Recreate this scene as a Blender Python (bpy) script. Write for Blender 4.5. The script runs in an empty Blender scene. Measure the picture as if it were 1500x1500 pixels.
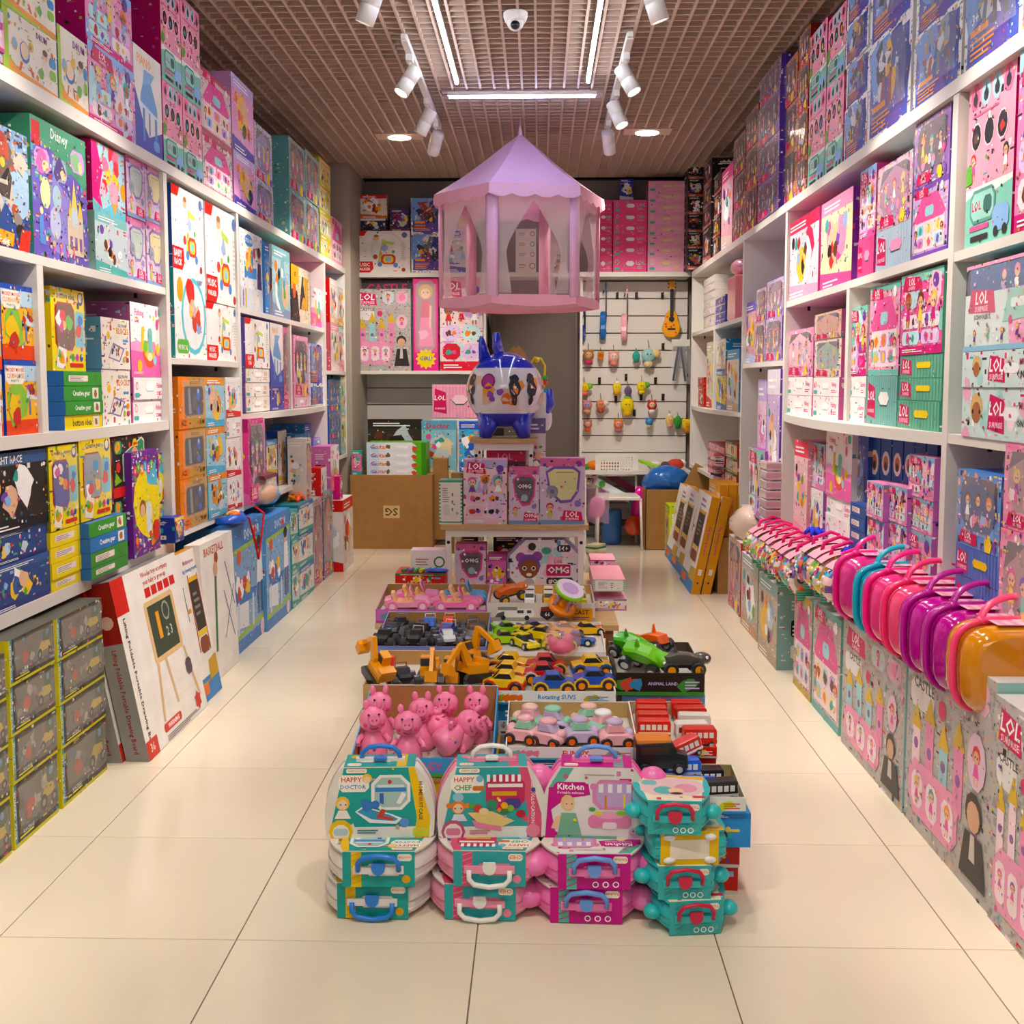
import bpy, bmesh, math, random
from mathutils import Vector, Matrix
PI=math.pi; sin=math.sin; cos=math.cos
SC=bpy.context.scene; COL=SC.collection
# ---------------- camera ----------------
EYE=Vector((0,0,1.386)); FPX=1579.; TILT=math.radians(5.0); YAW=math.atan(40/1579.)
cd=bpy.data.cameras.new('camera'); cam=bpy.data.objects.new('camera',cd); COL.objects.link(cam)
cam.location=EYE; cam.rotation_euler=(PI/2-TILT,0,YAW)
cd.sensor_fit='HORIZONTAL'; cd.sensor_width=36; cd.lens=FPX/1500*36; cd.shift_y=-50/1500.; cd.clip_start=.05; cd.clip_end=60
SC.camera=cam
# ---------------- world, exposure, big lights ----------------
wd=bpy.data.worlds.new('mall_fill'); SC.world=wd; wd.use_nodes=True
wd.node_tree.nodes['Background'].inputs[0].default_value=(1,.96,.92,1); wd.node_tree.nodes['Background'].inputs[1].default_value=.26
SC.view_settings.view_transform='Standard'; SC.view_settings.look='None'; SC.view_settings.gamma=1; SC.view_settings.use_curve_mapping=False
SC.view_settings.exposure=.13
def light(name,kind,loc,e,color,rot=(0,0,0),**k):
    l=bpy.data.lights.new(name,kind); l.energy=e; l.color=color
    for a,v in k.items(): setattr(l,a,v)
    o=bpy.data.objects.new(name,l); o.location=loc; o.rotation_euler=rot; COL.objects.link(o); return o
# ---------------- measuring: image point on a plane of the room -> room coordinates ----------------
FW=Vector((-sin(YAW)*cos(TILT),cos(YAW)*cos(TILT),-sin(TILT))); RT=Vector((cos(YAW),sin(YAW),0)); UP=RT.cross(FW)
def at(px,py,ax,v):
    r=FW+RT*(px-750)/FPX-UP*(py-700)/FPX
    return EYE+r*((v-EYE[ax])/r[ax])
def yz(px,py,X): p=at(px,py,0,X); return p.y,p.z
def xz(px,py,Y): p=at(px,py,1,Y); return p.x,p.z
# ---------------- colour + materials ----------------
def lin(c):
    if isinstance(c,str):
        c=c.lstrip('#')
        if len(c)==3: c=''.join(a*2 for a in c)
        c=[int(c[i:i+2],16)/255 for i in (0,2,4)]
    return tuple((x/12.92 if x<=.04045 else ((x+.055)/1.055)**2.4) for x in c)
_m={}
def mat(name,col='fff',rough=.5,metal=0,bump=0,bscale=60,alpha=1,trans=0,emit=0,coat=0,attr=False,vary=0,ior=1.45,sss=0,sheen=0,stretch=None):
    if name in _m: return _m[name]
    m=bpy.data.materials.new(name); m.use_nodes=True; nt=m.node_tree; b=nt.nodes['Principled BSDF']; I=b.inputs; L=nt.links.new
    I['Base Color'].default_value=(*lin(col),1); I['Roughness'].default_value=rough; I['Metallic'].default_value=metal
    I['Alpha'].default_value=alpha; I['Transmission Weight'].default_value=trans; I['Coat Weight'].default_value=coat; I['Coat Roughness'].default_value=.08; I['IOR'].default_value=ior
    I['Sheen Weight'].default_value=sheen
    if emit: I['Emission Color'].default_value=(*lin(col),1); I['Emission Strength'].default_value=emit
    src=None
    if attr:
        a=nt.nodes.new('ShaderNodeAttribute'); a.attribute_name='Col'; src=a.outputs['Color']
    tc=nt.nodes.new('ShaderNodeTexCoord'); no=nt.nodes.new('ShaderNodeTexNoise'); no.inputs['Scale'].default_value=bscale; no.inputs['Detail'].default_value=3
    if stretch:
        mp=nt.nodes.new('ShaderNodeMapping'); mp.inputs['Scale'].default_value=stretch; L(tc.outputs['Object'],mp.inputs['Vector']); L(mp.outputs['Vector'],no.inputs['Vector'])
    else: L(tc.outputs['Object'],no.inputs['Vector'])
    if vary:
        mx=nt.nodes.new('ShaderNodeMix'); mx.data_type='RGBA'; mx.blend_type='MULTIPLY'; mx.inputs['Factor'].default_value=1
        if src: L(src,mx.inputs['A'])
        else: mx.inputs['A'].default_value=(*lin(col),1)
        mr=nt.nodes.new('ShaderNodeMapRange'); mr.inputs['From Min'].default_value=.3; mr.inputs['From Max'].default_value=.7; mr.inputs['To Min'].default_value=1-vary; mr.inputs['To Max'].default_value=1+vary*.3
        L(no.outputs['Fac'],mr.inputs['Value']); L(mr.outputs['Result'],mx.inputs['B']); src=mx.outputs['Result']
    if src: L(src,I['Base Color'])
    if bump:
        bp=nt.nodes.new('ShaderNodeBump'); bp.inputs['Strength'].default_value=bump; bp.inputs['Distance'].default_value=.01; L(no.outputs['Fac'],bp.inputs['Height']); L(bp.outputs['Normal'],I['Normal'])
    _m[name]=m; return m
PRINT=mat('printed_card',attr=True,ior=1.38,rough=.40,bump=.05,bscale=9,vary=.10)
PLAS=mat('coloured_plastic',attr=True,rough=.3,vary=.04,bscale=20,coat=.3)
SOFT=mat('soft_cloth',attr=True,rough=.85,vary=.15,bscale=40)
CARD=mat('brown_carton','a8793f',rough=.85,vary=.12,bscale=14)
BOARD=mat('white_board','e0dbd4',rough=.42,bump=.02,bscale=3)
WOOD=mat('light_wood','cda873',rough=.5,vary=.2,bscale=12,stretch=(1,14,14))
PAINT=mat('grey_paint','8f857b',rough=.8,vary=.03)
DARK=mat('dark_metal','2a2622',rough=.4,metal=.6)
WHITE=mat('white_lacquer','eeece8',rough=.35)
FILM=mat('clear_film','ffffff',rough=.06,alpha=.13,bump=.5,bscale=7,coat=.6)
GRID=mat('grid_paint','ccb4a2',rough=.5,vary=.03)
# ---------------- object helpers ----------------
def tag(o,label,cat,group=None,kind=None):
    o['label']=label
    if cat: o['category']=cat
    if group: o['group']=group
    if kind: o['kind']=kind
    return o
def link(name,data,parent=None,loc=(0,0,0),rot=(0,0,0)):
    o=bpy.data.objects.new(name,data); COL.objects.link(o); o.location=loc; o.rotation_euler=rot
    if parent: o.parent=parent
    return o
def empty(name,loc=(0,0,0),rot=(0,0,0)):
    o=link(name,None,None,loc,rot); o.empty_display_size=.05; return o
def dup(o,parent=None,loc=None,rot=None):
    c=o.copy(); COL.objects.link(c); c.parent=parent
    if loc is not None: c.location=loc
    if rot is not None: c.rotation_euler=rot
    for ch in KIDS.get(o.name,[]): 
        d=dup(ch,c); KIDS.setdefault(c.name,[]).append(d)
    return c
KIDS={}
class MB:
    def __init__(s): s.v=[];s.f=[];s.c=[];s.sm=[]
    def poly(s,pts,col,smooth=False):
        n=len(s.v); s.v+= [tuple(p) for p in pts]; s.f.append(tuple(range(n,n+len(pts)))); s.c.append(col); s.sm.append(smooth)
    def mesh(s,vs,fs,col,smooth=False):
        n=len(s.v); s.v+=[tuple(p) for p in vs]
        for f in fs: s.f.append(tuple(i+n for i in f)); s.c.append(col); s.sm.append(smooth)
        return s
    def box(s,x0,y0,z0,x1,y1,z1,col='fff',M=None):
        v=[(x,y,z) for z in (z0,z1) for y in (y0,y1) for x in (x0,x1)]
        if M: v=[M@Vector(p) for p in v]
        return s.mesh(v,[(0,2,3,1),(4,5,7,6),(0,1,5,4),(2,6,7,3),(0,4,6,2),(1,3,7,5)],col)
    def prism(s,pts,a0,a1,col,ax='y',smooth=False,M=None,bev=0):
        # pts 2D outline (u,v) extruded along axis
        def P(u,v,a): 
            p=Vector((u,a,v)) if ax=='y' else (Vector((a,u,v)) if ax=='x' else Vector((u,v,a)))
            return M@p if M else p
        n=len(pts); cu=sum(p[0] for p in pts)/n; cv=sum(p[1] for p in pts)/n
        rings=[(a0,1),(a1,1)]
        if bev:
            k=1-bev/max(.001,max(abs(p[0]-cu) for p in pts)); sg=1 if a1>a0 else -1
            rings=[(a0,k),(a0+bev*sg,1),(a1-bev*sg,1),(a1,k)]
        vs=[P(cu+(u-cu)*k,cv+(v-cv)*k,a) for a,k in rings for u,v in pts]
        fs=[]
        for r in range(len(rings)-1):
            for i in range(n): j=(i+1)%n; fs.append((r*n+i,r*n+j,(r+1)*n+j,(r+1)*n+i))
        s.mesh(vs,fs,col,smooth); b=len(s.v)-len(vs)
        s.f+= [tuple(b+i for i in range(n))[::-1],tuple(b+(len(rings)-1)*n+i for i in range(n))]; s.c+=[col,col]; s.sm+=[False,False]
        return s
    def lathe(s,prof,col,seg=16,M=None,cols=None):
        vs=[];fs=[];cc=[]
        for r,z in prof:
            for i in range(seg):
                a=2*PI*i/seg; p=Vector((r*cos(a),r*sin(a),z)); vs.append(M@p if M else p)
        n=len(s.v); s.v+=[tuple(p) for p in vs]
        for k in range(len(prof)-1):
            for i in range(seg):
                j=(i+1)%seg; s.f.append((n+k*seg+i,n+k*seg+j,n+(k+1)*seg+j,n+(k+1)*seg+i)); s.c.append(cols[k] if cols else col); s.sm.append(True)
        return s
    def ball(s,c,r,col,seg=12,rings=8,M=None,cols=None):
        if not hasattr(r,'__len__'): r=(r,r,r)
        T=Matrix.Translation(c)@Matrix.Diagonal((*r,1))
        if M: T=M@T
        return s.lathe([(max(1e-4,sin(PI*k/rings)),-cos(PI*k/rings)) for k in range(rings+1)],col,seg,T,cols)
    def tube(s,path,r,col,seg=8,closed=False,flat=1):
        P=[Vector(p) for p in path]; n=len(P); vs=[];fs=[]; pu=None
        for i,p in enumerate(P):
            t=(P[(i+1)%n] if (closed or i<n-1) else p)-(P[i-1] if (closed or i>0) else p)
            t.normalize()
            u=(pu-t*pu.dot(t)) if pu else t.orthogonal()
            if u.length<1e-5: u=t.orthogonal()
            u.normalize(); pu=u; w=t.cross(u); rr=r[i] if hasattr(r,'__len__') else r
            for k in range(seg):
                a=2*PI*k/seg; vs.append(p+u*rr*cos(a)+w*rr*flat*sin(a))
        m=n if closed else n-1
        for i in range(m):
            for k in range(seg):
                l=(k+1)%seg; j=(i+1)%n; fs.append((i*seg+k,i*seg+l,j*seg+l,j*seg+k))
        s.mesh(vs,fs,col,True)
        if not closed:
            b=len(s.v)-len(vs); s.f+=[tuple(b+k for k in range(seg))[::-1],tuple(b+(n-1)*seg+k for k in range(seg))]; s.c+=[col]*2; s.sm+=[False]*2
        return s
    def data(s,name,m):
        me=bpy.data.meshes.new(name); me.from_pydata(s.v,[],s.f)
        a=me.color_attributes.new('Col','FLOAT_COLOR','CORNER'); buf=[]; lc={}
        for f,c in zip(s.f,s.c):
            if c not in lc: q=lin(c); l_=.3*q[0]+.6*q[1]+.1*q[2]; lc[c]=(*[min(1,max(0,l_+(x-l_)*1.07)) for x in q],1.)
            buf+=lc[c]*len(f)
        a.data.foreach_set('color',buf); me.polygons.foreach_set('use_smooth',s.sm); me.materials.append(m); me.update(); return me
    def obj(s,name,m,parent=None,loc=(0,0,0),rot=(0,0,0)):
        o=link(name,s.data(name,m),parent,loc,rot)
        if parent: KIDS.setdefault(parent.name,[]).append(o)
        return o
# ---------------- text ----------------
_t={}
def glyphs(s,bold=True):
    k=(s,bold)
    if k not in _t:
        cu=bpy.data.curves.new('t','FONT'); cu.body=s; cu.resolution_u=1; cu.offset=.02 if bold else 0; cu.fill_mode='FRONT'
        o=bpy.data.objects.new('t',cu); COL.objects.link(o); dg=bpy.context.evaluated_depsgraph_get(); me=o.evaluated_get(dg).to_mesh()
        vs=[(v.co.x,v.co.y) for v in me.vertices]; fs=[tuple(p.vertices) for p in me.polygons]; o.evaluated_get(dg).to_mesh_clear()
        bpy.data.objects.remove(o); bpy.data.curves.remove(cu)
        if vs:
            x0=min(v[0] for v in vs);x1=max(v[0] for v in vs);y0=min(v[1] for v in vs);y1=max(v[1] for v in vs)
        else: x0=y0=0;x1=y1=1
        _t[k]=([(x-x0,y-y0) for x,y in vs],fs,x1-x0,y1-y0)
    return _t[k]
class Cv:
    """flat print on one face: coordinates 0..1 across and up, sizes of round things in units of the shorter side"""
    def __init__(s,w,h,seed=0): s.w=w;s.h=h;s.m=min(w,h);s.p=[];s.l=1;s.r=random.Random(seed)
    def raw(s,vs,fs,col): s.p.append(([(min(s.w,max(0,x)),min(s.h,max(0,y))) for x,y in vs],fs,col,s.l)); s.l+=1
    def poly(s,pts,col): s.raw([(x*s.w,y*s.h) for x,y in pts],[tuple(range(len(pts)))],col)
    def rect(s,x,y,w,h,col): s.poly([(x,y),(x+w,y),(x+w,y+h),(x,y+h)],col)
    def rr(s,x,y,w,h,col,k=.25):
        q=k*min(w*s.w,h*s.h); X=x*s.w;Y=y*s.h;W=w*s.w;H=h*s.h
        s.raw([(X+q,Y),(X+W-q,Y),(X+W,Y+q),(X+W,Y+H-q),(X+W-q,Y+H),(X+q,Y+H),(X,Y+H-q),(X,Y+q)],[tuple(range(8))],col)
    def circ(s,x,y,r,col,ry=1,n=10): s.raw([(x*s.w+r*s.m*cos(2*PI*i/n),y*s.h+r*ry*s.m*sin(2*PI*i/n)) for i in range(n)],[tuple(range(n))],col)
    def star(s,x,y,r,col,n=5,q=.45): 
        s.raw([(x*s.w,y*s.h)]+[(x*s.w+r*s.m*(1 if i%2==0 else q)*sin(PI*i/n),y*s.h+r*s.m*(1 if i%2==0 else q)*cos(PI*i/n)) for i in range(2*n)],[(0,i+1,(i+1)%(2*n)+1) for i in range(2*n)],col)
    def blob(s,x,y,r,col,n=9,j=.35): s.raw([(x*s.w,y*s.h)]+[(x*s.w+r*s.m*(1-j+j*2*s.r.random())*cos(2*PI*i/n),y*s.h+r*s.m*(1-j+j*2*s.r.random())*sin(2*PI*i/n)) for i in range(n)],[(0,i+1,(i+1)%n+1) for i in range(n)],col)
    def text(s,t,x,y,w,h,col,rot=0,sk=0):
        vs,fs,tw,th=glyphs(t); k=min(w*s.w/tw,h*s.h/th) if rot%2==0 else min(w*s.w/th,h*s.h/tw)
        cx=(x+w/2)*s.w; cy=(y+h/2)*s.h; R=[(1,0),(0,1),(-1,0),(0,-1)][rot%4]; o=[]
        for a,b in vs:
            a=(a-tw/2)*k+sk*(b-th/2)*k; b=(b-th/2)*k; o.append((cx+a*R[0]-b*R[1],cy+a*R[1]+b*R[0]))
        s.raw(o,fs,col)
    def lines(s,x,y,w,h,n,col):
        for i in range(n): s.rect(x,y+h*i/n,w*(.65+.35*s.r.random()),h/n*.45,col)
    def doll(s,x,y,k,hair='c33',dress='e5a',skin='e8b48e'):
        r=k*s.m; ux=r/s.w; uy=r/s.h
        s.poly([(x-ux*.55,y-uy*1.5),(x+ux*.55,y-uy*1.5),(x+ux*.2,y-uy*.3),(x-ux*.2,y-uy*.3)],dress)
        s.rect(x-ux*.35,y-uy*2.1,ux*.22,uy*.65,skin); s.rect(x+ux*.13,y-uy*2.1,ux*.22,uy*.65,skin)
        s.circ(x,y+.18*uy,k*.72,hair,1,8); s.circ(x,y,k*.52,skin,1,8); s.circ(x-ux*.2,y,k*.11,'222',1,5); s.circ(x+ux*.2,y,k*.11,'222',1,5)
    def busy(s,k=1.):
        # fine printed clutter between the ground colour and the main picture
        if len(s.p)<4: return
        n=int(min(190,max(8,s.w*s.h*1500))*k); keep=s.p[:1]; rest=s.p[1:]; s.p=[]; cols=[q[2] for q in rest]+[q[2] for q in keep]; ex=['e8e0dc','2a2628','c8a89a','d8507a','5aa0b8']
        for i in range(n):
            c=s.r.choice(cols) if s.r.random()<.72 else s.r.choice(ex); x=s.r.random()*s.w; y=s.r.random()*s.h; a=.003+.007*s.r.random(); t=s.r.random(); s.l=2+i%5
            if t<.4: z=[(x+a*(.7+.6*s.r.random())*cos(j*1.257),y+a*(.7+.6*s.r.random())*sin(j*1.257)) for j in range(5)]; s.raw(z,[(0,1,2,3,4)],c)
            elif t<.8: b=a*.35; s.raw([(x-a*1.6,y-b),(x+a*1.6,y-b),(x+a*1.6,y+b),(x-a*1.6,y+b)],[(0,1,2,3)],c)
            else: s.raw([(x-a,y-a),(x+a,y-a),(x+a,y+a*1.4),(x-a,y+a*1.4)],[(0,1,2,3)],c)
        b_=[(v,f,c,l) for v,f,c,l in s.p]; s.p=keep+b_+[(v,f,c,l+6) for v,f,c,l in rest]
        # and small marks on top of the larger flat patches
        m=int(n*.45); s.l=60
        for i in range(m):
            c=s.r.choice(cols+ex); x=s.r.random()*s.w; y=s.r.random()*s.h; a=.0022+.004*s.r.random(); s.l=60+i%3
            s.raw([(x-a,y-a*.6),(x+a,y-a*.8),(x+a*.7,y+a),(x-a*.8,y+a*.8)],[(0,1,2,3)],c)
    def emit(s,mb,O,U,V,N,eps=.00005):
        for vs,fs,col,l in s.p: mb.mesh([O+U*x+V*y+N*eps*l for x,y in vs],fs,col)
DC=['c2342c','6b3a22','e9c25a','7a4bb0','1f1a1a','e0559a','f08a2a','3aa7a0']
PK='f28cb8';MG='d6187f';TL='74c4b4';PU='6a3ea0'
def logo(c,x,y,w,h,t='LOL',sub='SURPRISE'):
    c.poly([(x,y+h*.1),(x+w,y),(x+w*.92,y+h*.85),(x+w*.1,y+h)],'d01c5c'); c.text(t,x+w*.08,y+h*.38,w*.84,h*.5,'fff',sk=.12)
    if sub: c.text(sub,x+w*.1,y+h*.1,w*.78,h*.22,'ffd6e6')
# each art(c, o) prints one face; o = option string/colour
def a_doll(c,o):
    bg,b2,b3=(o or 'f2a0c4,74c4b4,d6187f').split(','); r=c.r
    c.rect(0,0,1,1,bg); c.rect(0,0,1,.1,b3); c.rect(0,.88,1,.12,b2)
    for i in range(7): c.blob(r.random(),.15+.7*r.random(),.12+.1*r.random(),r.choice([b2,'f8c6dc','bfe3ea','f6dfe8','c99fd8']))
    for i in range(2):
        for j in range(2): c.rr(.06+.47*i,.12+.2*j,.41,.17,r.choice(['f7e6ee','c8ecf0','e2c6ee',b3])); c.blob(.2+.45*i,.2+.2*j,.07,r.choice(DC)); c.blob(.33+.45*i,.2+.2*j,.05,r.choice(DC))
    for i in range(3): c.doll(.2+.3*i,.62+.06*r.random(),.15,r.choice(DC),r.choice([b3,b2,'fff','ffd84a',PU]),r.choice(['e8b48e','a86a45','f0c8a4']))
    logo(c,.06,.78,.46,.19); c.circ(.84,.86,.09,PU); c.lines(.08,.03,.5,.05,2,'fff')
def a_dots(c,o):
    r=c.r; c.rect(0,0,1,1,'f5a3b9'); c.rect(0,0,1,.36,'86cdbb'); c.poly([(0,.36),(1,.36),(1,.33),(.6,.3),(.3,.34),(0,.3)],'e7f2ea')
    for i in range(4):
        x=.15+.235*i; c.circ(x,.9,.1,['f2709c','a9d4de','a9d4de','f2709c'][i],1.2); c.circ(x,.885,.055,'1c1418',1.1,7); c.poly([(x-.035,.9),(x+.035,.9),(x,.955)],'1c1418')
    for i in range(3): c.circ(.2+.28*i,.66-.0*i,.115,'f8d6e0',1.15); c.circ(.2+.28*i,.66,.1,'1b1518',1.15); c.blob(.2+.28*i,.65,.05,r.choice(DC))
    c.lines(.1,.78,.8,.03,1,'e06a94'); c.doll(.15,.52,.08); c.doll(.85,.5,.08,'222','fff'); c.blob(.06,.44,.1,'5fae3c'); 
    c.rr(.12,.14,.55,.2,'5a9d92'); c.rr(.15,.16,.49,.16,'9ed6ca'); c.rr(.42,.19,.18,.1,'3b6f68'); c.text('LOL',.17,.2,.2,.09,'d01c5c'); c.rect(.12,.1,.42,.03,'e8609a'); c.rect(.15,.035,.38,.035,'33292b'); c.rr(.62,.06,.34,.15,'8fb8e6'); c.circ(.7,.06,.05,'333'); c.circ(.88,.06,.05,'333')
def a_house(c,o):
    bg,b2=(o or 'f3b6d2,8e5fc0').split(','); r=c.r; c.rect(0,0,1,1,bg); c.rect(0,0,1,.07,b2); c.rect(0,.93,1,.07,b2)
    c.poly([(.08,.1),(.92,.1),(.92,.55),(.7,.8),(.3,.8),(.08,.55)],'f7dfe8'); c.poly([(.05,.55),(.28,.86),(.72,.86),(.95,.55),(.88,.5),(.12,.5)],'e45a9c')
    for i in range(3):
        for j in range(2): c.rr(.16+.25*i,.14+.18*j,.18,.14,r.choice(['9fd6e0','f9e2a8','c99fd8','f28cb8'])); c.blob(.25+.25*i,.2+.18*j,.06,r.choice(DC))
    c.rr(.38,.56,.24,.14,'9fd6e0'); logo(c,.05,.84,.42,.14); c.doll(.86,.34,.09,'c33','fff'); c.doll(.12,.34,.09,'6b3a22',b2); c.circ(.84,.9,.06,'fff')
def a_film(c,o):
    bg,inn=(o or 'd98fb8,4a3d48').split(','); r=c.r; c.rect(0,0,1,1,bg); c.rr(.08,.22,.84,.7,inn,.3)
    c.poly([(.08,.7),(.5,.92),(.92,.7),(.92,.85),(.8,.92),(.15,.92)],'6d5d68')  # grey upper corners print a highlight into the window colour
    for i in range(3):
        c.doll(.25+.25*i,.6+.06*r.random(),.13,r.choice(DC),r.choice([PK,TL,'fff','ffd84a',PU]))
    for i in range(6): c.blob(.14+.72*r.random(),.28+.15*r.random(),.07,r.choice(['e0559a','f28cb8','8fb8e6','f6dfe8','ffd84a']))
    logo(c,.08,.03,.44,.18); c.blob(.75,.11,.12,'ffd84a'); c.blob(.9,.1,.07,'7a4bb0')
def a_robot(c,o):
    r=c.r; c.rect(0,0,1,1,'f2f2f2' if o=='w' else '3350a8'); a,b=(.06,.88) if o=='w' else (0,1); c.rect(a,a,b,b,'3b4fb0'); c.blob(.3,.75,.45,'6f9be0'); c.blob(.7,.6,.4,'27348a'); c.blob(.6,.25,.3,'5a3fa0')
    for i in range(16): c.blob(.25+.5*r.random(),.45+.45*r.random(),.05+.1*r.random(),r.choice(['e9b32e','8a97a8','2a2e3c','d8dde6','a33a2a','c9a24a','5d6a80','1a1c26']),7,.6)
    for i in range(3): c.poly([(.3+.2*i,.3),(.38+.2*i,.3),(.42+.15*i,.6),(.36+.15*i,.6)],r.choice(['6b7788','a33a2a','2a2e3c']))
    c.text('3+',.1,.4,.2,.1,'fff'); c.rect(.12,.3,.32,.06,'f39a1e'); c.lines(.12,.1,.5,.18,4,'f39a1e')
def a_mech(c,o):
    r=c.r; c.rect(0,0,1,1,'7fa6cf'); c.poly([(0,0),(1,0),(1,.3),(.6,.4),(0,.25)],'2b4c90'); c.blob(.2,.85,.2,'cfe2f2'); c.blob(.8,.5,.3,'a5c3de')
    def leg(x,y,x2,y2,w):
        for i in range(7):
            t=i/6; c.blob(x+(x2-x)*t+.02*r.random(),y+(y2-y)*t,w*(.9+.5*r.random()),r.choice(['4d4640','8c8378','c9c0b2','2c2826','b5543a','6e655c']),6,.5)
    leg(.45,.62,.25,.12,.085); leg(.5,.6,.85,.1,.085); leg(.4,.65,.12,.45,.07); leg(.5,.68,.85,.75,.07); leg(.45,.6,.46,.85,.13)
    c.circ(.46,.9,.06,'a63a2c'); c.circ(.47,.7,.05,'f3c04a'); c.poly([(0,.03),(.62,.03),(.66,.14),(0,.17)],'f0a422'); c.text('WAR MACHINE',.05,.03,.5,.05,'fff'); c.poly([(.7,.0),(.95,0),(1,.2),(.85,.2)],'d2382a')
def a_baby(c,o):
    r=c.r; c.rect(0,0,1,1,'f1eeea'); t=(o or 'MUSIC,WALKER').split(',')
    c.circ(.6,.55,.42,'e4e2e0',1,14); c.circ(.6,.55,.37,'efedea',1,14)
    c.poly([(.42,.25),(.5,.22),(.56,.75),(.5,.8)],'b9d45a'); c.poly([(.5,.78),(.72,.72),(.7,.66),(.52,.7)],'c3da62'); c.blob(.56,.5,.14,'e9ecee'); c.blob(.54,.6,.08,'9cb4d8')
    c.rr(.48,.2,.26,.24,'d2482e'); c.rr(.52,.24,.18,.16,'f4c84a'); c.rr(.56,.27,.1,.1,'86c7d8'); c.circ(.46,.2,.06,'4f86c4'); c.circ(.74,.18,.06,'4f86c4'); c.circ(.48,.45,.04,'e8b04a'); c.circ(.7,.5,.04,'5fae5a'); c.circ(.38,.38,.06,'c2483a')
    if 'girl' in t: pass
    c.circ(.4,.84,.075,'e9bd9c'); c.circ(.4,.88,.06,'a9774f',.6); c.blob(.42,.68,.1,'dfe4e0')
    c.poly([(0,0),(.28,0),(.35,.1),(.33,.27),(0,.27)],'d8261e'); c.text(t[0],.03,.15,.26,.09,'fff'); c.text(t[-1],.03,.05,.26,.08,'fff')
    c.poly([(0,.88),(.18,.88),(.24,1),(0,1)],'d8261e'); c.circ(.9,.9,.07,'5b76b0'); c.circ(.88,.07,.05,'b23a3a'); c.lines(.84,.3,.1,.45,9,'cfcdca')
def a_ring(c,o):
    r=c.r; c.rect(0,0,1,1,'f3f2f0'); c.circ(.6,.5,.45,'5cc3d4',1,16); c.circ(.6,.5,.39,'e8edf0',1,16); c.circ(.18,.78,.11,'eda32c',1.3); c.rr(.06,.06,.36,.16,'62b644'); c.text('MUSICAL',.09,.1,.3,.06,'fff')
    for i in range(9): c.blob(.45+.3*r.random(),.25+.5*r.random(),.09,r.choice(['d2482e','8fa6d8','e9bd9c','f4c84a','b9a6d0','e9ecee']))
    c.blob(.5,.78,.14,'d8342e'); c.circ(.55,.62,.08,'e9bd9c'); c.text('BABY',.7,.88,.25,.06,'7a8aa8')
def a_yell(c,o):
    t,win=(o or 'Creative gear,555').split(','); r=c.r; c.rect(0,0,1,1,'f4dc1c'); c.text(t,.1,.87,.68,.08,'222'); c.circ(.88,.9,.09,'2a3a78'); c.circ(.88,.91,.06,'f2e2c0')
    c.rr(.1,.25,.58,.58,'b5281e',.15); c.rr(.13,.27,.54,.54,win,.12)
    for i in range(6): c.blob(.22+.36*r.random(),.35+.4*r.random(),.09,r.choice(['e23a48','2f9ad8','6cc04a','f08a2a','d8459a','fff','f4c84a']),8)
    c.rr(.7,.3,.26,.44,'7ec8d8',.1); c.blob(.8,.5,.1,'e2563a'); c.blob(.85,.62,.07,'3a7ad0'); c.poly([(.1,.05),(.35,.02),(.42,.26),(.18,.3)],'f8f2dc'); c.blob(.27,.16,.09,'f2a02a'); c.blob(.22,.2,.06,'5fae3c'); c.rr(.5,.05,.42,.05,'d8342e'); c.circ(.6,.17,.05,'5fae3c'); c.circ(.73,.17,.05,'d8459a'); c.circ(.86,.17,.05,'3a55a8')
def a_spine(c,o):
    bg,t,tc=(o or '3f9a3a,Creative gear,fff').split(','); c.rect(0,0,1,1,bg)
    if t=='lab':
        c.rr(.12,.3,.5,.42,'f2e2dc',.1); c.lines(.15,.36,.4,.34,3,'9a8a86'); c.circ(.82,.5,.25,'4a7a3a'); c.circ(.82,.5,.18,bg)
    else: c.text(t,.2,.22,.5,.5,tc); c.rect(.74,.12,.17,.76,'f4ecd8'); c.blob(.82,.5,.28,'8a7a52'); c.blob(.84,.4,.15,'d2563a')
def a_clown(c,o):
    c.rect(0,0,1,1,'2b2420'); c.poly([(.3,.25),(.3,.7),(.92,.97),(1,.9),(1,.25)],'e9e2d2'); c.poly([(.32,.26),(.32,.69),(.91,.94),(.98,.88),(.98,.26)],'2f8b63'); c.rr(.06,.72,.22,.22,'3b9a70'); c.blob(.16,.83,.1,'e2a23a'); c.rect(0,0,1,.17,'cf2a26'); c.text('Wooden toys',.1,.05,.8,.07,'fff')
    c.circ(.68,.58,.2,'f0a678',1.15,12); c.circ(.6,.64,.05,'fff',1.5); c.circ(.78,.66,.05,'fff',1.5); c.circ(.61,.64,.025,'222'); c.circ(.78,.66,.025,'222'); c.circ(.68,.57,.04,'d2452e'); c.circ(.69,.47,.08,'b5281e',.6); c.poly([(.58,.8),(.8,.82),(.72,.95),(.64,.94)],'e2c02a'); c.rect(.64,.84,.12,.04,'d2342a'); c.circ(.52,.85,.05,'d2452e'); c.circ(.68,.3,.17,'2b3f8a',.8); c.circ(.68,.3,.05,'f2c82a'); c.poly([(.4,.3),(.48,.28),(.6,.38),(.55,.42)],'a5c23a'); c.poly([(.04,.2),(.26,.26),(.08,.42)],'7fb52e'); c.circ(.16,.5,.09,'d2342a'); c.star(.42,.66,.07,'e8c62a'); c.star(.9,.72,.06,'e8c62a')
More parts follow.
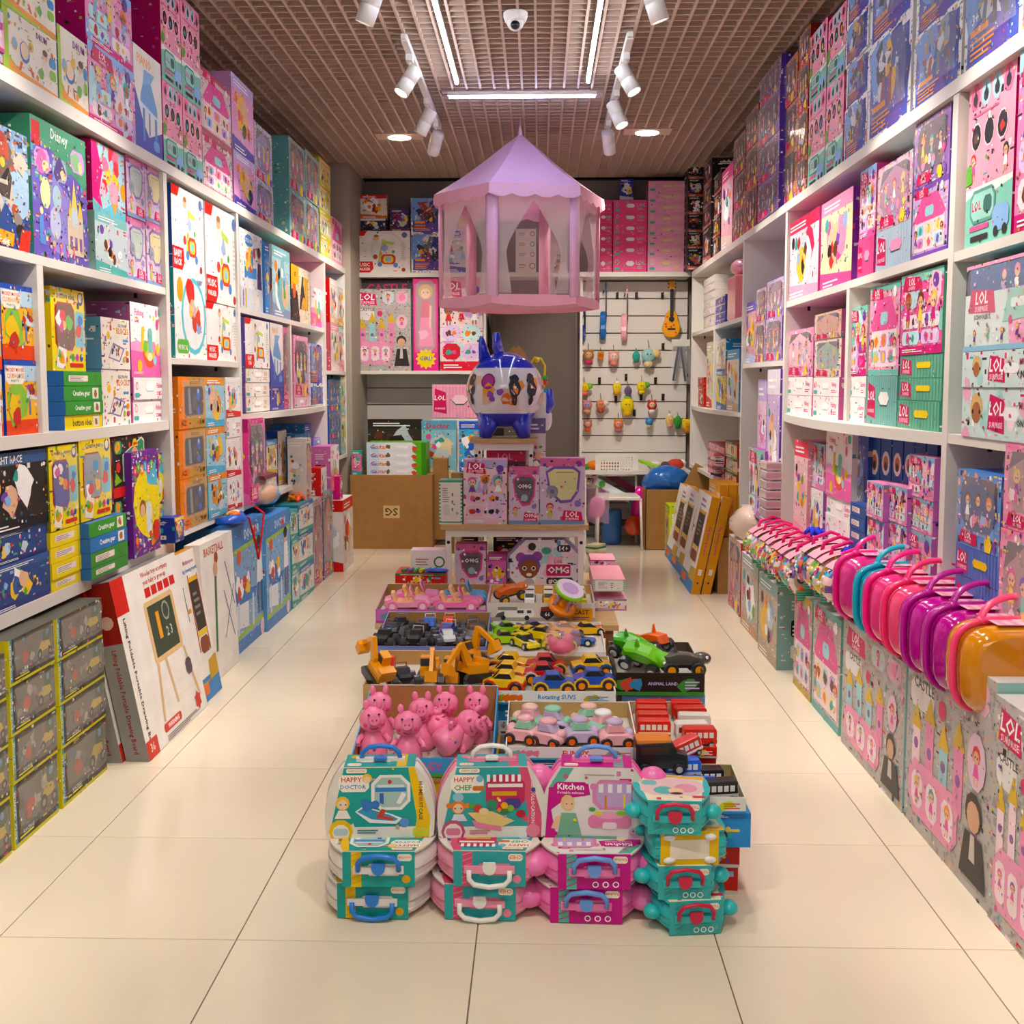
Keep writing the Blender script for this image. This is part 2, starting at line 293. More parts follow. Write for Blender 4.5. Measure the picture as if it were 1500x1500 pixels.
def a_fish(c,o):
    c.rect(0,0,1,1,'f4efee'); c.poly([(0,0),(1,0),(1,.42),(.5,.36),(.2,.5),(0,.46)],'e468ac'); c.poly([(0,.36),(1,.3),(1,.42),(.5,.38),(.2,.5),(0,.46)],'ee9cc8'); c.text('Fishing',.05,.8,.42,.12,'e0589a'); c.text('GAME',.08,.73,.2,.05,'e0589a'); c.rr(.84,.86,.12,.12,'4fb3b0'); c.circ(.78,.9,.04,'e87aa4',1.4); c.circ(.8,.74,.06,'d85a8a',1.3)
    c.circ(.55,.32,.26,'e2573a',.75,12); c.circ(.55,.36,.21,'f3c24a',.6,12); c.poly([(.28,.36),(.32,.68),(.4,.7),(.36,.36)],'f2c230'); c.rr(.5,.32,.14,.36,'6fbfb4'); c.circ(.42,.42,.09,'7cc04a'); c.circ(.68,.42,.08,'e98ab4'); c.circ(.55,.28,.1,'f6e6b0',.6); c.circ(.24,.15,.09,'f0c03a'); c.circ(.8,.4,.07,'f4d23a'); c.circ(.7,.24,.07,'8fc7d8'); c.lines(.06,.04,.3,.04,2,'fbd6e8')
def a_hbox(c,o):
    bg,t,tc,hd=(o or 'f3f0ee,Fishing,e0589a,fff').split(','); c.rect(0,0,1,1,bg)
    if hd=='fff': c.rect(0,0,.03,1,tc)
    c.text(t,.68,.45,.28,.3,tc); c.lines(.72,.2,.2,.2,2,tc); c.circ(.12,.62,.14,tc,1.3); c.circ(.12,.62,.1,bg,1.3); c.rr(.05,.1,.14,.2,'4fb3b0')
    c.rr(.38,.36,.26,.3,'b8b2ae',.45); c.rr(.38,.4,.26,.3,hd,.45)
def a_stripe(c,o):
    bg,b2,hd=(o or '6fb79c,5aa58a,f4d61c').split(','); c.rect(0,0,1,1,bg)
    for i in range(14): c.poly([(i/14+.0,0),(i/14+.03,0),(i/14+.03,1),(i/14,1)],b2)
    logo(c,.03,.12,.28,.76); c.rr(.42,.38,.34,.26,'3a6a5a',.45); c.rr(.42,.42,.34,.26,hd,.45)
def a_blocks(c,o):
    r=c.r; c.rect(0,0,1,1,'efe6dc'); c.text('ELECTRONIC',.55,.84,.4,.06,'6a6a6a'); c.text('BLOCKS',.52,.7,.44,.13,'e28a2a'); c.rr(.74,.55,.2,.05,'4f9ac0'); c.circ(.24,.66,.08,'efc23a'); c.poly([(.22,.22),(.62,.14),(.8,.42),(.4,.52)],'8a7ab0'); c.poly([(.25,.24),(.6,.17),(.74,.4),(.4,.48)],'e6dccf')
    for i in range(10): c.blob(.35+.32*r.random(),.24+.22*r.random(),.04,r.choice(['b5543a','6a7ab0','3a3a3a','7aa06a']))
    for i in range(4): c.circ(.08,.15+.12*i,.03,['d85a5a','8a5ab0','e8a03a','5ab06a'][i])
    c.rr(.84,.14,.1,.1,'b53a5a'); c.rr(.84,.28,.1,.1,'e28a2a'); c.rr(.72,.14,.09,.1,'a5b84a')
def a_kids(c,o):
    r=c.r; c.rect(0,0,1,1,'f0b43a'); c.rect(0,.72,1,.28,'bcd8ea'); c.rect(0,0,1,.2,'df4a26'); c.blob(.3,.45,.3,'8ac04a'); c.rect(0,.93,1,.07,'2450b8'); t=(o or 'MICKEY MOUSE,CLUBHOUSE').split(',')
    c.rr(.02,.68,.5,.24,'f6f0e4'); c.text(t[0],.04,.84,.46,.06,'d8342e'); c.text(t[-1],.04,.75,.46,.08,'e8932a'); c.text('PROJECTOR',.06,.7,.4,.04,'4f8a3a'); c.poly([(.55,.5),(1,.44),(1,.54),(.6,.62)],'cfe0ee'); c.rect(.62,.26,.05,.25,'5f7ab0'); c.rect(.9,.22,.05,.25,'5f7ab0')
    for i in range(10): c.blob(.6+.35*r.random(),.55+.12*r.random(),.05,r.choice(DC))
    c.blob(.25,.4,.17,'e6c22a'); c.blob(.3,.25,.12,'c2342c')
def a_car(c,o):
    r=c.r; c.rect(0,0,1,1,'4f4a40'); c.poly([(0,0),(.07,0),(.07,1),(0,1)],'3f8fb0'); c.rect(0,0,.03,1,'c9c43a'); c.rect(0,0,1,.06,'c9c43a'); c.rect(.1,.08,.45,.16,'2c2a28'); c.rect(.12,.1,.3,.03,'e4dc3a'); c.text('RACING',.14,.14,.34,.07,'b8c4d0')
    c.text('ROCK CRAWLER',.015,.15,.05,.75,'dfe6ec',rot=1)
    c.rr(.1,.28,.86,.66,'6b655a',.1)
    for i in range(9): c.blob(.15+.6*r.random(),.35+.45*r.random(),.1,r.choice(['6f6a62','8a8478','57524a','a59c8a','5e6a70']),9,.5)
    c.blob(.35,.5,.16,'b0563f'); c.rr(.74,.6,.2,.32,'46593a'); c.circ(.84,.8,.07,'6a86b0'); c.poly([(.6,.42),(.92,.42),(.88,.6),(.7,.64)],'b9a24a'); c.circ(.66,.36,.12,'2b2826',1.1,12); c.circ(.9,.34,.1,'2b2826',1.1,12); c.circ(.66,.36,.06,'8a8478'); c.circ(.9,.34,.05,'8a8478')
def a_draw(c,o):
    if o=='b':
        c.rect(0,0,1,1,'eeeae4'); c.rect(0,0,1,.15,'3a86c4'); c.poly([(0,.15),(.1,.1),(.55,.12),(.6,.24),(1,.26),(1,.12),(0,.12)],'c9a23a'); c.rect(.02,.04,.4,.07,'e0743a'); c.text('Multipurpose',.3,.9,.5,.045,'c2389a'); c.text('big drawing boards',.22,.85,.68,.04,'2f7ad0')
        c.poly([(.32,.32),(.36,.32),(.42,.84),(.38,.84)],'b5482a'); c.poly([(.82,.3),(.86,.3),(.86,.83),(.82,.83)],'b5482a'); c.rect(.4,.46,.43,.34,'3a3430'); c.rect(.4,.79,.43,.03,'e8b82a'); c.rect(.38,.42,.46,.035,'e8c83a'); c.lines(.48,.56,.28,.18,4,'8a8682'); c.rr(.4,.3,.42,.11,'8a4a2a'); c.poly([(.1,.55),(.13,.55),(.13,.78),(.1,.78)],'3a6a8a'); c.rr(.12,.66,.14,.12,'efece6'); c.rect(.12,.6,.15,.03,'e0a23a')
    elif o=='s':
        c.rect(0,0,1,1,'efece8'); c.text('BASKETBALL',.05,.9,.7,.06,'c25a3a'); c.poly([(.3,.2),(.36,.2),(.44,.75),(.38,.8)],'3f7a4a'); c.circ(.45,.86,.06,'a5502e'); c.blob(.42,.78,.07,'e0b08a')
        for a,b in (((.6,.25),(.95,.6)),((.62,.6),(.9,.22)),((.7,.8),(.95,.45)),((.6,.4),(.9,.42))): c.poly([a,(a[0]+.02,a[1]),(b[0]+.02,b[1]),b],'3a5a8a')
    else:
        c.rect(0,0,1,1,'efebe6'); c.rect(0,.8,.17,.2,'cf2a26'); c.text('Wooden toys accompany',.28,.93,.68,.04,'c23a34'); c.text('your baby to grow up',.3,.885,.6,.04,'c23a34')
        for i in range(5): c.rect(.42+.1*i,.82,.08,.055,'cf2a26')
        c.text('Lifting Foldable Portable Drawing Board',.03,.03,.08,.75,'2a2624',rot=3)
        c.rr(.36,.44,.46,.36,'e2c08a',.05); c.rect(.4,.47,.38,.3,'3d4a3c'); c.rect(.5,.56,.05,.16,'e8a23a'); c.circ(.66,.7,.06,'9aa69a'); c.circ(.66,.7,.045,'3d4a3c'); c.text('2 3',.6,.55,.12,.06,'c8cfc6')
        for a,b in (((.38,.44),(.3,.12)),((.5,.44),(.55,.16)),((.8,.44),(.9,.1)),((.3,.26),(.84,.28)),((.34,.2),(.9,.18))): c.poly([a,(a[0]+.03,a[1]),(b[0]+.03,b[1]),b],'d9b98a')
        c.rr(.28,.06,.28,.05,'cf3a34'); c.text('WARNING',.34,.07,.18,.03,'fff'); c.rect(0,0,.16,.1,'cf3a2e'); c.text('36',.02,.03,.12,.05,'f2e6d8'); c.star(.86,.08,.06,'cf3a34',6,.7); c.lines(.3,.01,.55,.035,3,'8a8682'); c.rr(.78,.26,.1,.1,'5a4a5a')
def a_doc(c,o):
    r=c.r; c.rect(0,0,1,1,'7fb0dc'); c.rect(0,.82,1,.18,'4a86c8'); c.poly([(0,.78),(1,.82),(1,.85),(0,.82)],'9cc24a'); c.poly([(0,.1),(1,.14),(1,.18),(0,.14)],'9cc24a'); c.rect(0,0,1,.1,'3f7ec4'); c.text('DOCTOR',.36,.87,.45,.08,'dfeaf6'); c.rect(.66,.84,.03,.12,'d2343a'); c.rect(.62,.885,.11,.03,'d2343a')
    c.poly([(.1,.2),(.45,.16),(.45,.5),(.12,.62)],'e6edf4'); c.poly([(.08,.5),(.7,.44),(.66,.36),(.12,.38)],'2f78c8'); c.rect(.14,.14,.05,.26,'cfdcea'); c.rect(.56,.14,.05,.26,'cfdcea')
    for i in range(9): c.blob(.14+.45*r.random(),.46+.1*r.random(),.06,r.choice(['e8c23a','d2482e','fff','6a5ab0','f08a2a']))
    c.circ(.78,.76,.07,'e6b690'); c.circ(.78,.79,.075,'2c2420',.8); c.poly([(.7,.45),(.9,.45),(.86,.7),(.72,.7)],'e9edf2'); c.rect(.72,.2,.07,.26,'4a6a9a'); c.rect(.82,.2,.07,.26,'4a6a9a'); c.circ(.2,.75,.06,'e0654a'); c.circ(.86,.07,.07,'f0d8e0')
def a_castle(c,o):
    r=c.r; c.rect(0,0,1,1,'b9b5b2')
    for i in range(12):
        for j in range(10): c.l=2; c.circ(.04+.085*i,.05+.1*j+(i%2)*.05,.012,'9c9895',1,5)
    if o=='r': logo(c,.72,.74,.26,.2); y=.1
    c.rr(.05,.62,.3,.14,'e9e4e2'); logo(c,.06,.8,.34,.16); c.text('CASTLE',.08,.72,.28,.06,'5a5450')
    c.rr(.5,.82,.2,.15,'cfd8dc'); c.rr(.74,.82,.2,.15,'e6b6cc'); c.doll(.6,.91,.05); c.blob(.84,.9,.06,PK); c.circ(.45,.7,.05,'d83a6a')
    for i in range(4):
        x=.14+.17*i; h=.52+.07*(i%2); c.rect(x-.05,.28,.1,h-.28,r.choice(['e98fb8','9fd0d8','f2d6e0'])); c.poly([(x-.07,h),(x+.07,h),(x,h+.13)],'dcb63a'); c.circ(x,.44,.03,'8a5a9a'); 
    c.rr(.06,.08,.6,.28,'ef9cc0'); 
    for i in range(3): c.rr(.1+.19*i,.12,.14,.18,'f7dfe8'); c.doll(.17+.19*i,.24,.05,r.choice(DC))
    c.circ(.84,.6,.1,'e6c2d6',1.3); c.doll(.84,.62,.06,'d8342e'); c.circ(.83,.37,.09,'3a2c26'); c.circ(.83,.35,.07,'d8a888'); c.poly([(.7,.06),(.97,.06),(.92,.27),(.75,.27)],'2e2c2c'); c.poly([(.8,.15),(.86,.15),(.85,.27),(.81,.27)],'cfc6c0')
def a_jazz(c,o):
    c.rect(0,0,1,1,'c99a4a'); c.rect(0,0,.22,1,'ee8424'); c.poly([(0,.9),(.4,.9),(.3,1),(0,1)],'ee8424'); c.rect(0,0,.34,.2,'ee7a1e'); c.text('JAZZ',.02,.03,.3,.13,'3a2210'); c.text('BUMP',.76,.05,.2,.1,'4a3414'); c.rr(.2,.24,.72,.58,'8a6a34',.12); c.rr(.22,.26,.68,.54,'3a3a40',.12); c.blob(.72,.66,.12,'2f6ad0'); c.blob(.72,.36,.1,'2f6ad0'); c.poly([(.36,.28),(.46,.28),(.42,.78),(.34,.78)],'8f949c'); c.blob(.6,.52,.14,'55565c'); c.lines(.45,.86,.4,.07,2,'7a5a2a'); c.circ(.72,.72,.05,'cfd4dc')
def a_oon(c,o):
    r=c.r; c.rect(0,0,1,1,'6b2a90'); c.blob(.55,.5,.5,'f0dc2a',12,.08); c.blob(.75,.75,.2,'58b8d8'); c.circ(.35,.45,.12,'8a5a3a'); c.circ(.35,.43,.09,'e8b48e'); c.rr(.48,.2,.2,.3,'dfe4ea')
    for i,l in enumerate('OONIES'): c.circ(.12+.12*i,.82+.03*(i%2),.075,['e23a48','5fae3c','f08a2a','2f9ad8','d8459a','6cc04a'][i]); c.text(l,.09+.12*i,.79+.03*(i%2),.06,.06,'fff')
    for i in range(7): c.circ(r.random(),.08+.1*r.random(),.05,r.choice(['e23a48','5fae3c','f08a2a','2f9ad8']))
    c.rr(.7,.1,.26,.2,'d2342a')
def a_omg(c,o):
    fr,win,t=(o or '7a55b0,dcd29a,LOL').split(','); r=c.r; c.rect(0,0,1,1,'d8c2dc'); c.rect(0,.88,1,.12,'d06a9c'); c.rect(0,0,1,.07,'7f9cc8')
    for i in range(14): c.star(r.random(),r.random(),.025+.02*r.random(),r.choice(['e0559a','5a4a9a','8fb8e6','fff']))
    c.poly([(.12,.8),(.3,.88),(.75,.88),(.9,.8),(.86,.5),(.7,.34),(.45,.32),(.2,.5)],fr); c.poly([(.17,.78),(.32,.84),(.73,.84),(.85,.78),(.81,.52),(.68,.38),(.46,.37),(.24,.52)],win)
    if t=='OMG': c.rr(.3,.6,.44,.16,'5a4a52'); c.text('OMG',.3,.6,.44,.15,'fff'); c.circ(.52,.47,.12,'9fb4c4'); c.circ(.3,.8,.04,'fff')
    else: c.circ(.27,.5,.14,'8f92a8'); c.circ(.27,.5,.05,'6a6d88'); c.rect(.35,.78,.4,.008,'3a3a2a')
    c.doll(.22,.26,.12,'c2344c','b8cc3a'); logo(c,.48,.05,.48,.17,t); c.circ(.84,.32,.08,'8a78c0'); c.circ(.1,.9,.04,'3a55a8'); c.circ(.86,.92,.07,'8a3a9a')
def a_gen(c,o):
    """a plain toy carton print: ground, band, picture, lines"""
    pal=(o or 'f3efe9,d8342e,3f7ec4').split(','); r=c.r; bg,b2,b3=pal[:3]; c.rect(0,0,1,1,bg); c.rect(0,.84,1,.16,b2); c.poly([(0,0),(1,0),(1,.12),(0,.2)],b3)
    for i in range(5): c.blob(.3+.4*r.random(),.35+.3*r.random(),.16+.1*r.random(),r.choice([b2,b3,'e9bd9c','f4c84a','fff','c9d6de']))
    for i in range(7): c.blob(.2+.6*r.random(),.28+.42*r.random(),.08,r.choice(DC+['fff','8fb8e6','5fae3c']))
    c.circ(.2,.72,.08,r.choice(DC)); c.lines(.1,.03,.5,.08,2,'fff'); t=pal[3] if len(pal)>3 else None
    if t: c.text(t,.08,.86,.8,.1,pal[4] if len(pal)>4 else 'fff')
    else: c.lines(.1,.88,.7,.08,2,'fff')
def a_brick(c,o):
    r=c.r; c.rect(0,0,1,1,'6a5cb8'); c.rect(0,.86,1,.14,'4f9a78'); c.poly([(0,.86),(.4,.8),(.45,.6),(.7,.7),(1,.6),(1,.86)],'4f9a78'); c.blob(.5,.3,.3,'8f86d0'); c.rect(.02,.8,.14,.17,'c83228'); c.text('Disney',.3,.87,.4,.1,'e8f2ec')
    for x,y in ((.05,.62),(.36,.6),(.7,.72)): c.rr(x,y,.26,.17,r.choice(['c8a0d8','b890cc','9ab8d0'])); c.blob(x+.12,y+.08,.09,r.choice(['d86ab0','8ac08a','5a4a8a'])); c.blob(x+.18,y+.06,.05,'f0d8a0')
    c.circ(.22,.48,.09,'cfe0a8',1.4); c.circ(.42,.47,.08,'a8c8d8',1.3); c.circ(.38,.28,.1,'b8c0e0',1.3); c.poly([(.1,.3),(.16,.32),(.2,.1),(.1,.1)],'5a8ad0'); c.circ(.14,.34,.03,'e8d8a0')
    c.rect(.6,.08,.3,.3,'d8c8b0'); c.poly([(.62,.38),(.7,.38),(.66,.5)],'e8c85a'); c.poly([(.68,.42),(.8,.42),(.74,.66)],'e8d06a'); c.poly([(.8,.38),(.9,.38),(.85,.52)],'e8c85a'); c.rect(.68,.3,.12,.14,'c8d8e0')
    for i in range(3): c.rect(.64+.09*i,.12,.05,.1,'8a6a9a')
    for i in range(4): c.doll(.34+.12*i,.12,.035,r.choice(DC))
def a_guit(c,o):
    c.rect(0,0,1,1,'e4e8ec'); c.rect(0,0,.2,1,'cfe0f0'); c.text('Guitar',.06,.22,.3,.56,'d8702a'); c.text('Gu',.06,.22,.1,.5,'3a78c8'); c.rr(.5,.35,.2,.3,'f6f6f6'); c.poly([(.8,0),(1,0),(1,1),(.76,1),(.84,.6)],'5fb41e'); c.rect(.92,0,.08,1,'3a8a1e'); c.blob(.8,.3,.35,'d8502e'); c.blob(.36,.5,.3,'6a6a3a')
def a_book(c,o):
    c.rect(0,0,1,1,'1c4a9a'); c.circ(.5,.82,.38,'f2ece4',1); c.circ(.5,.82,.24,'c87a5a'); c.circ(.5,.8,.14,'3a2a26'); c.text('Include',.25,.3,.5,.35,'d8d040',rot=1); c.text('HAPPY FAMILY',.7,.3,.16,.3,'d8d040',rot=1); c.circ(.5,.1,.28,'d8a83a')
def a_bdoll(c,o):
    c.rect(0,0,1,1,'e2308e'); c.rr(.12,.22,.76,.76,'b08a94',.2); c.circ(.5,.86,.3,'d8b070'); c.circ(.5,.84,.2,'f0c8a8'); c.circ(.42,.85,.025,'3a4a9a'); c.circ(.58,.85,.025,'3a4a9a'); c.poly([(.36,.76),(.64,.76),(.68,.58),(.32,.58)],'d8607a'); c.poly([(.3,.58),(.7,.58),(.82,.26),(.2,.26)],'ee8ab4'); c.poly([(.66,.72),(.74,.7),(.7,.45),(.64,.48)],'f0c8a8'); c.blob(.4,.4,.2,'f6b0cc'); c.star(.5,.13,.42,'f2d82a',12,.75); c.text('GIRL!',.24,.1,.52,.07,'2a5ab8')
def a_rvf(c,o):
    c.rect(0,0,1,1,'d8d2c6'); c.rect(0,0,1,.3,'a8a298'); c.rr(.1,.3,.34,.42,'f0ede8'); c.rect(.1,.64,.18,.16,'8a867e'); c.rect(.28,.5,.06,.14,'4a4a4e'); c.rect(.37,.5,.04,.14,'4a4a4e'); c.poly([(.07,.3),(.16,.3),(.16,.6),(.1,.5)],'5a5a5e'); c.circ(.15,.28,.12,'2a2a2c'); c.circ(.37,.28,.12,'2a2a2c'); c.poly([(.5,.8),(.62,.85),(.62,.4),(.56,.15),(.49,.4)],'8a3a2a'); c.poly([(.5,.62),(.62,.62),(.61,.36),(.56,.18),(.5,.36)],'2a2c3a'); c.text('66',.515,.36,.09,.2,'f0ece4'); c.blob(.69,.5,.3,'d8941e'); c.rect(.76,.15,.22,.6,'e8a01e'); c.text('CAST',.78,.45,.18,.22,'2a241c'); c.lines(.79,.22,.16,.16,2,'3a4a8a')
def a_piano(c,o):
    c.rect(0,0,1,1,'ece8e0'); c.poly([(0,0),(1,0),(1,.3),(.5,.18),(.3,.3),(0,.62)],'4a55b0'); c.text('PIANO',.12,.84,.5,.1,'e8a86a'); c.poly([(.2,.42),(.82,.38),(.82,.5),(.6,.72),(.3,.66),(.22,.56)],'6fa4d8'); c.poly([(.2,.42),(.84,.36),(.84,.42),(.2,.49)],'dfe8f2'); c.rect(.28,.12,.08,.32,'5b92cc'); c.rect(.5,.2,.05,.22,'5b92cc'); c.rect(.72,.1,.08,.3,'5b92cc'); c.poly([(.3,.66),(.6,.72),(.74,.82),(.36,.82)],'86b4e0'); c.rr(.66,.08,.22,.1,'6fa4d8')
def a_excav(c,o):
    r=c.r; c.rect(0,0,1,1,'efe4c8'); c.poly([(0,0),(.42,0),(.3,.55),(0,.62)],'2a2626'); c.poly([(0,.55),(.4,.72),(.35,1),(0,1)],'f2b81c'); c.blob(.14,.52,.14,'e8642a')
    for i in range(4): c.poly([(.4+.12*i,.25),(.5+.12*i,.25),(.62+.08*i,.85),(.55+.08*i,.85)],r.choice(['e8b02a','3a3430','d8a02a']))
    c.blob(.6,.5,.16,'3a3430'); c.blob(.62,.4,.1,'e8b02a'); c.text('SET',.1,.8,.2,.08,'3a3020')
def a_kitch(c,o):
    r=c.r; c.rect(0,0,1,1,'eef0f2'); c.circ(.4,.88,.2,'3a86c4',.4); c.text('LITTLE CHEF',.24,.85,.32,.06,'fff'); c.poly([(.2,.4),(.72,.42),(.72,.56),(.2,.54)],'3a8fd0'); c.poly([(.25,.54),(.6,.56),(.58,.8),(.28,.78)],'efd8c8')
    for i in range(10): c.blob(.25+.4*r.random(),.5+.28*r.random(),.07,r.choice(['e8843a','d2482e','f4c84a','3a86c4']))
    c.circ(.84,.72,.08,'e6b690'); c.circ(.84,.78,.09,'3a2620',.8); c.poly([(.74,.3),(.95,.3),(.92,.64),(.78,.64)],'4a3f78'); c.rect(0,0,1,.28,'d6dfe6'); c.rect(.1,.04,.05,.2,'8a7ab0'); c.rect(.2,.02,.05,.24,'e4c62a'); c.blob(.7,.15,.12,'efe6dc'); c.rect(.27,.2,.06,.22,'e6e9ee'); c.rect(.6,.2,.06,.22,'e6e9ee')
def a_big(c,o):
    """bus / school sets with a doll window strip"""
    r=c.r; c.rect(0,0,1,1,'f0a8cc'); c.poly([(0,0),(.5,0),(.45,.68),(0,.66)],'d9e6e4'); c.rect(0,.66,1,.3,'3b3f52'); c.poly([(.05,.66),(.95,.66),(.95,.95),(.05,.95)],'4a6a9a')
    for i in range(4): c.circ(.42+.13*i,.84,.075,['8a5ab0','e98ab4','e0559a','e0559a'][i]); c.circ(.42+.13*i,.82,.055,'f0c8a4'); c.blob(.42+.13*i,.71,.06,['c9a6e0','fff','cfe08a','e98ab4'][i])
    logo(c,.04,.42,.3,.3); c.text(o or 'SCHOOLBUS',.04,.36,.32,.06,'2a2626'); c.poly([(.42,.3),(.7,.33),(.74,.62),(.48,.66)],'9ed0c4'); c.circ(.5,.32,.05,'d6187f'); c.circ(.7,.34,.05,'d6187f'); c.rr(.5,.45,.16,.1,'e6f2ee'); c.circ(.84,.58,.05,'fff'); c.blob(.88,.42,.12,'cfe6ea')
    for i in range(6): c.doll(.12+.15*i,.2+.03*(i%2),.06,r.choice(DC),r.choice([MG,TL,'fff',PU]))
    c.rect(0,0,1,.06,'8fc0d8')
def a_face(c,o):
    r=c.r; c.rect(0,0,1,1,'cfe3e2'); 
    for i in range(8): c.blob(r.random(),r.random(),.2,r.choice(['efb0cc','a8d6d4','f6dfe8']))
    c.circ(.17,.6,.3,'d8b878'); c.circ(.17,.5,.22,'a86a45'); c.circ(.13,.52,.05,'222'); c.circ(.21,.52,.05,'222'); logo(c,.3,.12,.18,.76); c.text('MULTIPLE SURPRISES',.62,.55,.36,.24,'b03a5a'); c.text('ON YOUR EXPLORE',.6,.25,.38,.2,'2a2626'); c.rr(.46,.38,.16,.26,'f2f2f2',.45)
def a_drum(c,o):
    r=c.r; c.rect(0,0,1,1,'f0ead8'); c.poly([(0,0),(1,0),(1,.08),(.3,.12),(.1,.3),(.1,1),(0,1)],'a8c828'); c.poly([(.1,.1),(1,0),(1,.1),(.3,.16),(.1,.24)],'ee9a2a'); c.circ(.38,.48,.17,'3a6ab8'); c.circ(.38,.5,.14,'f2d8b8'); c.circ(.2,.52,.1,'e2ba3a'); c.circ(.2,.53,.08,'8fb8d8'); c.circ(.5,.62,.08,'e2ba3a'); c.poly([(.3,.3),(.34,.3),(.3,.16),(.26,.16)],'d8642a'); c.poly([(.46,.3),(.5,.3),(.54,.16),(.5,.16)],'d8642a'); c.circ(.76,.62,.09,'e8b890'); c.circ(.76,.67,.09,'5a3a26',.6); c.blob(.76,.42,.14,'e6e0d2'); c.blob(.68,.32,.09,'6ab04a'); c.rr(.84,.5,.13,.16,'3a8fd0'); c.rr(.84,.3,.13,.16,'8ac83a'); c.text('DRUM',.5,.82,.4,.1,'8a3a9a'); c.circ(.6,.2,.05,'f08a2a')
def a_yum(c,o):
    r=c.r; c.rect(0,0,1,1,'a8d2e0'); c.poly([(0,0),(.3,0),(.2,.3),(.3,.6),(.15,1),(0,1)],'e2187a'); c.poly([(0,.0),(1,0),(1,.1),(.6,.2),(.3,.06),(0,.18)],'6ac0d0')
    for i in range(9): c.blob(.35+.6*r.random(),.35+.6*r.random(),.12,r.choice(['f2a02a','f4c84a','ee7a9a','e23a48']))
    c.poly([(.5,.3),(.8,.34),(.66,.02)],'e8a24a'); c.circ(.64,.36,.17,'f7a0b8'); c.circ(.3,.34,.11,'f4b8c8'); c.circ(.26,.36,.02,'333'); c.circ(.33,.36,.02,'333')
def a_plainlab(c,o):
    bg,fr=(o or 'e8e4de,5aa58a').split(','); c.rect(0,0,1,1,fr)
    for i in range(12): c.rect(0,i/12,1,.03,'e8f0ea')
    c.rr(.07,.06,.86,.88,bg,.05); c.lines(.15,.5,.3,.35,7,'9a9a9e'); c.rr(.15,.2,.3,.25,'d6d2cc'); c.lines(.55,.3,.08,.5,3,'6a6a72'); c.circ(.78,.25,.06,'b0a898'); c.circ(.66,.45,.04,'4f86c4')
def a_car_tr(c,o):
    c.rect(0,0,1,1,'e6e2da')
ART={k[2:]:v for k,v in list(globals().items()) if k.startswith('a_')}
REG=[]
BUSY=dict(brick=1.6,doll=1.4,dots=.5,house=1,film=1.3,robot=1.4,mech=2,yell=.5,kids=.7,car=.8,doc=1.4,castle=2.5,jazz=.4,oon=1,omg=.5,gen=.45,kitch=.6,excav=.8,big=1,face=.7,drum=.4,yum=.8,clown=.3,blocks=.35,draw=.0,hbox=.15,stripe=.12,fish=.25,baby=.15,ring=.2)
def carton(name,w,h,d,kind,opt,side,loc,rot,seed,m=None,top=None,sideart=None,both=False):
    """a closed printed carton: front at local y=0 facing -y, origin at its lower front left corner"""
    b=MB(); b.box(0,0,0,w,d,h,side)
    if top: b.poly([(0,0,h+.0004),(w,0,h+.0004),(w,d,h+.0004),(0,d,h+.0004)],top)
    c=Cv(w,h,seed); ART[kind](c,opt)
    if kind in BUSY: c.busy(BUSY[kind])
    c.emit(b,Vector((0,0,0)),Vector((1,0,0)),Vector((0,0,1)),Vector((0,-1,0)))
    if sideart:
        k,o=sideart; c=Cv(d,h,seed+1); ART[k](c,o); c.emit(b,Vector((w,0,0)),Vector((0,1,0)),Vector((0,0,1)),Vector((1,0,0))); c=Cv(d,h,seed+1); ART[k](c,o); c.emit(b,Vector((0,d,0)),Vector((0,-1,0)),Vector((0,0,1)),Vector((-1,0,0)))
    elif d>.05 and h>.08:
        for sx in (0,1):
            c=Cv(d,h,seed+7); c.lines(.2,.72,.5,.14,3,'f4efe9'); c.rr(.2,.14,.42,.16,'f4efe9',.1); c.blob(.32,.22,.06,DC[seed%8]); c.blob(.48,.21,.05,DC[(seed+3)%8]); c.rr(.2,.4,.3,.2,DC[(seed+5)%8],.1); c.lines(.22,.42,.24,.14,3,'f4efe9'); c.busy(.25)
            if sx: c.emit(b,Vector((w,0,0)),Vector((0,1,0)),Vector((0,0,1)),Vector((1,0,0)))
            else: c.emit(b,Vector((0,d,0)),Vector((0,-1,0)),Vector((0,0,1)),Vector((-1,0,0)))
    o=b.obj(name,m or PRINT,None,loc,rot); return o
def film(o,w,h,x=.06,z=.2,ww=.88,hh=.74,name='window_film'):
    b=MB(); n=4
    vs=[(w*(x+ww*i/n),-.008-.006*((i+j)%2),h*(z+hh*j/n)) for j in range(n+1) for i in range(n+1)]
    b.mesh(vs,[(j*(n+1)+i,j*(n+1)+i+1,(j+1)*(n+1)+i+1,(j+1)*(n+1)+i) for j in range(n) for i in range(n)],'fff',True); return b.obj(name,FILM,o)
SEED=[0]
FILMED={'film','jazz','omg','robot','car','big','yell'}
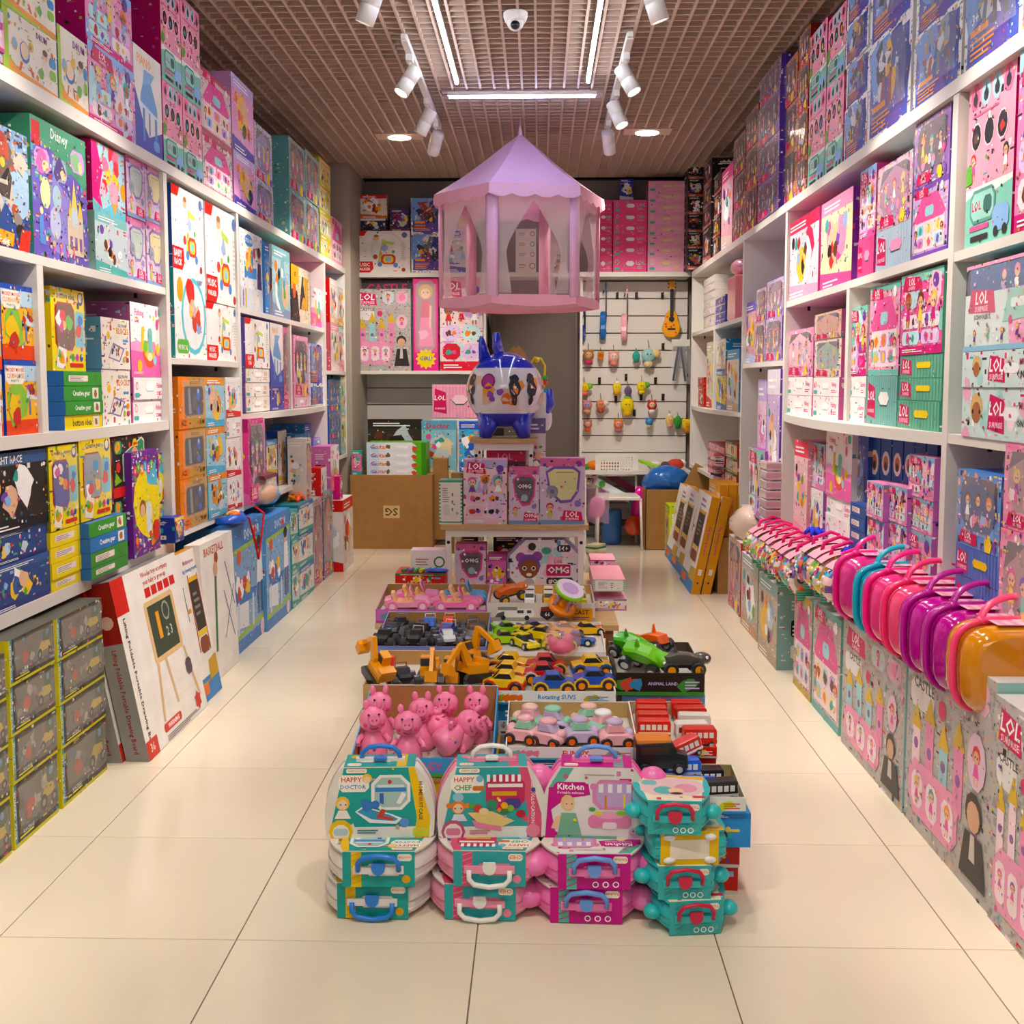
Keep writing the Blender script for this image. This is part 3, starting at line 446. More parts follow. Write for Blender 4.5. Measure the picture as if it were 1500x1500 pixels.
def col_(wall,X,z0,p0,p1,tops,kind,opt,desc,side='e6a8c6',d=.3,name='toy_box',top=None,sa=None,jit=.004):
    """one column of stacked boxes on a side wall. wall 'L'/'R'; p0,p1 = left/right edge measured on the front plane; tops = measured tops, highest first"""
    pn=p0 if wall=='L' else p1; pf=p1 if wall=='L' else p0
    yn=yz(pn,500,X)[0]; yf=yz(pf,500,X)[0]; w=abs(yf-yn)-.003; zs=[yz(pn,t,X)[1] for t in tops][::-1]; z=z0; cid=len(REG)
    ks=kind if isinstance(kind,list) else [kind]*len(zs); os_=opt if isinstance(opt,list) else [opt]*len(zs); ds=desc if isinstance(desc,list) else [desc]*len(zs); ss=side if isinstance(side,list) else [side]*len(zs)
    for i,zt in enumerate(zs):
        if zt>3.16:
            if z>3.0: continue
            zt=3.16
        SEED[0]+=1; j=random.Random(SEED[0]).uniform(-jit,jit); h=zt-z-.0015
        if h<.01: print('BAD col',desc,z,zt); h=.05
        dd=d if isinstance(d,(int,float)) else d[i]
        if wall=='L': loc=(X+j,min(yn,yf)+.0015,z); rot=(0,0,PI/2)
        else: loc=(X-j,max(yn,yf)-.0015,z); rot=(0,0,-PI/2)
        o=carton(name,w,h,dd,ks[i],os_[i],ss[i],loc,rot,SEED[0],top=top,sideart=sa)
        if ks[i] in FILMED and w>.12: film(o,w,h)
        REG.append((o,ds[i],ROW,(wall,round(min(yn,yf),2)),i,[k for k in range(len(ds)) if ds[k]==ds[i]],loc[1])); z=z+h+.0015
    return z
ROW=''
ORD=['first','second','third','fourth','fifth','sixth','seventh','eighth','ninth','tenth','eleventh','twelfth']
def finish_labels():
    from collections import defaultdict
    g=defaultdict(list)
    for r in REG: g[(r[1],r[2])].append(r)
    for (d,row),L in g.items():
        cols=sorted({r[3] for r in L},key=lambda c:c[1])
        for o,_,_,cid,i,same,y in L:
            q=[]; side=d.startswith('F')
            if len(cols)>1: q.append(ORD[cols.index(cid)]+(' column' if cid[0] in 'LR' else ' stack from left'))
            mem=sorted([r[4] for r in L if r[3]==cid])
            if len(mem)>1: k=mem.index(i); q.append('bottom' if k==0 else 'top' if k==len(mem)-1 else ORD[k]+' up')
            t=', '.join([d+' '+row]+q); tag(o,t,'box',row+' boxes' if 0 else 'boxes '+row)
            if len(t.split())>16: print('LONG',len(t.split()),t)
def A_(o,label,cat,group=None): return tag(o,label,cat,group)
# ================= room shell =================
XL=-1.62; XR=1.31; WL=-2.08; WR=1.76; YB=9.87; ZC=3.2
TILE=mat('polished_tile','e6d9c2',rough=.13,vary=.05,bscale=1.6,bump=.006,coat=.2)
GROUT=mat('tile_joint','6f6152',rough=.9)
def struct(name,b,m,loc=(0,0,0)): o=b.obj(name,m,None,loc); o['kind']='structure'; return o
b=MB(); b.box(WL-.1,-6,-.05,WR+.1,10.2,-.004,'fff'); floor=struct('floor',b,GROUT)
b=MB(); s=.2985
b.mesh([(-s,-s,-.004),(s,-s,-.004),(s,s,-.004),(-s,s,-.004),(-s,-s,-.001),(s,-s,-.001),(s,s,-.001),(-s,s,-.001),(-s+.001,-s+.001,0),(s-.001,-s+.001,0),(s-.001,s-.001,0),(-s+.001,s-.001,0)],[(0,1,5,4),(1,2,6,5),(2,3,7,6),(3,0,4,7),(4,5,9,8),(5,6,10,9),(6,7,11,10),(7,4,8,11),(8,9,10,11)],'fff')
tm=b.data('tile',TILE)
for i in range(-4,4):
    for j in range(-5,13):
        x=-.155+.6*i+.3; y=2.567+.6*j+.3
        if x-.3>WR+.1 or x+.3<WL-.1: continue
        t=link('tile',tm,floor,(x,y,0))
def panel(name,x0,y0,z0,x1,y1,z1,m,p=None): b=MB(); b.box(x0,y0,z0,x1,y1,z1); return struct(name,b,m)
panel('wall_left',WL-.1,-.6,0,WL,YB+.1,3.8,PAINT); panel('wall_right',WR,-.6,0,WR+.1,YB+.1,3.8,PAINT)
panel('wall_back',WL,YB,0,WR,YB+.1,3.8,mat('back_paint','877d76',rough=.85,vary=.03))
panel('trim_1',WL-.1,-.7,3.22,WR+.1,-.6,3.8,PAINT)
PILX=-1.575
panel('wall_pillar',WL,9.06,0,PILX,YB,3.2,mat('pillar_paint','a39a8c',rough=.8,vary=.03))
panel('baseboard_back',WL,YB-.015,0,WR,YB,.08,BOARD)
ceil=panel('ceiling',WL-.1,-.6,3.78,WR+.1,YB+.1,3.85,mat('slab_grey','6f6862',rough=.9))
b=MB(); b.box(-.0065,0,-.002,.0065,YB+.2,.045); lm=b.data('slat',GRID); b=MB(); b.box(0,-.0045,.001,WR-WL,.0045,.039); cm=b.data('slat',GRID)
g=.0857; n0=int((WL+.11)/g)-1
for i in range(n0,int((WR+.11)/g)+1):
    x=-.11+g*(i)
    if WL<x<WR: link('slat',lm,ceil,(x,-.35,ZC))
for j in range(int((YB+.3)/g)): link('slat',cm,ceil,(WL,-.3+g*j,ZC))
for k,q in enumerate(((WL,-.35,WL+.02,YB),(WR-.02,-.35,WR,YB),(WL+.02,YB-.02,WR-.02,YB))): b=MB(); b.box(q[0],q[1],ZC-.003,q[2],q[3],ZC+.03); struct('trim_%d'%(k+4),b,DARK)
# ================= lamps =================
TUBE=mat('tube_glow','e8f0ff',emit=28); TUBE2=mat('tube_glow_lilac','c9ceff',emit=30); LED=mat('lamp_glow','fff0d8',emit=26)
def tube(p,q,m,label):
    p=Vector(p);q=Vector(q); o=empty('tube_lamp',p); d=q-p; L=d.length; o.rotation_euler=(0,0,math.atan2(d.y,d.x))
    b=MB(); b.box(0,-.012,.0,L,.012,.022); b.obj('lamp_housing',WHITE,o)
    b=MB(); b.tube([(0.01,0,-.006),(L-.01,0,-.006)],.011,'fff',8); b.obj('light_tube',m,o)
    b=MB(); b.tube([(-.0,0,.01),(-.03,.0,.005),(-.05,.0,.04)],.003,'222',5); b.obj('lamp_cable',DARK,o)
    tag(o,label,'lamp','tube lamps under the ceiling grid'); return o
tube((-.493,6.56,3.165),(-.493,2.4,3.165),TUBE,'long white tube lamp running front to back left of centre')
tube((.282,6.55,3.165),(.282,2.4,3.165),TUBE,'long white tube lamp running front to back right of centre')
tube((-.575,6.86,3.165),(.35,6.86,3.165),TUBE2,'lilac white tube lamp running across above the pink tent')
for i,(px,py) in enumerate(((585,199),(948,192))):
    p=at(px,py,2,ZC); o=empty('downlight',(p.x,p.y,ZC-.004)); b=MB(); b.box(-.17,-.1,-.004,.17,.1,.02,'fff'); b.obj('mounting_plate',GRID,o)
    b=MB(); b.lathe([(.085,-.01),(.09,-.004)],'fff',20); b.obj('trim_ring',WHITE,o); b=MB(); b.lathe([(.0001,-.012),(.084,-.011)],'fff',20); b.obj('light_disc',LED,o)
    tag(o,'round recessed downlight in a square plate, '+('left' if i==0 else 'right')+' of the pink tent','lamp','recessed downlights')
    light('downlight_beam','SPOT',(p.x,p.y,ZC-.03),55,(1,.93,.84),spot_size=2.3,spot_blend=.6,shadow_soft_size=.07)
def head(parent,x,y,tz,az,tilt,vis=True):
    """one cylinder spot on a bracket; aimed az (0=+x), tilt below horizontal"""
    o=empty('spotlight',(x,y,tz))
    b=MB(); b.box(-.018,-.04,-.035,.018,.04,0); b.box(-.006,-.006,-.10,.006,.006,-.03); b.obj('bracket',WHITE,o)
    b=MB(); M=Matrix.Translation((0,0,-.12))@Matrix.Rotation(az,4,'Z')@Matrix.Rotation(PI/2+tilt,4,'Y')
    b.lathe([(.001,-.06),(.04,-.06),(.042,-.055),(.042,.02),(.040,.022),(.042,.024),(.042,.10),(.038,.102),(.036,.085)],'fff',16,M); b.obj('lamp_body',WHITE,o)
    b=MB(); b.lathe([(.0001,.086),(.036,.086)],'fff',14,M); b.obj('lens',LED,o)
    SPW_=SPW*(1.35 if y>7.2 else 1)
    d=Vector((cos(az)*cos(tilt),sin(az)*cos(tilt),-sin(tilt))); q=Vector((x,y,tz-.12))+d*.125
    l=light('spot_beam','SPOT',q,SPW_,(1,.90,.78),spot_size=1.25,spot_blend=.5,shadow_soft_size=.035); l.rotation_euler=d.to_track_quat('-Z','Y').to_euler()
    return o
SPW=80
def track(x,y0,y1,heads,side):
    b=MB(); b.box(x-.017,y0,3.155,x+.017,y1,3.19); b.box(x-.012,y0-.03,3.16,x+.012,y0,3.185); o=b.obj('track_rail',WHITE); tag(o,'white ceiling track rail carrying spotlights on the %s side, %s'%(side,'near part' if y0<4 else 'far part'),'rail','spotlight track rails')
    for k,(y,az,t) in enumerate(heads):
        h=head(None,x,y,3.155,az,t); tag(h,'white cylinder spotlight, %s on the %s %s track'%(ORD[k]+' from the front',side,'near' if y0<4 else 'far'),'spotlight','track spotlights')
A=PI
# left side rails
def hx(px,py): p=at(px,py,2,3.1); return p.x,p.y
XTL=hx(622,150)[0]; XTR=hx(902,150)[0]
track(XTL,5.75,7.7,[(6.0,A+.5,1.0),(6.9,A-.25,1.05),(7.5,PI/2+.45,.80)],'left')
track(XTR,5.75,7.7,[(6.0,-.5,1.05),(6.75,-.7,1.1),(7.5,PI/2-.22,.80)],'right')
track(XTL-.02,1.2,5.0,[(1.5,1.1,1.15),(1.9,A+.1,.95),(2.9,A-.1,1.0),(4.25,A+.5,1.1),(4.8,A-.4,1.15)],'left')
track(XTR+.02,1.2,5.0,[(1.5,A-1.1,1.15),(1.9,-.1,.95),(2.9,.1,1.0),(4.25,-.4,1.1),(4.8,.4,1.2)],'right')
# security camera
p=at(755,25,2,3.18); o=empty('security_camera',(p.x,p.y,3.2)); b=MB(); b.lathe([(.06,0),(.06,-.02),(.05,-.045),(.001,-.045)],'fff',18); b.obj('base',WHITE,o); b=MB(); b.ball((0,-.01,-.05),(.042,.042,.04),'f0eeea',14,10); b.obj('dome',PLAS,o); b=MB(); b.ball((0,-.04,-.07),(.024,.02,.022),'15151a',12,8); b.obj('lens',PLAS,o); tag(o,'small white dome security camera under the ceiling grid','camera')
# ================= shelving =================
ZT=2.34
def bow(y0,y1,z,t,X,sg,depth=.40,amt=.06):
    """a shelf board with a gently bowed front edge; sg=+1 for the left wall, -1 right"""
    b=MB(); n=10; xb=X-sg*depth; top=[]
    pts=[(X+sg*amt*sin(PI*i/n),y0+(y1-y0)*i/n) for i in range(n+1)]+[(xb,y1),(xb,y0)]
    b.prism(pts if sg>0 else pts[::-1],z-t,z,'fff','z'); return b
def unit(name,side,y0,y1,levels,label,mids=(),bowz=None,amt=.06):
    """a shelving unit: two side panels, back board, shelves, dividers"""
    sg=1 if side=='L' else -1; X=XL if side=='L' else XR; xb=X-sg*.41
    o=empty(name,(0,0,0)); tag(o,label,'shelf unit','white shelving units')
    def bx(n,x0,ya,za,x1,yb,zb): b=MB(); b.box(min(x0,x1),ya,za,max(x0,x1),yb,zb); b.obj(n,BOARD,o)
    zl=min(z-t for z,t in levels)-.002
    for y in (y0,y1-.022): bx('side_panel',xb,y,zl,X,y+.022,ZT-.046); bx('plinth_panel',xb,y,0,X-sg*.24,y+.022,zl)
    bx('back_board',xb-sg*.012,y0,0,xb,y1,ZT)
    bx('top_board',xb,y0,ZT-.045,X+sg*.004,y1,ZT)
    for z,t in levels:
        if bowz and abs(z-bowz)<.01: bow(y0+.022,y1-.022,z,t,X-sg*.004,sg,.40,amt).obj('shelf',BOARD,o)
        else: bx('shelf',xb,y0+.022,z-t,X-sg*.003,y1-.022,z)
        for yy in (y0+.10,y1-.12):
            b=MB(); b.box(X-sg*.1-.006,yy,z-t-.022,X-sg*.1+.006,yy+.012,z-t); b.obj('shelf_bracket',DARK,o)
    for y,za,zb in mids: bx('divider',xb,y-.022,za,X-sg*.004,y+.022,zb)
    return o
def Y_(px,X=XL): return yz(px,500,X)[0]
B1=Y_(248); B2=Y_(351.5); B3=Y_(477); D1=Y_(64); D3=Y_(427)
unit('shelf_unit','L',2.3,B1,[(1.80,.03),(1.225,.04),(.69,.045)],'white wall shelving unit nearest the camera on the left',[(D1,1.225,1.77)],1.225,.01)
unit('shelf_unit','L',B1,B2,[(1.50,.028),(.72,.03)],'white narrow shelving unit second on the left wall',(),1.50,.03)
unit('shelf_unit','L',B2,B3,[(1.80,.03),(1.22,.035),(.72,.03)],'white wall shelving unit third on the left wall, with bowed shelf',[(D3,1.22,1.77)],1.22,.08)
unit('shelf_unit','L',B3,9.05,[(1.485,.028),(.8,.03)],'white narrow shelving unit furthest back on the left wall',(),1.485,.03)
C1=Y_(1388,XR); C2=Y_(1148.5,XR); C3=Y_(1087,XR); E2=Y_(1239,XR); E4=Y_(1045,XR)
unit('shelf_unit','R',2.2,C1,[(1.80,.03),(1.225,.03),(.69,.03)],'white wall shelving unit nearest the camera on the right')
unit('shelf_unit','R',C1,C2,[(1.82,.032),(1.225,.04),(.60,.03)],'white right wall shelving unit with a bowed shelf and divider',[(E2,1.225,1.79)],1.225,.09)
unit('shelf_unit','R',C2,C3,[(1.51,.028),(.60,.03)],'white narrow right wall shelving unit behind the bowed one',(),1.51,.03)
unit('shelf_unit','R',C3,9.42,[(1.82,.03),(1.195,.03),(.69,.03)],'white right wall shelving unit furthest back by the slatwall',[(E4,1.195,1.79)],1.195,.05)
# back wall: display cabinet, top shelf, slatwall
YC=9.5; ZBK=xz(600,399,YC)[1]+.001
ct=empty('display_cabinet',(0,0,0)); tag(ct,'white display cabinet with slatted back on the rear wall left','cabinet')
x0=xz(515,500,YC)[0]; x1=xz(712,500,YC)[0]; zt=xz(600,399,YC)[1]; zs=xz(600,543,YC)[1]
def bx(o,n,a,b_,c,d,e,f,m=BOARD): b=MB(); b.box(a,b_,c,d,e,f); return b.obj(n,m,o)
for x in (x0,x1-.022): bx(ct,'side_panel',x,YC,0,x+.022,YB-.02,zt-.041)
bx(ct,'shelf',x0+.023,YC+.005,zs-.03,x1-.023,YB-.02,zs)
for k in range(13): bx(ct,'slat_board',x0+.023,YB-.018,.12+.154*k,x1-.023,YB-.004,12e-2+.154*k+.144)
X1=WR-.04
o=panel('trim_3',x0,YC,zt-.04,XR+.0,YB,zt,BOARD)
sw=empty('slatwall',(0,0,0)); tag(sw,'white grooved slatwall with hanging toys on the rear wall right','wall panel')
sx0=xz(849,500,YC+.2)[0]; sx1=XR+.02
for k in range(14): bx(sw,'slat_board',sx0+.02,YB-.05,.15+.154*k,sx1,YB-.03,.15+.154*k+.143)
bx(sw,'backing_board',sx0+.02,YB-.03,.15,sx1,YB-.001,.15+.154*14,PAINT); bx(sw,'side_panel',sx0,YC+.1,0,sx0+.022,YB-.02,zt-.041)
panel('door_1',x1+.03,YB-.012,0,sx0-.03,YB-.002,zt-.05,mat('door_paint','6b6059',rough=.8,vary=.04))
# ================= added soft area fill standing for the unseen hall before the shop =================
light('mall_fill','AREA',(0,-1.6,3.3),38,(1,.95,.88),rot=(math.radians(35),0,0),shape='RECTANGLE',size=3.4,size_y=1.2)
# ================= stacked boxes on the side walls =================
Xt=XL-.02
ROW='atop left shelving'
col_('L',Xt,ZT,-34,22,[-75,-10,55][1:],'doll','f1a8cc,6fc3c2,c43a8c','pink doll playset box with teal band',MG,.36)
col_('L',Xt,ZT,22,99,[-70,17],'drum','','green-edged white box with toy drum kit','b4d030',.36,top='e6e4c8')
col_('L',Xt,ZT,99,141,[45],'drum','','small white and green box with toy drum picture','4aa0b8',.3,top='4aa0b8')
col_('L',Xt,ZT,141,207,[-45,66],'doll','f09ac8,8fb8e6,d6187f','tall pink doll cabinet box',MG,.40,top=MG)
col_('L',Xt,ZT,208,247,[71],'piano','','white box with a blue toy piano','dfe4ee',.3,top='c8d4ec')
col_('L',Xt,ZT,247.5,276,[-15,123],'dots','','pink and teal box with round peepholes','c21468',.40,top='8a1a50')
col_('L',Xt,ZT,276.5,303,[5,147],'dots','','pink and teal box with round peepholes','c21468',.38,top='8a1a50')
col_('L',Xt,ZT,304,346,[103,196],'house','dfc8cc,b8586e','clear fronted dollhouse box with red lettering','d8c4c8',.34)
col_('L',Xt,ZT,347,378,[112,222],'gen','e8a6d8,c9b8e8,4a3fb0','lilac pink toy kitchen box','dca0d0',.34)
col_('L',Xt,ZT,379,404,[182,264],'film','b8c8e6,8a7ac0','toy luggage set in a pink blister pack','e89ac4',.3)
col_('L',Xt,ZT,427,450,[203,277],'film','8cc0c0,9a8a90','teal sided doll box with clear window','5fa0a0',.42)
col_('L',Xt,ZT,450.5,470,[222,292],'film','8cc0c0,9a8a90','teal sided doll box with clear window','5fa0a0',.36)
col_('L',Xt,ZT,471,487,[232,272,312,348],'gen','ded0a0,e2b84a,c8c83a','small pale yellow toy box','b8c83a',.34)
col_('L',Xt,ZT,488,503,[318],'house','f0a0bc,f2b8cc','pink dollhouse box beside the pillar','f0a0bc',.3)
ROW='on left middle shelf'
z=1.80
col_('L',Xt,z,-22,52,[170],'mech','','large blue box picturing a grey machine figure','5a86c0',.3)
col_('L',Xt,z,55,134,[171],'brick','','large purple building brick box with green band','3f8a66',.32,top='3f8a66')
col_('L',Xt,z,144,191,[207,309],['kidsb' if 0 else 'gen','yum'],['c8dcdc,7fc0c0,5fb8b0','x'],['pale teal doll box with open window frame','magenta box with yellow cartoon food shapes'],['b8d8d8','e2187a'],.34,top='c21468')
col_('L',Xt,z,192,218,[229,317],'omg','7a55b0,b8c8c0,LOL','narrow pink box with oval egg window','c86a98',.3)
col_('L',Xt,z,218.5,244,[240,324],'omg','7a55b0,dcd29a,LOL','narrow pink box with oval egg window','c86a98',.3)
ROW='on lower left shelf'
z=1.225
col_('L',Xt,z,-42,1,[440,540],'kids','','yellow and red projector painting box','2450b8',.3)
col_('L',Xt,z,4,58,[413,526],'kids','','yellow and red projector painting box, second','2450b8',.3,top='2450b8')
col_('L',XL+.005,z,-60,-2,[545,575,606],'hbox','f2ece4,Learn,8a7a9a,4f9a3a','flat white box with green label','e8e2da',.2)
col_('L',Xt-.04,z,76,125,[418,543],['yell','yell'],['button idea,7a4a3a','button idea,7a4a3a'],'yellow button game box with clear window','e8c820',.1)
col_('L',XL-.005,z,91,147,[543,565,588,609],'spine',['f4dc1c,button idea,222','3f9a3a,Creative gear,fff','3f9a3a,Creative gear,fff','3f9a3a,lab,fff'],['flat yellow button game box at the stack foot','flat green gear game box with white lettering','flat green gear game box with white lettering','flat green game box with barcode label on the stack top'],['2f6ab0','2f6ab0','2f6ab0','2f6ab0'],.3)
col_('L',Xt-.005,z,148,190,[463,540],'blocks','','cream electronic building blocks box','5f96b4',.26,top='6a9ab8')
col_('L',Xt-.015,z,191,239,[441,552,586],['hbox','hbox','fish'],['f3f0ee,Fishing,e0589a,fff','f3f0ee,Fishing,e0589a,fff',''],['flat white fishing game box with handle','flat white fishing game box with handle','upright white and pink fishing game box'],'c86a9a',.32)
ROW='on bottom left shelf'
z=.69
col_('L',Xt+.01,z,-60,60,[672,800,850],'gen',['2a4a8a,3a5a9a,2a3a7a','2a4a8a,3a5a9a,2a3a7a','2b2624,3a5a8a,1a1a22,LIGHT RACE,f0f0f0'],['flat dark blue box with glowing shuttle toys','flat dark blue box with glowing shuttle toys','black and blue box with boy and shuttle toys'],'24407a',.3)
col_('L',Xt+.02,z,63,120,[784,808,832,856],'spine','f0d81c,lab,fff','flat yellow game box with barcode label','e8cc18',.3)
col_('L',Xt+.02,yz(64,784,Xt+.02)[1]+.002,64,107,[655],'yell','Creative geometry,4a4a9a','yellow geometry game box with clear window','8a8a20',.1)
col_('L',Xt+.02,yz(122,770,Xt+.055)[1]+.002,108,155,[645],'yell','Creative gear,9aa0a8','yellow gear game box with clear window','8a8a20',.1)
col_('L',Xt+.055,z,122,178,[770,793,815,838],'spine',['3f8a3a,lab,fff','3f8a3a,lab,fff','2f78c0,Creative gear,fff','3f9a3a,Creative gear,fff'],['flat green game box with barcode label','flat green game box with barcode label','flat blue gear game box','flat green gear game box with white title'],'2f6ab0',.3)
col_('L',Xt+.01,z,158,206,[642,733],'clown','','black box with a smiling clown picture','a8281e',.12)
col_('L',Xt-.02,z,208,240,[668,745],'oon','','purple and yellow balloon craft box at the back','6b2a90',.12)
ROW='on second left unit'
col_('L',Xt+.005,1.5,257,303,[270,392],['ring','baby'],['','BABY,RACK'],['white box with a blue ring baby gym','white box with orange baby rocker and red label'],['2a9aa0','2450a0'],.34,top='f0f0f0')
col_('L',Xt+.005,1.5,303.5,349,[296,440],'baby','MUSIC,WALKER','white baby walker box with red label','e8e4e0',.34)
ROW='low in second left unit'
col_('L',Xt+.02,.72,258,298,[551,630,705],'jazz','','orange window box with blue robot','ea8424',.26,top='d08a3a')
col_('L',Xt+.02,.72,299,327,[552,627,698],'gen','9fd0e6,e8943a,5ab4dc','light blue box with toy house figures','3ab0cc',.28)
col_('L',Xt+.02,.72,328,350,[552,612,643,702],['gen','gen','hbox','gen'],['f2efec,f2efec,d8342e','f2efec,f2efec,d8342e','f2efec,TOYS,d8342e,fff','f2efec,f2efec,d8342e'],['white stacking toy box with red corner','white stacking toy box with red corner','flat white box with drawer pull','white stacking toy box with red corner'],'e8e4e0',.28)
ROW='high in third left unit'
z=1.80
col_('L',Xt,z,354,387,[333],'kitch','','white box with girl and toy kitchen','3a86c4',.3)
col_('L',Xt+.01,z,389,396,[354],'gen','3f8ad0,2f6ab0,3f8ad0','thin blue box edge','3f8ad0',.3)
col_('L',Xt+.01,z,401,427,[358],'gen','a8ccd8,7fb8c0,8aa0c0','pale blue doctor play set box','ece6de',.34,top='5ab0b0',sa=('spine','ece8e2,Doctor play Set,333'))
col_('L',Xt,z,428,456,[386],'excav','','yellow and black construction toy box','3a3430',.3)
col_('L',Xt,z,457,477,[419],'fish','','small pink fishing game box','e468ac',.28)
ROW='mid third left unit'
z=1.225
col_('L',Xt+.02,z,358,394,[464,538,560,582],['hbox','hbox','hbox','baby'],['efe8de,TOY,c86a4a,fff']*3+['BABY,GYM'],['flat cream box with drawer pull']*3+['cream baby gym box with red label'],'6a5ab0',.3)
col_('L',Xt+.02,z,395,414,[472,567],['gen','piano'],['4a4aa8,4a4aa8,4a4aa8','' ],['blue box with yellow star handle','tall white box with blue toy piano'],'5a6ab8',.28)
col_('L',Xt,z,415,424,[478],'film','d86a9a,8a6a70','tall narrow doll window box','e0559a',.2)
col_('L',Xt,z,430,451,[490,582],['hbox','film'],['f2c8d4,GIRL,e0559a,fff','f2a0c4,3a303c'],['flat pale pink box','pink doll box with dark oval window'],'f2a0c4',.25)
col_('L',Xt,z,453,473,[502,565],'robot','w','blue robot figure box with white frame','e8e8ee',.25)
ROW='low in third left unit'
z=.72
col_('L',Xt+.05,z,360,385,[614],'film','d8408a,4a3a3c','very tall pink doll box','d8308a',.14,sa=('gen','d8408a,a8186a,e46aa4'))
col_('L',Xt+.0,z,386,402,[646,700],'gen','d8c89a,5a9ad0,c8a83a','narrow box of small yellow figures','4a7ab0',.2)
col_('L',Xt-.06,z,403,416,[632],'gen','f0ece8,f0ece8,e0b04a','white box with stacking rings picture','2450a8',.2)
col_('L',Xt-.05,z,417,428,[640],'gen','5aa8d0,f0ece8,c8d8e0','blue and white baby doll box','3a90c8',.2)
col_('L',Xt-.02,z,429,443,[638],'gen','e8e4de,3a90c8,6a8ab0','white and blue window toy box','2f8ac8',.25)
col_('L',Xt-.08,z,444,454,[622],'gen','3a8ad0,2450b0,e8b48e','blue doll box at the cabinet side','3a8ad0',.25)
col_('L',Xt-.03,z,456,478,[643,655,700],'gen','6a9ad0,c86ab8,3a6ab0','small violet and blue box','8a6ab8',.3)
ROW='high in last left unit'
col_('L',Xt+.01,1.485,484,496,[407,472],'gen',['e8d0cc,e8a0b0,f0e0dc','ece4e0,e8dcd8,e8c09a'],'pale narrow toy box',['c85a6a','c81a1e'],.3)
col_('L',Xt+.01,1.485,496.5,507,[420,477],'gen',['f0b8bc,9ad0c0,e8909a','e8d8cc,d8d0d0,e8b04a'],'pale narrow pink toy box',['3a90a0','4a7ab0'],.3)
ROW='low in last left unit'
col_('L',Xt+.01,.8,480,497,[555,604,645],'film','2f7ab8,1f5a9a','blue window box with toy shark','1f4a9a',.25)
col_('L',Xt+.01,.8,497.5,507,[552,610],'gen','b8d0a8,e8c89a,9ac8b8','pale green narrow toy box','5ab0a0',.25)

# ---------- right wall ----------
Xt=XR+.02
ROW='atop right shelving'
col_('R',Xt,ZT,1480,1560,[-60],'doll','f29ac4,d6187f,d6187f','large pink doll box at the shelf front',MG,.35)
col_('R',Xt,ZT,1396,1478,[-115],'robot','w','large blue robot box with white frame','e6e4e8',.35)
col_('R',Xt,ZT,1326,1394,[-75,12],'robot','w','large blue robot box with white frame','e6e4e8',.35)
col_('R',Xt,ZT,1263,1324,[-85,28],'robot','w','large blue robot box with white frame','e6e4e8',.35)
col_('R',Xt,ZT,1229,1261,[-40,22,80,143],'robot','w','small blue robot box with white frame','e6e4e8',.35)
col_('R',Xt,ZT,1202,1227,[-60,15,113],'dots','','pink and teal box with round peepholes','c21468',.35)
col_('R',Xt,ZT,1177,1201,[-30,38,136],'dots','','pink and teal box with round peepholes','c21468',.35)
col_('R',Xt,ZT,1161,1176,[25,96,164,230],'film','c8603a,5a3a38','dark red window doll box','8a2418',.3)
col_('R',Xt,ZT,1137,1160,[18,85,150,215],'film','c8804a,6a4a44','dark red window doll box','a0341c',.3)
col_('R',Xt-.03,ZT,1106,1136,[80,133,196,252],'film','8a6aa0,5a4458','purple window doll box','4a2a9a',.3)
col_('R',Xt,ZT,1088,1105,[108,158,211,269],'film','b06a50,54403c','dark orange window doll box','8a2a14',.3)
col_('R',Xt,ZT,1071,1087,[148,195,250,300],'film','a06a60,54404a','brown window doll box','8a4a2a',.3)
col_('R',Xt,ZT,1054,1070,[240],'gen','f0b8c4,e85a9a,f0d8d0','pink and magenta box with round pictures','a8389a',.3)
col_('R',Xt,ZT,1040,1053,[252,282,314,344],'gen','4a2c2c,3a2020,b85a4a','dark brown box with red toy pictures','1c1a1c',.3)
col_('R',Xt-.02,ZT,1027,1039,[236,268,300,330],'gen','23211f,1c1a1c,b86a5a','black box with small red pictures','161416',.3)
ROW='on near right upper shelf'
col_('R',Xt,1.80,1406,1473,[88],'dots','','tall pink and teal camper box','c21468',.34)
col_('R',Xt-.01,1.80,1478,1560,[30],'doll','ee86ba,9fd0e0,d6187f','large pink box with fashion dolls','c21468',.34)
ROW='on near right middle shelf'
col_('R',XR-.005,1.225,1411,1560,[352,505,568],['face','face','big'],['','','SCHOOLBUS'],['flat marbled doll box with dark handle slot','flat marbled doll box with dark handle slot','large school bus doll set with window strip'],'6fb0c0',.36)
ROW='on near right bottom shelf'
col_('R',XR-.01,.60,1410,1475,[700,822,872],['stripe','stripe','film'],['5a78c8,5470c0,f0c81c','5a78c8,5470c0,f0c81c','6a96d8,4a5a8a'],['blue drawer box with yellow handle','blue drawer box with yellow handle','blue window box with doll and carriage'],'4a78c8',.3,top='4a80d0')
col_('R',XR-.01,.60,1478,1560,[660,800],'film','f088b4,b08a90','pink doll window box','e0559a',.3)
ROW='on right long upper shelf'
z=1.82
col_('R',Xt,z,1332,1383,[157,258],['house','film'],['c8a8d8,7a4ab0','9a70b8,6a5060'],['purple dollhouse window box','purple window box with toys'],'6a4aa8',.35)
col_('R',Xt,z,1279,1329,[222,322],['stripe','film'],['b8ccdc,b0c4d8,f29ac0','c8a8b8,a8789a'],['pale blue drawer box with pink handle','clear dome box with pink toy carriage'],'c0d0dc',.35)
col_('R',Xt,z,1254,1277,[242,345],['stripe','doll'],['e8609a,e2508e,f29ac0','f0a8c8,8fb8e6,e0559a'],['pink drawer box with pink handle','pink doll box with lettering at the corner'],'c83a8a',.35)
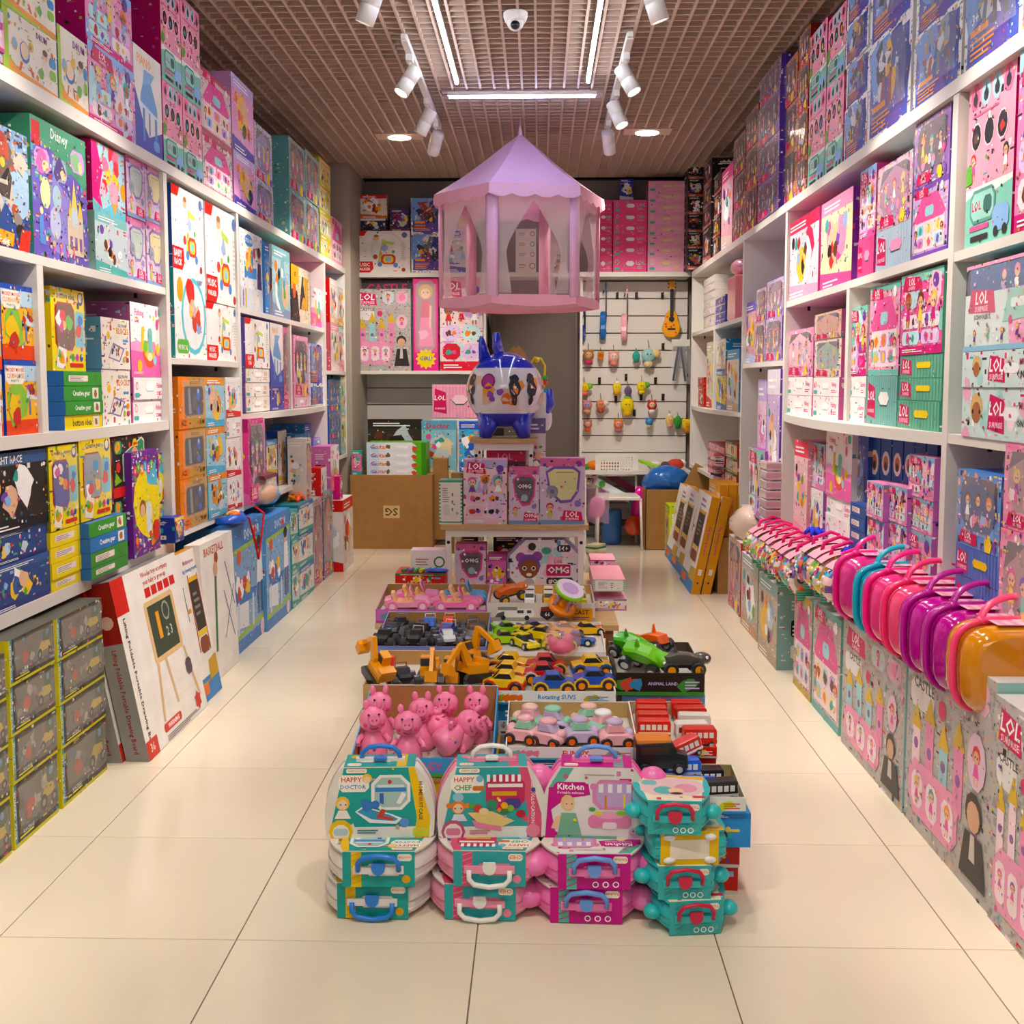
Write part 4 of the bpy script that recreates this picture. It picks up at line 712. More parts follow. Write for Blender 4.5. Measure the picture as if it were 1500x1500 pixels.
col_('R',Xt,z,1198,1243,[275],'gen','f6e2b8,f09ac0,e0559a','pale yellow and pink beauty playset box','8a3aa8',.35)
col_('R',Xt,z,1152,1197,[304],'gen','f2d8e2,d8305a,f0a8c4','white and red kitchen playset box','d84a8a',.35)
ROW='in right middle far cell'
z=1.225
col_('R',Xt,z,1193,1232,[452,493,552,581],['hbox','hbox','film','film'],['f3f0ee,Fishing,e0589a,fff']*2+['e8d8c8,9ab0a8','d8b8a0,c89a8a'],['flat white fishing game box','flat white fishing game box','clear pack with toy cafe','clear pack with small dolls'],'c8609a',.3)
col_('R',Xt,z,1153,1191,[478,551,580],['hbox','hbox','film'],['f3f0ee,Fishing,e0589a,fff']*2+['f29ac0,e8b8c8'],['flat white fishing game box','flat white fishing game box','pink box with white gown doll'],'c8609a',.3)
ROW='in right middle near cell'
col_('R',Xt,z,1319,1381,[388,516,553,588],['stripe']*3+['doll'],['6fb79c,5aa58a,f4d61c']*3+['ee5a9e,86cdbb,d6187f'],['flat green striped drawer box with yellow handle']*3+['pink doll cabinet box with teal band'],'4f9a82',.32)
col_('R',Xt,z,1272,1316,[410,550],['stripe','house'],['86bfb8,6fb0aa,f4f2ee','f0a0c4,74c4b4'],['teal striped drawer box with white handle','tall pink and teal dollhouse box'],['6fb0aa','c21488'],.32)
col_('R',Xt,z,1245,1270,[446,550,582],['hbox','hbox','doll'],['f3f0ee,Game,e0589a,fff']*2+['f0a8a8,74c4b4,d6187f'],['flat white box with handle, half hidden by the divider','flat white box with handle, half hidden by the divider','pink and teal doll box next to the divider'],'e8e4e0',.32)
ROW='on right bottom shelf'
z=.60
col_('R',Xt-.02,z,1338,1376,[672,738,790],'doll','f0a0c0,8fb8d0,e488b8','pink boxed doll set','b868b8',.3,top='e888b8')
col_('R',Xt-.04,z,1303,1336,[718,775,838],'doll','f0a0c0,8fb8d0,e488b8','pink boxed doll set','b868b8',.3,top='e888b8')
col_('R',Xt-.06,z,1277,1302,[712,768,830],'doll','f0a0c0,8fb8d0,e488b8','pink boxed doll set','b868b8',.3,top='e888b8')
for k in range(6): col_('R',Xt+.02,z,1278+17*k,1294+17*k,[641],'book','','upright dark blue book box with gold lettering','163a80',.2,jit=.001)
col_('R',Xt-.05,z,1252,1275,[745,765,785,805],'spine','2a559a,lab,fff','flat small blue box','22468a',.2)
col_('R',Xt,z,1256,1276,[640],'robot','','blue robot toy box with yellow tag','2a559a',.15)
col_('R',Xt-.02,z,1215,1254,[637,740,770],['hbox','hbox','fish'],['f3f0ee,Game,e0589a,fff']*2+[''],['flat white drawer box','flat white drawer box','upright white and pink fishing game box'],'e8e2e0',.3)
col_('R',Xt,z,1189,1213,[652,722],['gen','doll'],['f2efec,f2efec,d8342e','f0a0c0,8fc0c8,e488b8'],['white stacking toy box','pink box with teal band'],'a868b8',.25)
col_('R',Xt-.02,z,1168,1188,[648],'gen','f0c8cc,e8405a,f0a8b8','tall red and pink doll box','e8a0b0',.2)
ROW='high in narrow right unit'
col_('R',Xt,1.51,1122,1146,[404,462],'film','b8a0d0,8a7080','purple sided pony window box','4a2a9a',.3,top='4a3a9a')
col_('R',Xt,1.51,1107,1121,[420,470],'film','d0a8c0,8a7080','pale pony window box','b090c0',.3)
col_('R',Xt,1.51,1090,1106,[440],'gen','d8a0a8,6a5ab8,b8c8e8','narrow pink and violet box','8a6ab8',.25)
ROW='low in narrow right unit'
col_('R',Xt-.03,.60,1126,1145,[540],'gen','c8b0d8,e8e0f0,8a6ab0','very tall violet and white pony doll box','5a3aa0',.2)
col_('R',Xt+.0,.60,1112,1125,[555],'gen','e8c8e0,c8b8e8,e88ac0','tall pale lilac box','a868b8',.2)
col_('R',Xt-.05,.60,1100,1124,[662],'doll','c8b8b0,8fc8b8,a868b8','teal and beige box with small pictures','a848a8',.2)
ROW='high in last right unit'
z=1.82
col_('R',Xt,z,1048,1062,[431,443,455,466],'gen','4a4ab0,d8c8a8,4a4ab0','small blue and brown game box','4a4ab0',.3)
col_('R',Xt,z,1030,1046,[402,413,424,436,448,459],'gen','d8d0cc,c8c0bc,b8aca8','flat pale grey game box','d8ccc0',.3)
ROW='mid last right unit'
z=1.195
col_('R',Xt,z,1066,1084,[510],'gen','e8dccc,5aa8d0,c8b89a','cream box with wooden toy picture','3a90c0',.25)
col_('R',Xt,z,1050,1064,[495,540],'gen',['e8d048,5a9ad0,3a78b8','ece4d4,e0d4c0,d8c8b0'],['yellow and blue building block box','upright cream wooden toy box'],'2f8ac0',.25)
col_('R',Xt,z,1036,1044,[500],'gen','e0d8b8,d0c8a8,c83a2a','narrow cream box','c8c09a',.2)
col_('R',Xt,z,1024,1032,[552,568],'gen','c83a22,c83a22,b02a1a','small red box','c02a1a',.2)
ROW='low in last right unit'
z=.69
col_('R',Xt,z,1066,1083,[650,675,698],'gen','e8c8a0,3a3a3a,8ab03a','box with small green and yellow pictures','a83a2a',.25)
col_('R',Xt,z,1040,1064,[655,668,682,695],'gen','e89ab0,3a3030,c83a2a','thin pink and red card box','a83a4a',.25)

# ---------- goods standing on the floor along the left ----------
Xf=-1.555
ROW='on the left floor'
col_('L',Xf,0,66,136,[915,981,1049,1116],'car','','clear fronted box with crawler toy truck','cfc63a',.26,top='5a5850')
col_('L',Xf,0,-8,62,[948,1020,1098,1172],'car','','clear fronted box with crawler toy truck','cfc63a',.26,top='5a5850')
col_('L',Xf,0,-100,-12,[1010,1090,1170,1260],'car','','clear fronted box with crawler toy truck','cfc63a',.26,top='5a5850')
ROW='on the left floor'
Xd=-1.52
col_('L',Xd-.02,0,331,382,[778],'doc','','tall blue toy doctor desk box','5f9fd8',.3,top='3f7ec4')
col_('L',Xd,0,383,419.5,[763],'doc','','tall blue toy doctor desk box','5f9fd8',.3,top='3f7ec4')
col_('L',Xd,0,421,432,[752,795,840],'gen','c8dcd8,5aa8a8,3a9a9a','small teal and white toy box','3a9a9a',.25)
col_('L',Xd,0,432.5,454,[742,788,838],'gen','e8e8e4,3a7ab8,4aa8a0','white toy box with building set picture','2f8a9a',.25)
col_('L',Xd,0,455,468,[735],'film','c8a0a8,b08a90','tall pale window doll box','a8c0c0',.25)
col_('L',Xd,0,469,483,[722],'film','8ab8b0,c89a8a','tall teal and red window doll box','7a3a9a',.25)
col_('L',-1.44,0,499,514,[735],'gen','e2d8d0,d8342e,e0d4cc','tall white toy guitar box with red spine','d81c18',.2,top='e8e4e0',sa=('gen','e8e4e0,d81c18,d81c18'))
# ---------- along the right ----------
Xg=1.175
ROW='on the right floor'
col_('R',Xg,0,1345,1480,[1013],'castle','','grey dotted castle playset box','8fb8b4',.34,top='b8b4b4')
col_('R',Xg,0,1481,1600,[1110],'castle','r','grey dotted castle playset box','8fb8b4',.34,top='b8b4b4')
col_('R',Xg,0,1247,1343,[985],'castle','','grey dotted castle playset box','8fb8b4',.34,top='b8b4b4')
col_('R',Xg+.01,0,1203,1245,[918],'house','c8b4b0,6ab0b0','tall pale castle box in yellow and teal','7ab8b0',.34,top='c8c8c4')
col_('R',Xg+.01,0,1174,1201,[890],'house','c8a8a8,c8b040','tall pale castle box in yellow and pink','7ab8b0',.34,top='c8c8c4')
ROW='on the right floor'
col_('R',1.15,0,1119,1147,[866],'gen','c4b4a0,8ab0a8,b8a890','tall pale green mermaid toy box','8fb0ac',.34,top='d8d4d0')
col_('R',1.17,0,1092,1117,[832],'gen','c8b8a8,a8b8b0,c89a7a','tall pale beige toy box','b0b8b0',.34,top='d8d4d0')
col_('R',1.19,0,1072,1090,[800],'film','c8b8b4,b89a90','clear fronted box with red frame','c02a20',.34,top='d8d0cc')

# ================= helpers for goods facing the camera =================
def X_(px,Y,z=.4): 
    # px at given Y (nearly independent of height)
    return at(px,(700 if z<1 else 450),1,Y).x
def F(px0,px1,Y,z0,tops,kind,opt,desc,row,side='e6a8c6',d=.15,top=None,sa=None,name='toy_box',grp=None,rot=0,fl=False):
    """stack of cartons facing the camera; tops = measured tops, highest first"""
    x0=at(px0,600,1,Y).x; x1=at(px1,600,1,Y).x; z=z0; n=len(tops)
    ks=kind if isinstance(kind,list) else [kind]*n; os_=opt if isinstance(opt,list) else [opt]*n; ds=desc if isinstance(desc,list) else [desc]*n
    for i,t in enumerate(tops[::-1]):
        zt=at((px0+px1)/2,t,1,Y).z; h=zt-z-.001
        if h<.008: print('BAD F',desc,z,zt); h=.05
        SEED[0]+=1; o=carton(name,x1-x0-.003,h,d,ks[i],os_[i],side,(x0+.0015,Y,z),(0,0,rot),SEED[0],top=top,sideart=sa)
        if fl: film(o,x1-x0-.003,h)
        REG.append((o,ds[i],row,('F',round(x0+10,2)),i,[],x0)); z+=h+.001
    return z
COLX=True
def tray(px0,px1,Y0,Y1,z,hf,hb,out,inn,label,art=None,name='display_tray',fl=.01,liner='ded8cf'):
    """open topped display carton"""
    x0=X_(px0,Y0); x1=X_(px1,Y0); w=x1-x0; D=Y1-Y0; o=empty(name,(x0,Y0,z)); t=.004
    b=MB(); b.box(0,0,0,w,D,.004,out); b.box(t,t,.0045,w-t,D-t,fl,liner); b.box(0,0,.004,w,t,hf,out); b.poly([(t,t+.0004,fl),(w-t,t+.0004,fl),(w-t,t+.0004,hf),(t,t+.0004,hf)],inn)
    b.box(0,D-t,.004,w,D,hb,out); b.poly([(t,D-t-.0006,fl),(w-t,D-t-.0006,fl),(w-t,D-t-.0006,hb-.001),(t,D-t-.0006,hb-.001)][::-1],inn); b.box(0,D-t,hb,w,D,hb+.0008,'e8dcc8')
    for x in (0,w-t): b.prism([(t,.004),(D-t,.004),(D-t,hb),(t,hf)],x,x+t,out,'x')
    for x,q in ((t+.0005,1),(w-t-.0005,0)): b.poly([(x,t,fl),(x,D-t,fl),(x,D-t,hb-.001),(x,t,hf-.001)],inn)
    if art:
        c=Cv(w,hf,5); ART[art[0]](c,art[1]); c.emit(b,Vector((0,0,0)),Vector((1,0,0)),Vector((0,0,1)),Vector((0,-1,0)))
    b.obj('carton_body',PRINT,o); tag(o,label,'tray','display trays of the centre island'); return o,z+fl+.0005
# ---------------- toy vehicles ----------------
def wheels(o,L,W,r,wd,tc,rc,y=None):
    M0=None
    b=MB(); b.prism([(r*cos(2*PI*i/12),r*sin(2*PI*i/12)) for i in range(12)],-wd/2,wd/2,tc,'y',False,None,r*.12); b.prism([(r*.55*cos(2*PI*i/10),r*.55*sin(2*PI*i/10)) for i in range(10)],-wd*.52,wd*.52,rc,'y')
    me=b.data('wheel',PLAS)
    for sx in (-1,1):
        for sy in (-1,1):
            w=link('wheel',me,o,(sx*L*.32,sy*(W/2-.1*wd),r)); KIDS.setdefault(o.name,[]).append(w)
def vehicle(kind,c1,c2='22252a',c3='fff',name='toy_car'):
    o=empty(name); b=MB(); g=MB()
    if kind=='race':
        L,W,r=.10,.046,.011; z=.006
        b.prism([(-.05,.010),(-.048,.022),(-.034,.027),(.0,.026),(.03,.022),(.048,.016),(.05,.009),(.03,.006),(-.03,.006)],-W/2,W/2,c1,'y',False,None,.005)
        g.prism([(-.03,.025),(-.018,.037),(.004,.037),(.026,.022)],-W*.38,W*.38,c2,'y',False,None,.004); b.prism([(-.018,.0365),(.003,.0365),(.002,.0385),(-.016,.0385)],-W*.3,W*.3,c1,'y')
        b.box(-.052,-W*.42,.03,-.042,W*.42,.033,c1); b.box(-.046,-.003,.024,-.043,.003,.031,c1); b.box(.01,-.004,.0245,.047,.004,.0265,c3)
        wheels(o,L,W,r,.010,'1c1c1e','d8d8da')
    elif kind=='suv':
        L,W,r=.12,.064,.018
        b.prism([(-.058,.02),(-.06,.036),(-.03,.042),(.03,.042),(.056,.036),(.06,.02),(.045,.014),(-.045,.014)],-W/2,W/2,c1,'y',False,None,.006)
        b.prism([(-.03,.041),(-.022,.06),(.012,.06),(.03,.041)],-W*.4,W*.4,c1,'y',False,None,.005); g.prism([(-.027,.043),(-.02,.057),(.011,.057),(.026,.043)],-W*.415,W*.415,c2,'y'); g.prism([(.026,.044),(.014,.057),(.02,.057),(.032,.044)],-W*.32,W*.32,c2,'y')
        b.box(-.062,-W*.52,.012,.062,W*.52,.02,c3)
        for sx in (-1,1): b.prism([(sx*.038+.024*cos(PI*i/6),.016+.024*sin(PI*i/6)) for i in range(7)],-W*.54,W*.54,c3,'y')
        wheels(o,L,W*1.05,r,.016,'26262a','f0902a')
    elif kind=='monster':
        L,W,r=.10,.075,.021
        b.prism([(-.04,.03),(-.042,.044),(-.02,.05),(.03,.048),(.045,.04),(.045,.03)],-.022,.022,c1,'y',False,None,.005); b.prism([(-.022,.048),(-.014,.063),(.008,.063),(.022,.046)],-.019,.019,c1,'y',False,None,.003); g.prism([(-.018,.05),(-.012,.061),(.007,.061),(.02,.048)],-.0198,.0198,c2,'y')
        b.box(-.04,-.012,.02,.04,.012,.03,'303236'); b.tube([(-.03,-.018,.03),(-.03,-.018,.07),(-.03,.018,.07),(-.03,.018,.03)],.0022,c3,6)
        for sx in (-1,1): b.tube([(sx*.032,-.03,.021),(sx*.032,.03,.021)],.004,'8a8c90',6)
        wheels(o,L,W,r,.022,'37353a','8a8a8e')
    elif kind=='digger':
        L,W,r=.09,.05,.012
        for sy in (-1,1): b.prism([(-.045,.012),(-.036,0),(.036,0),(.045,.012),(.036,.024),(-.036,.024)],sy*.026-.007,sy*.026+.007,'2a2a2c','y')
        b.box(-.035,-.024,.024,.03,.024,.046,c1); b.box(-.038,-.022,.046,-.016,.022,.058,c1); b.box(.0,-.022,.046,.028,.002,.074,c1); g.box(.003,-.0225,.05,.0285,.0025,.07,c2)
        b.prism([(.02,.04),(.034,.044),(.062,.10),(.05,.106),(.018,.06)],.006,.018,c1,'y'); b.prism([(.052,.094),(.062,.10),(.098,.052),(.09,.046)],.007,.017,c1,'y'); b.prism([(.088,.052),(.10,.056),(.104,.028),(.082,.022),(.078,.036)],-.004,.028,c1,'y'); b.tube([(.024,.012,.05),(.05,.012,.09)],.003,'c8cacc',6)
        o['dummy']=0; del o['dummy']
    elif kind=='cute':
        L,W,r=.085,.06,.015
        b.prism([(-.042,.012),(-.044,.03),(-.03,.04),(.026,.038),(.042,.03),(.043,.014),(.03,.008),(-.03,.008)],-W/2,W/2,c1,'y',True,None,.010)
        b.prism([(-.028,.038),(-.022,.062),(.01,.062),(.024,.038)],-W*.38,W*.38,c2,'y',False,None,.008); b.ball((-.004,0,.062),(.024,.024,.01),c3,10,6); b.ball((.034,0,.034),(.012,.02,.012),c3,10,6)
        wheels(o,L,W,r,.014,'2a2a2e','f06a2a')
    elif kind=='bus':
        L,W,r=.085,.036,.008
        b.prism([(-.043,.008),(-.043,.046),(-.039,.05),(.039,.05),(.043,.044),(.043,.008)],-W/2,W/2,c1,'y',False,None,.003)
        for k in range(5): g.box(-.037+.015*k,-W/2-.0008,.026,-.026+.015*k,W/2+.0008,.04,c2)
        b.box(-.043,-W/2-.0006,.014,.0432,W/2+.0006,.02,c3); g.box(.0425,-W*.4,.026,.0438,W*.4,.042,c2)
        wheels(o,L,W,r,.008,'1c1c1e','b8b8ba')
    elif kind=='van':
        L,W,r=.07,.034,.008
        b.prism([(-.034,.008),(-.034,.042),(.012,.044),(.02,.030),(.034,.026),(.035,.008)],-W/2,W/2,c1,'y',False,None,.003); b.box(-.033,-W/2+.002,.042,.012,W/2-.002,.046,c3); g.prism([(.012,.042),(.0135,.043),(.021,.031),(.02,.030)],-W*.42,W*.42,c2,'y'); g.box(-.028,-W/2-.0008,.028,.008,W/2+.0008,.038,c2)
        wheels(o,L,W,r,.008,'1c1c1e','b8b8ba')
    elif kind=='doll':
        L,W,r=.17,.09,.02
        b.prism([(-.085,.02),(-.083,.042),(-.06,.05),(-.045,.034),(.02,.034),(.03,.048),(.07,.044),(.085,.03),(.083,.016),(-.07,.014)],-W/2,W/2,c1,'y',False,None,.008)
        b.box(-.05,-W*.36,.033,.022,W*.36,.037,c3); b.prism([(-.05,.036),(-.06,.066),(-.048,.066),(-.036,.036)],-W*.36,W*.36,c3,'y'); b.prism([(-.005,.036),(-.012,.056),(-.004,.056),(.006,.036)],-W*.36,W*.36,c3,'y')
        b.tube([(.022,-W*.4,.046),(.008,-W*.38,.082),(.008,W*.38,.082),(.022,W*.4,.046)],.0035,c1,6); wheels(o,L,W,r,.014,'e87ab0','f8d0e0')
    elif kind=='animal':
        L,W,r=.12,.07,.021
        b.prism([(-.06,.03),(-.055,.055),(-.02,.064),(.02,.06),(.05,.05),(.068,.036),(.06,.028)],-.024,.024,c1,'y',False,None,.01); b.ball((.055,0,.044),(.028,.024,.018),c1,12,8); b.prism([(-.012,.06),(-.022,.088),(-.026,.06)],-.004,.004,c1,'y'); b.box(-.05,-.02,.022,.05,.02,.034,'26262a')
        for sy in (-1,1): g.ball((.066,sy*.018,.05),.005,'fff',8,6); g.ball((.07,sy*.019,.05),.003,'111',8,6)
        for k in range(5): g.prism([(.07,-.014+.007*k),(.078,-.011+.007*k),(.07,-.008+.007*k)],.03,.036,'fff','z')
        wheels(o,L,W,r,.02,'26262a',c3)
    b.obj('body',PLAS,o)
    if g.v: g.obj('window' if kind!='animal' else 'face',PLAS,o)
    return o
TPL={}
def put(kind,c1,c2,c3,loc,rz,label,group,tilt=(0,0),name='toy_car',sc=1):
    sc*={'race':1.3,'suv':1.15,'monster':1.05,'doll':1.12,'cute':1.15,'digger':1.1}.get(kind,1)
    k=(kind,c1,c2,c3,name)
    if k not in TPL: TPL[k]=o=vehicle(kind,c1,c2,c3,name)
    else: o=dup(TPL[k])
    o.location=loc; o.rotation_euler=(tilt[0],tilt[1],rz); o.scale=(sc,sc,sc); tag(o,label,'toy car' if name=='toy_car' else 'toy digger' if 'dig' in name or 'exc' in name else 'toy bus' if 'bus' in name else 'toy van',group); return o
# ---------------- play suitcases ----------------
def a_hdoc(c,o):
    c.rect(0,0,1,1,'2aa39c'); c.rect(0,0,1,.16,'f0ece4'); c.poly([(.78,1),(.9,1),(.99,.3),(.98,0),(.84,0),(.86,.3)],'f0c61e'); c.text('HOME SUITCASE',.87,.25,.06,.55,'6a3a1a',rot=3)
    c.rr(.1,.66,.3,.24,'f6f2e6'); c.text('HAPPY',.13,.79,.2,.09,'d8502e'); c.text('DOCTOR',.12,.69,.25,.08,'3f8ac0'); c.circ(.38,.85,.07,'f2c64a'); c.circ(.38,.83,.05,'f4d8b8')
    c.circ(.14,.5,.1,'f2c64a'); c.circ(.14,.48,.07,'f4d8b8'); c.poly([(.06,.28),(.22,.28),(.18,.4),(.1,.4)],'f4f2ee'); c.circ(.12,.48,.012,'4a5ab0'); c.circ(.17,.48,.012,'4a5ab0')
    c.circ(.12,.1,.17,'f0c61e'); c.circ(.12,.08,.12,'f6f2e6'); c.rr(.05,.04,.14,.1,'b8d4e0')
    c.rr(.42,.4,.38,.5,'eef2f0'); c.rr(.45,.44,.32,.42,'a8c8c0'); c.rect(.46,.66,.3,.06,'3a86c8'); c.rect(.48,.72,.26,.04,'d8e6ee'); c.poly([(.5,.64),(.54,.64),(.54,.48),(.5,.5)],'3a6ab8'); c.poly([(.66,.5),(.72,.66),(.76,.62),(.7,.48)],'f4f2ee'); c.circ(.6,.8,.03,'d8342e')
    c.poly([(.26,.38),(.34,.46),(.62,.34),(.72,.28),(.66,.2),(.4,.22)],'eef2f4'); c.poly([(.28,.38),(.35,.44),(.6,.33),(.68,.27),(.64,.24),(.42,.27)],'3f9ac0'); c.circ(.38,.46,.08,'3f7ac8'); c.circ(.34,.52,.03,'3f7ac8'); c.circ(.46,.48,.06,'3f7ac8'); c.poly([(.46,.3),(.52,.42),(.56,.4),(.54,.32),(.64,.28),(.62,.25),(.5,.28)],'c84a3a'); c.circ(.74,.22,.07,'5f9ad8'); c.lines(.28,.07,.24,.07,2,'4a8a8a'); c.rr(.82,.02,.16,.13,'d8d24a')
    c.rr(.18,.93,.2,.06,'f4efe2'); c.text('HAPPY DOCTOR',.2,.94,.16,.04,'e0803a')
def a_hchef(c,o):
    c.rect(0,0,1,1,'3aa8ac'); c.rect(0,0,1,.16,'f0ece6'); c.poly([(.76,1),(.88,1),(.99,.3),(.98,0),(.84,0),(.86,.3)],'d85a7c'); c.text('FREE COLLOCATION',.87,.2,.06,.65,'f8e0e6',rot=3)
    c.rr(.1,.64,.32,.26,'f6f0e6'); c.text('HAPPY',.13,.78,.2,.1,'d8502e'); c.text('CHEF',.13,.67,.17,.09,'4f9a4a'); c.circ(.38,.84,.05,'7fb8d8'); c.rr(.31,.67,.12,.07,'c87a3a')
    c.circ(.17,.44,.1,'e8843a'); c.circ(.08,.46,.04,'e8843a'); c.circ(.26,.46,.04,'e8843a'); c.circ(.17,.42,.07,'f4d0b0'); c.poly([(.1,.24),(.26,.24),(.22,.34),(.13,.34)],'dfe8f2'); c.circ(.17,.58,.08,'9cc8dc',.8); c.circ(.14,.42,.012,'2a4a9a'); c.circ(.2,.42,.012,'2a4a9a')
    c.circ(.12,.09,.17,'b85a7c'); c.circ(.12,.08,.13,'f2e8e2'); c.rr(.05,.04,.14,.1,'e08aa8')
    c.rr(.44,.4,.38,.5,'c2305e'); 
    for i in range(6): c.rect(.45+.06*i,.8,.03,.1,'fff')
    c.rect(.46,.72,.34,.05,'f0ece6'); c.rect(.5,.6,.24,.06,'d8a82a'); c.circ(.56,.56,.02,'e8d84a'); c.rr(.62,.42,.16,.14,'4a3a8a')
    c.poly([(.26,.36),(.5,.38),(.72,.24),(.6,.16),(.36,.22)],'e8cf88'); c.poly([(.3,.26),(.38,.22),(.58,.16),(.6,.1),(.34,.14)],'e88aac'); c.circ(.36,.42,.06,'c8402e'); c.circ(.3,.46,.04,'5fae3c'); c.circ(.42,.38,.07,'f0d8a8',.7); c.circ(.5,.47,.08,'3a8a6a'); c.circ(.62,.46,.05,'f0b42a'); c.circ(.68,.42,.05,'7fb83a'); c.circ(.62,.38,.06,'3f7a2a',.6); c.circ(.78,.34,.07,'b82a3a',.8); c.circ(.57,.4,.03,'f08a2a')
    c.lines(.28,.06,.24,.07,2,'c8788a'); c.circ(.9,.1,.1,'e88aa0'); c.rr(.18,.93,.2,.06,'f4efe2'); c.text('HAPPY CHEF',.2,.94,.16,.04,'e0803a')
def a_hkit(c,o):
    c.rect(0,0,1,1,'e9e6e2'); c.poly([(0,1),(.28,1),(.2,.82),(0,.7)],'5fb8a4'); c.poly([(0,.72),(.42,.78),(.44,.62),(.2,.56),(.06,.4),(.1,.1),(.2,0),(0,0)],'c8188a'); c.rr(.08,.6,.34,.2,'c8188a'); c.text('Kitchen',.11,.69,.28,.09,'fff'); c.text('Portable suitcase',.12,.63,.26,.04,'fbd8ec'); c.circ(.2,.88,.04,'b86a8a'); c.lines(.38,.9,.4,.03,1,'c88aa0'); c.rr(.72,.82,.12,.04,'d8306a')
    c.circ(.22,.5,.1,'e8c890',1.2); c.circ(.23,.48,.07,'f2c8a8'); c.poly([(.12,.04),(.36,.04),(.3,.36),(.16,.36)],'7fb89a'); c.poly([(.1,.3),(.16,.34),(.12,.12),(.06,.14)],'f2c8a8'); c.circ(.21,.49,.01,'333'); c.circ(.26,.49,.01,'333')
    c.rr(.46,.42,.42,.42,'e08ab8'); c.circ(.47,.74,.05,'e08ab8'); c.circ(.87,.74,.05,'e08ab8'); c.rr(.5,.46,.34,.34,'c8a8d8')
    for i in range(4): c.rect(.52+.09*i,.66,.045,.12,'f8eef2')
    c.rect(.58,.42,.02,.2,'d8842a'); c.rect(.76,.44,.02,.2,'e8d83a'); c.rr(.42,.16,.42,.18,'e888b4'); c.circ(.63,.34,.2,'f0a8c8',.28,14); c.circ(.52,.36,.06,'e2d83a',.5); c.circ(.74,.37,.07,'8ac83a',.5); c.circ(.46,.42,.05,'5a9a4a',.6); c.circ(.9,.36,.07,'5fc0c4',.5); c.rr(.56,.14,.14,.1,'f6dfe8'); c.circ(.88,.1,.09,'d8a8c0',.8); c.circ(.86,.12,.012,'222'); c.circ(.9,.12,.012,'222'); c.rect(.1,0,.6,.04,'6fb8a0')
def a_handside(c,o):
    k=o.split(','); c.rect(0,0,1,1,k[0]); c.rect(.74,0,.14,1,k[1]); 
    for i in range(6): c.poly([(.74,.16*i),(.88,.16*i+.1),(.88,.16*i+.13),(.74,.16*i+.03)],k[2])
    c.rr(.2,.34,.46,.34,k[3],.2); c.rr(.04,.06,.2,.2,'f6efe0'); c.text(k[4],.05,.09,.18,.13,'e0803a'); c.circ(.12,.78,.12,k[2]); 
    if len(k)>5:
        for i in range(3): c.circ(.2+.14*i,.86,.09,'fff'); c.circ(.2+.14*i,.86,.06,k[0])
def a_teal(c,o):
    c.rect(0,0,1,1,'f2e6c8'); c.rr(.05,.1,.9,.7,'e8c8c8'); c.circ(.3,.5,.18,'e09ab0'); c.circ(.62,.6,.16,'5fb8b0'); c.circ(.45,.62,.12,'f2c8a8'); c.circ(.45,.72,.1,'3a2a26',.5); c.rr(.7,.2,.22,.2,'6fc0b8'); c.rr(.04,.8,.2,.08,'c83a4a'); c.poly([(0,0),(1,0),(1,.14),(.5,.06),(0,.16)],'e8b84a')
for k in ('hdoc','hchef','hkit','handside','teal'): ART[k]=globals()['a_'+k]
def prof_(w,top,t): return w/2-(w/2-top/2)*max(0,t)**3.2+.006*sin(PI*t)
def capsule(w,h,top,n=10):
    """front outline of a play suitcase: curved sides narrowing to the top, centred, bottom at 0"""
    r=[]; 
    for i in range(n+1):
        t=i/n; r.append((prof_(w,top,t),h*t))
    L=[(r_[0],r_[1]) for r_ in r]; return [(-w/2+.01,-.0)]+[(w/2-.01,0)]+[(x,max(.006,z)) for x,z in L]+[(-x,max(.006,z)) for x,z in L[::-1]]
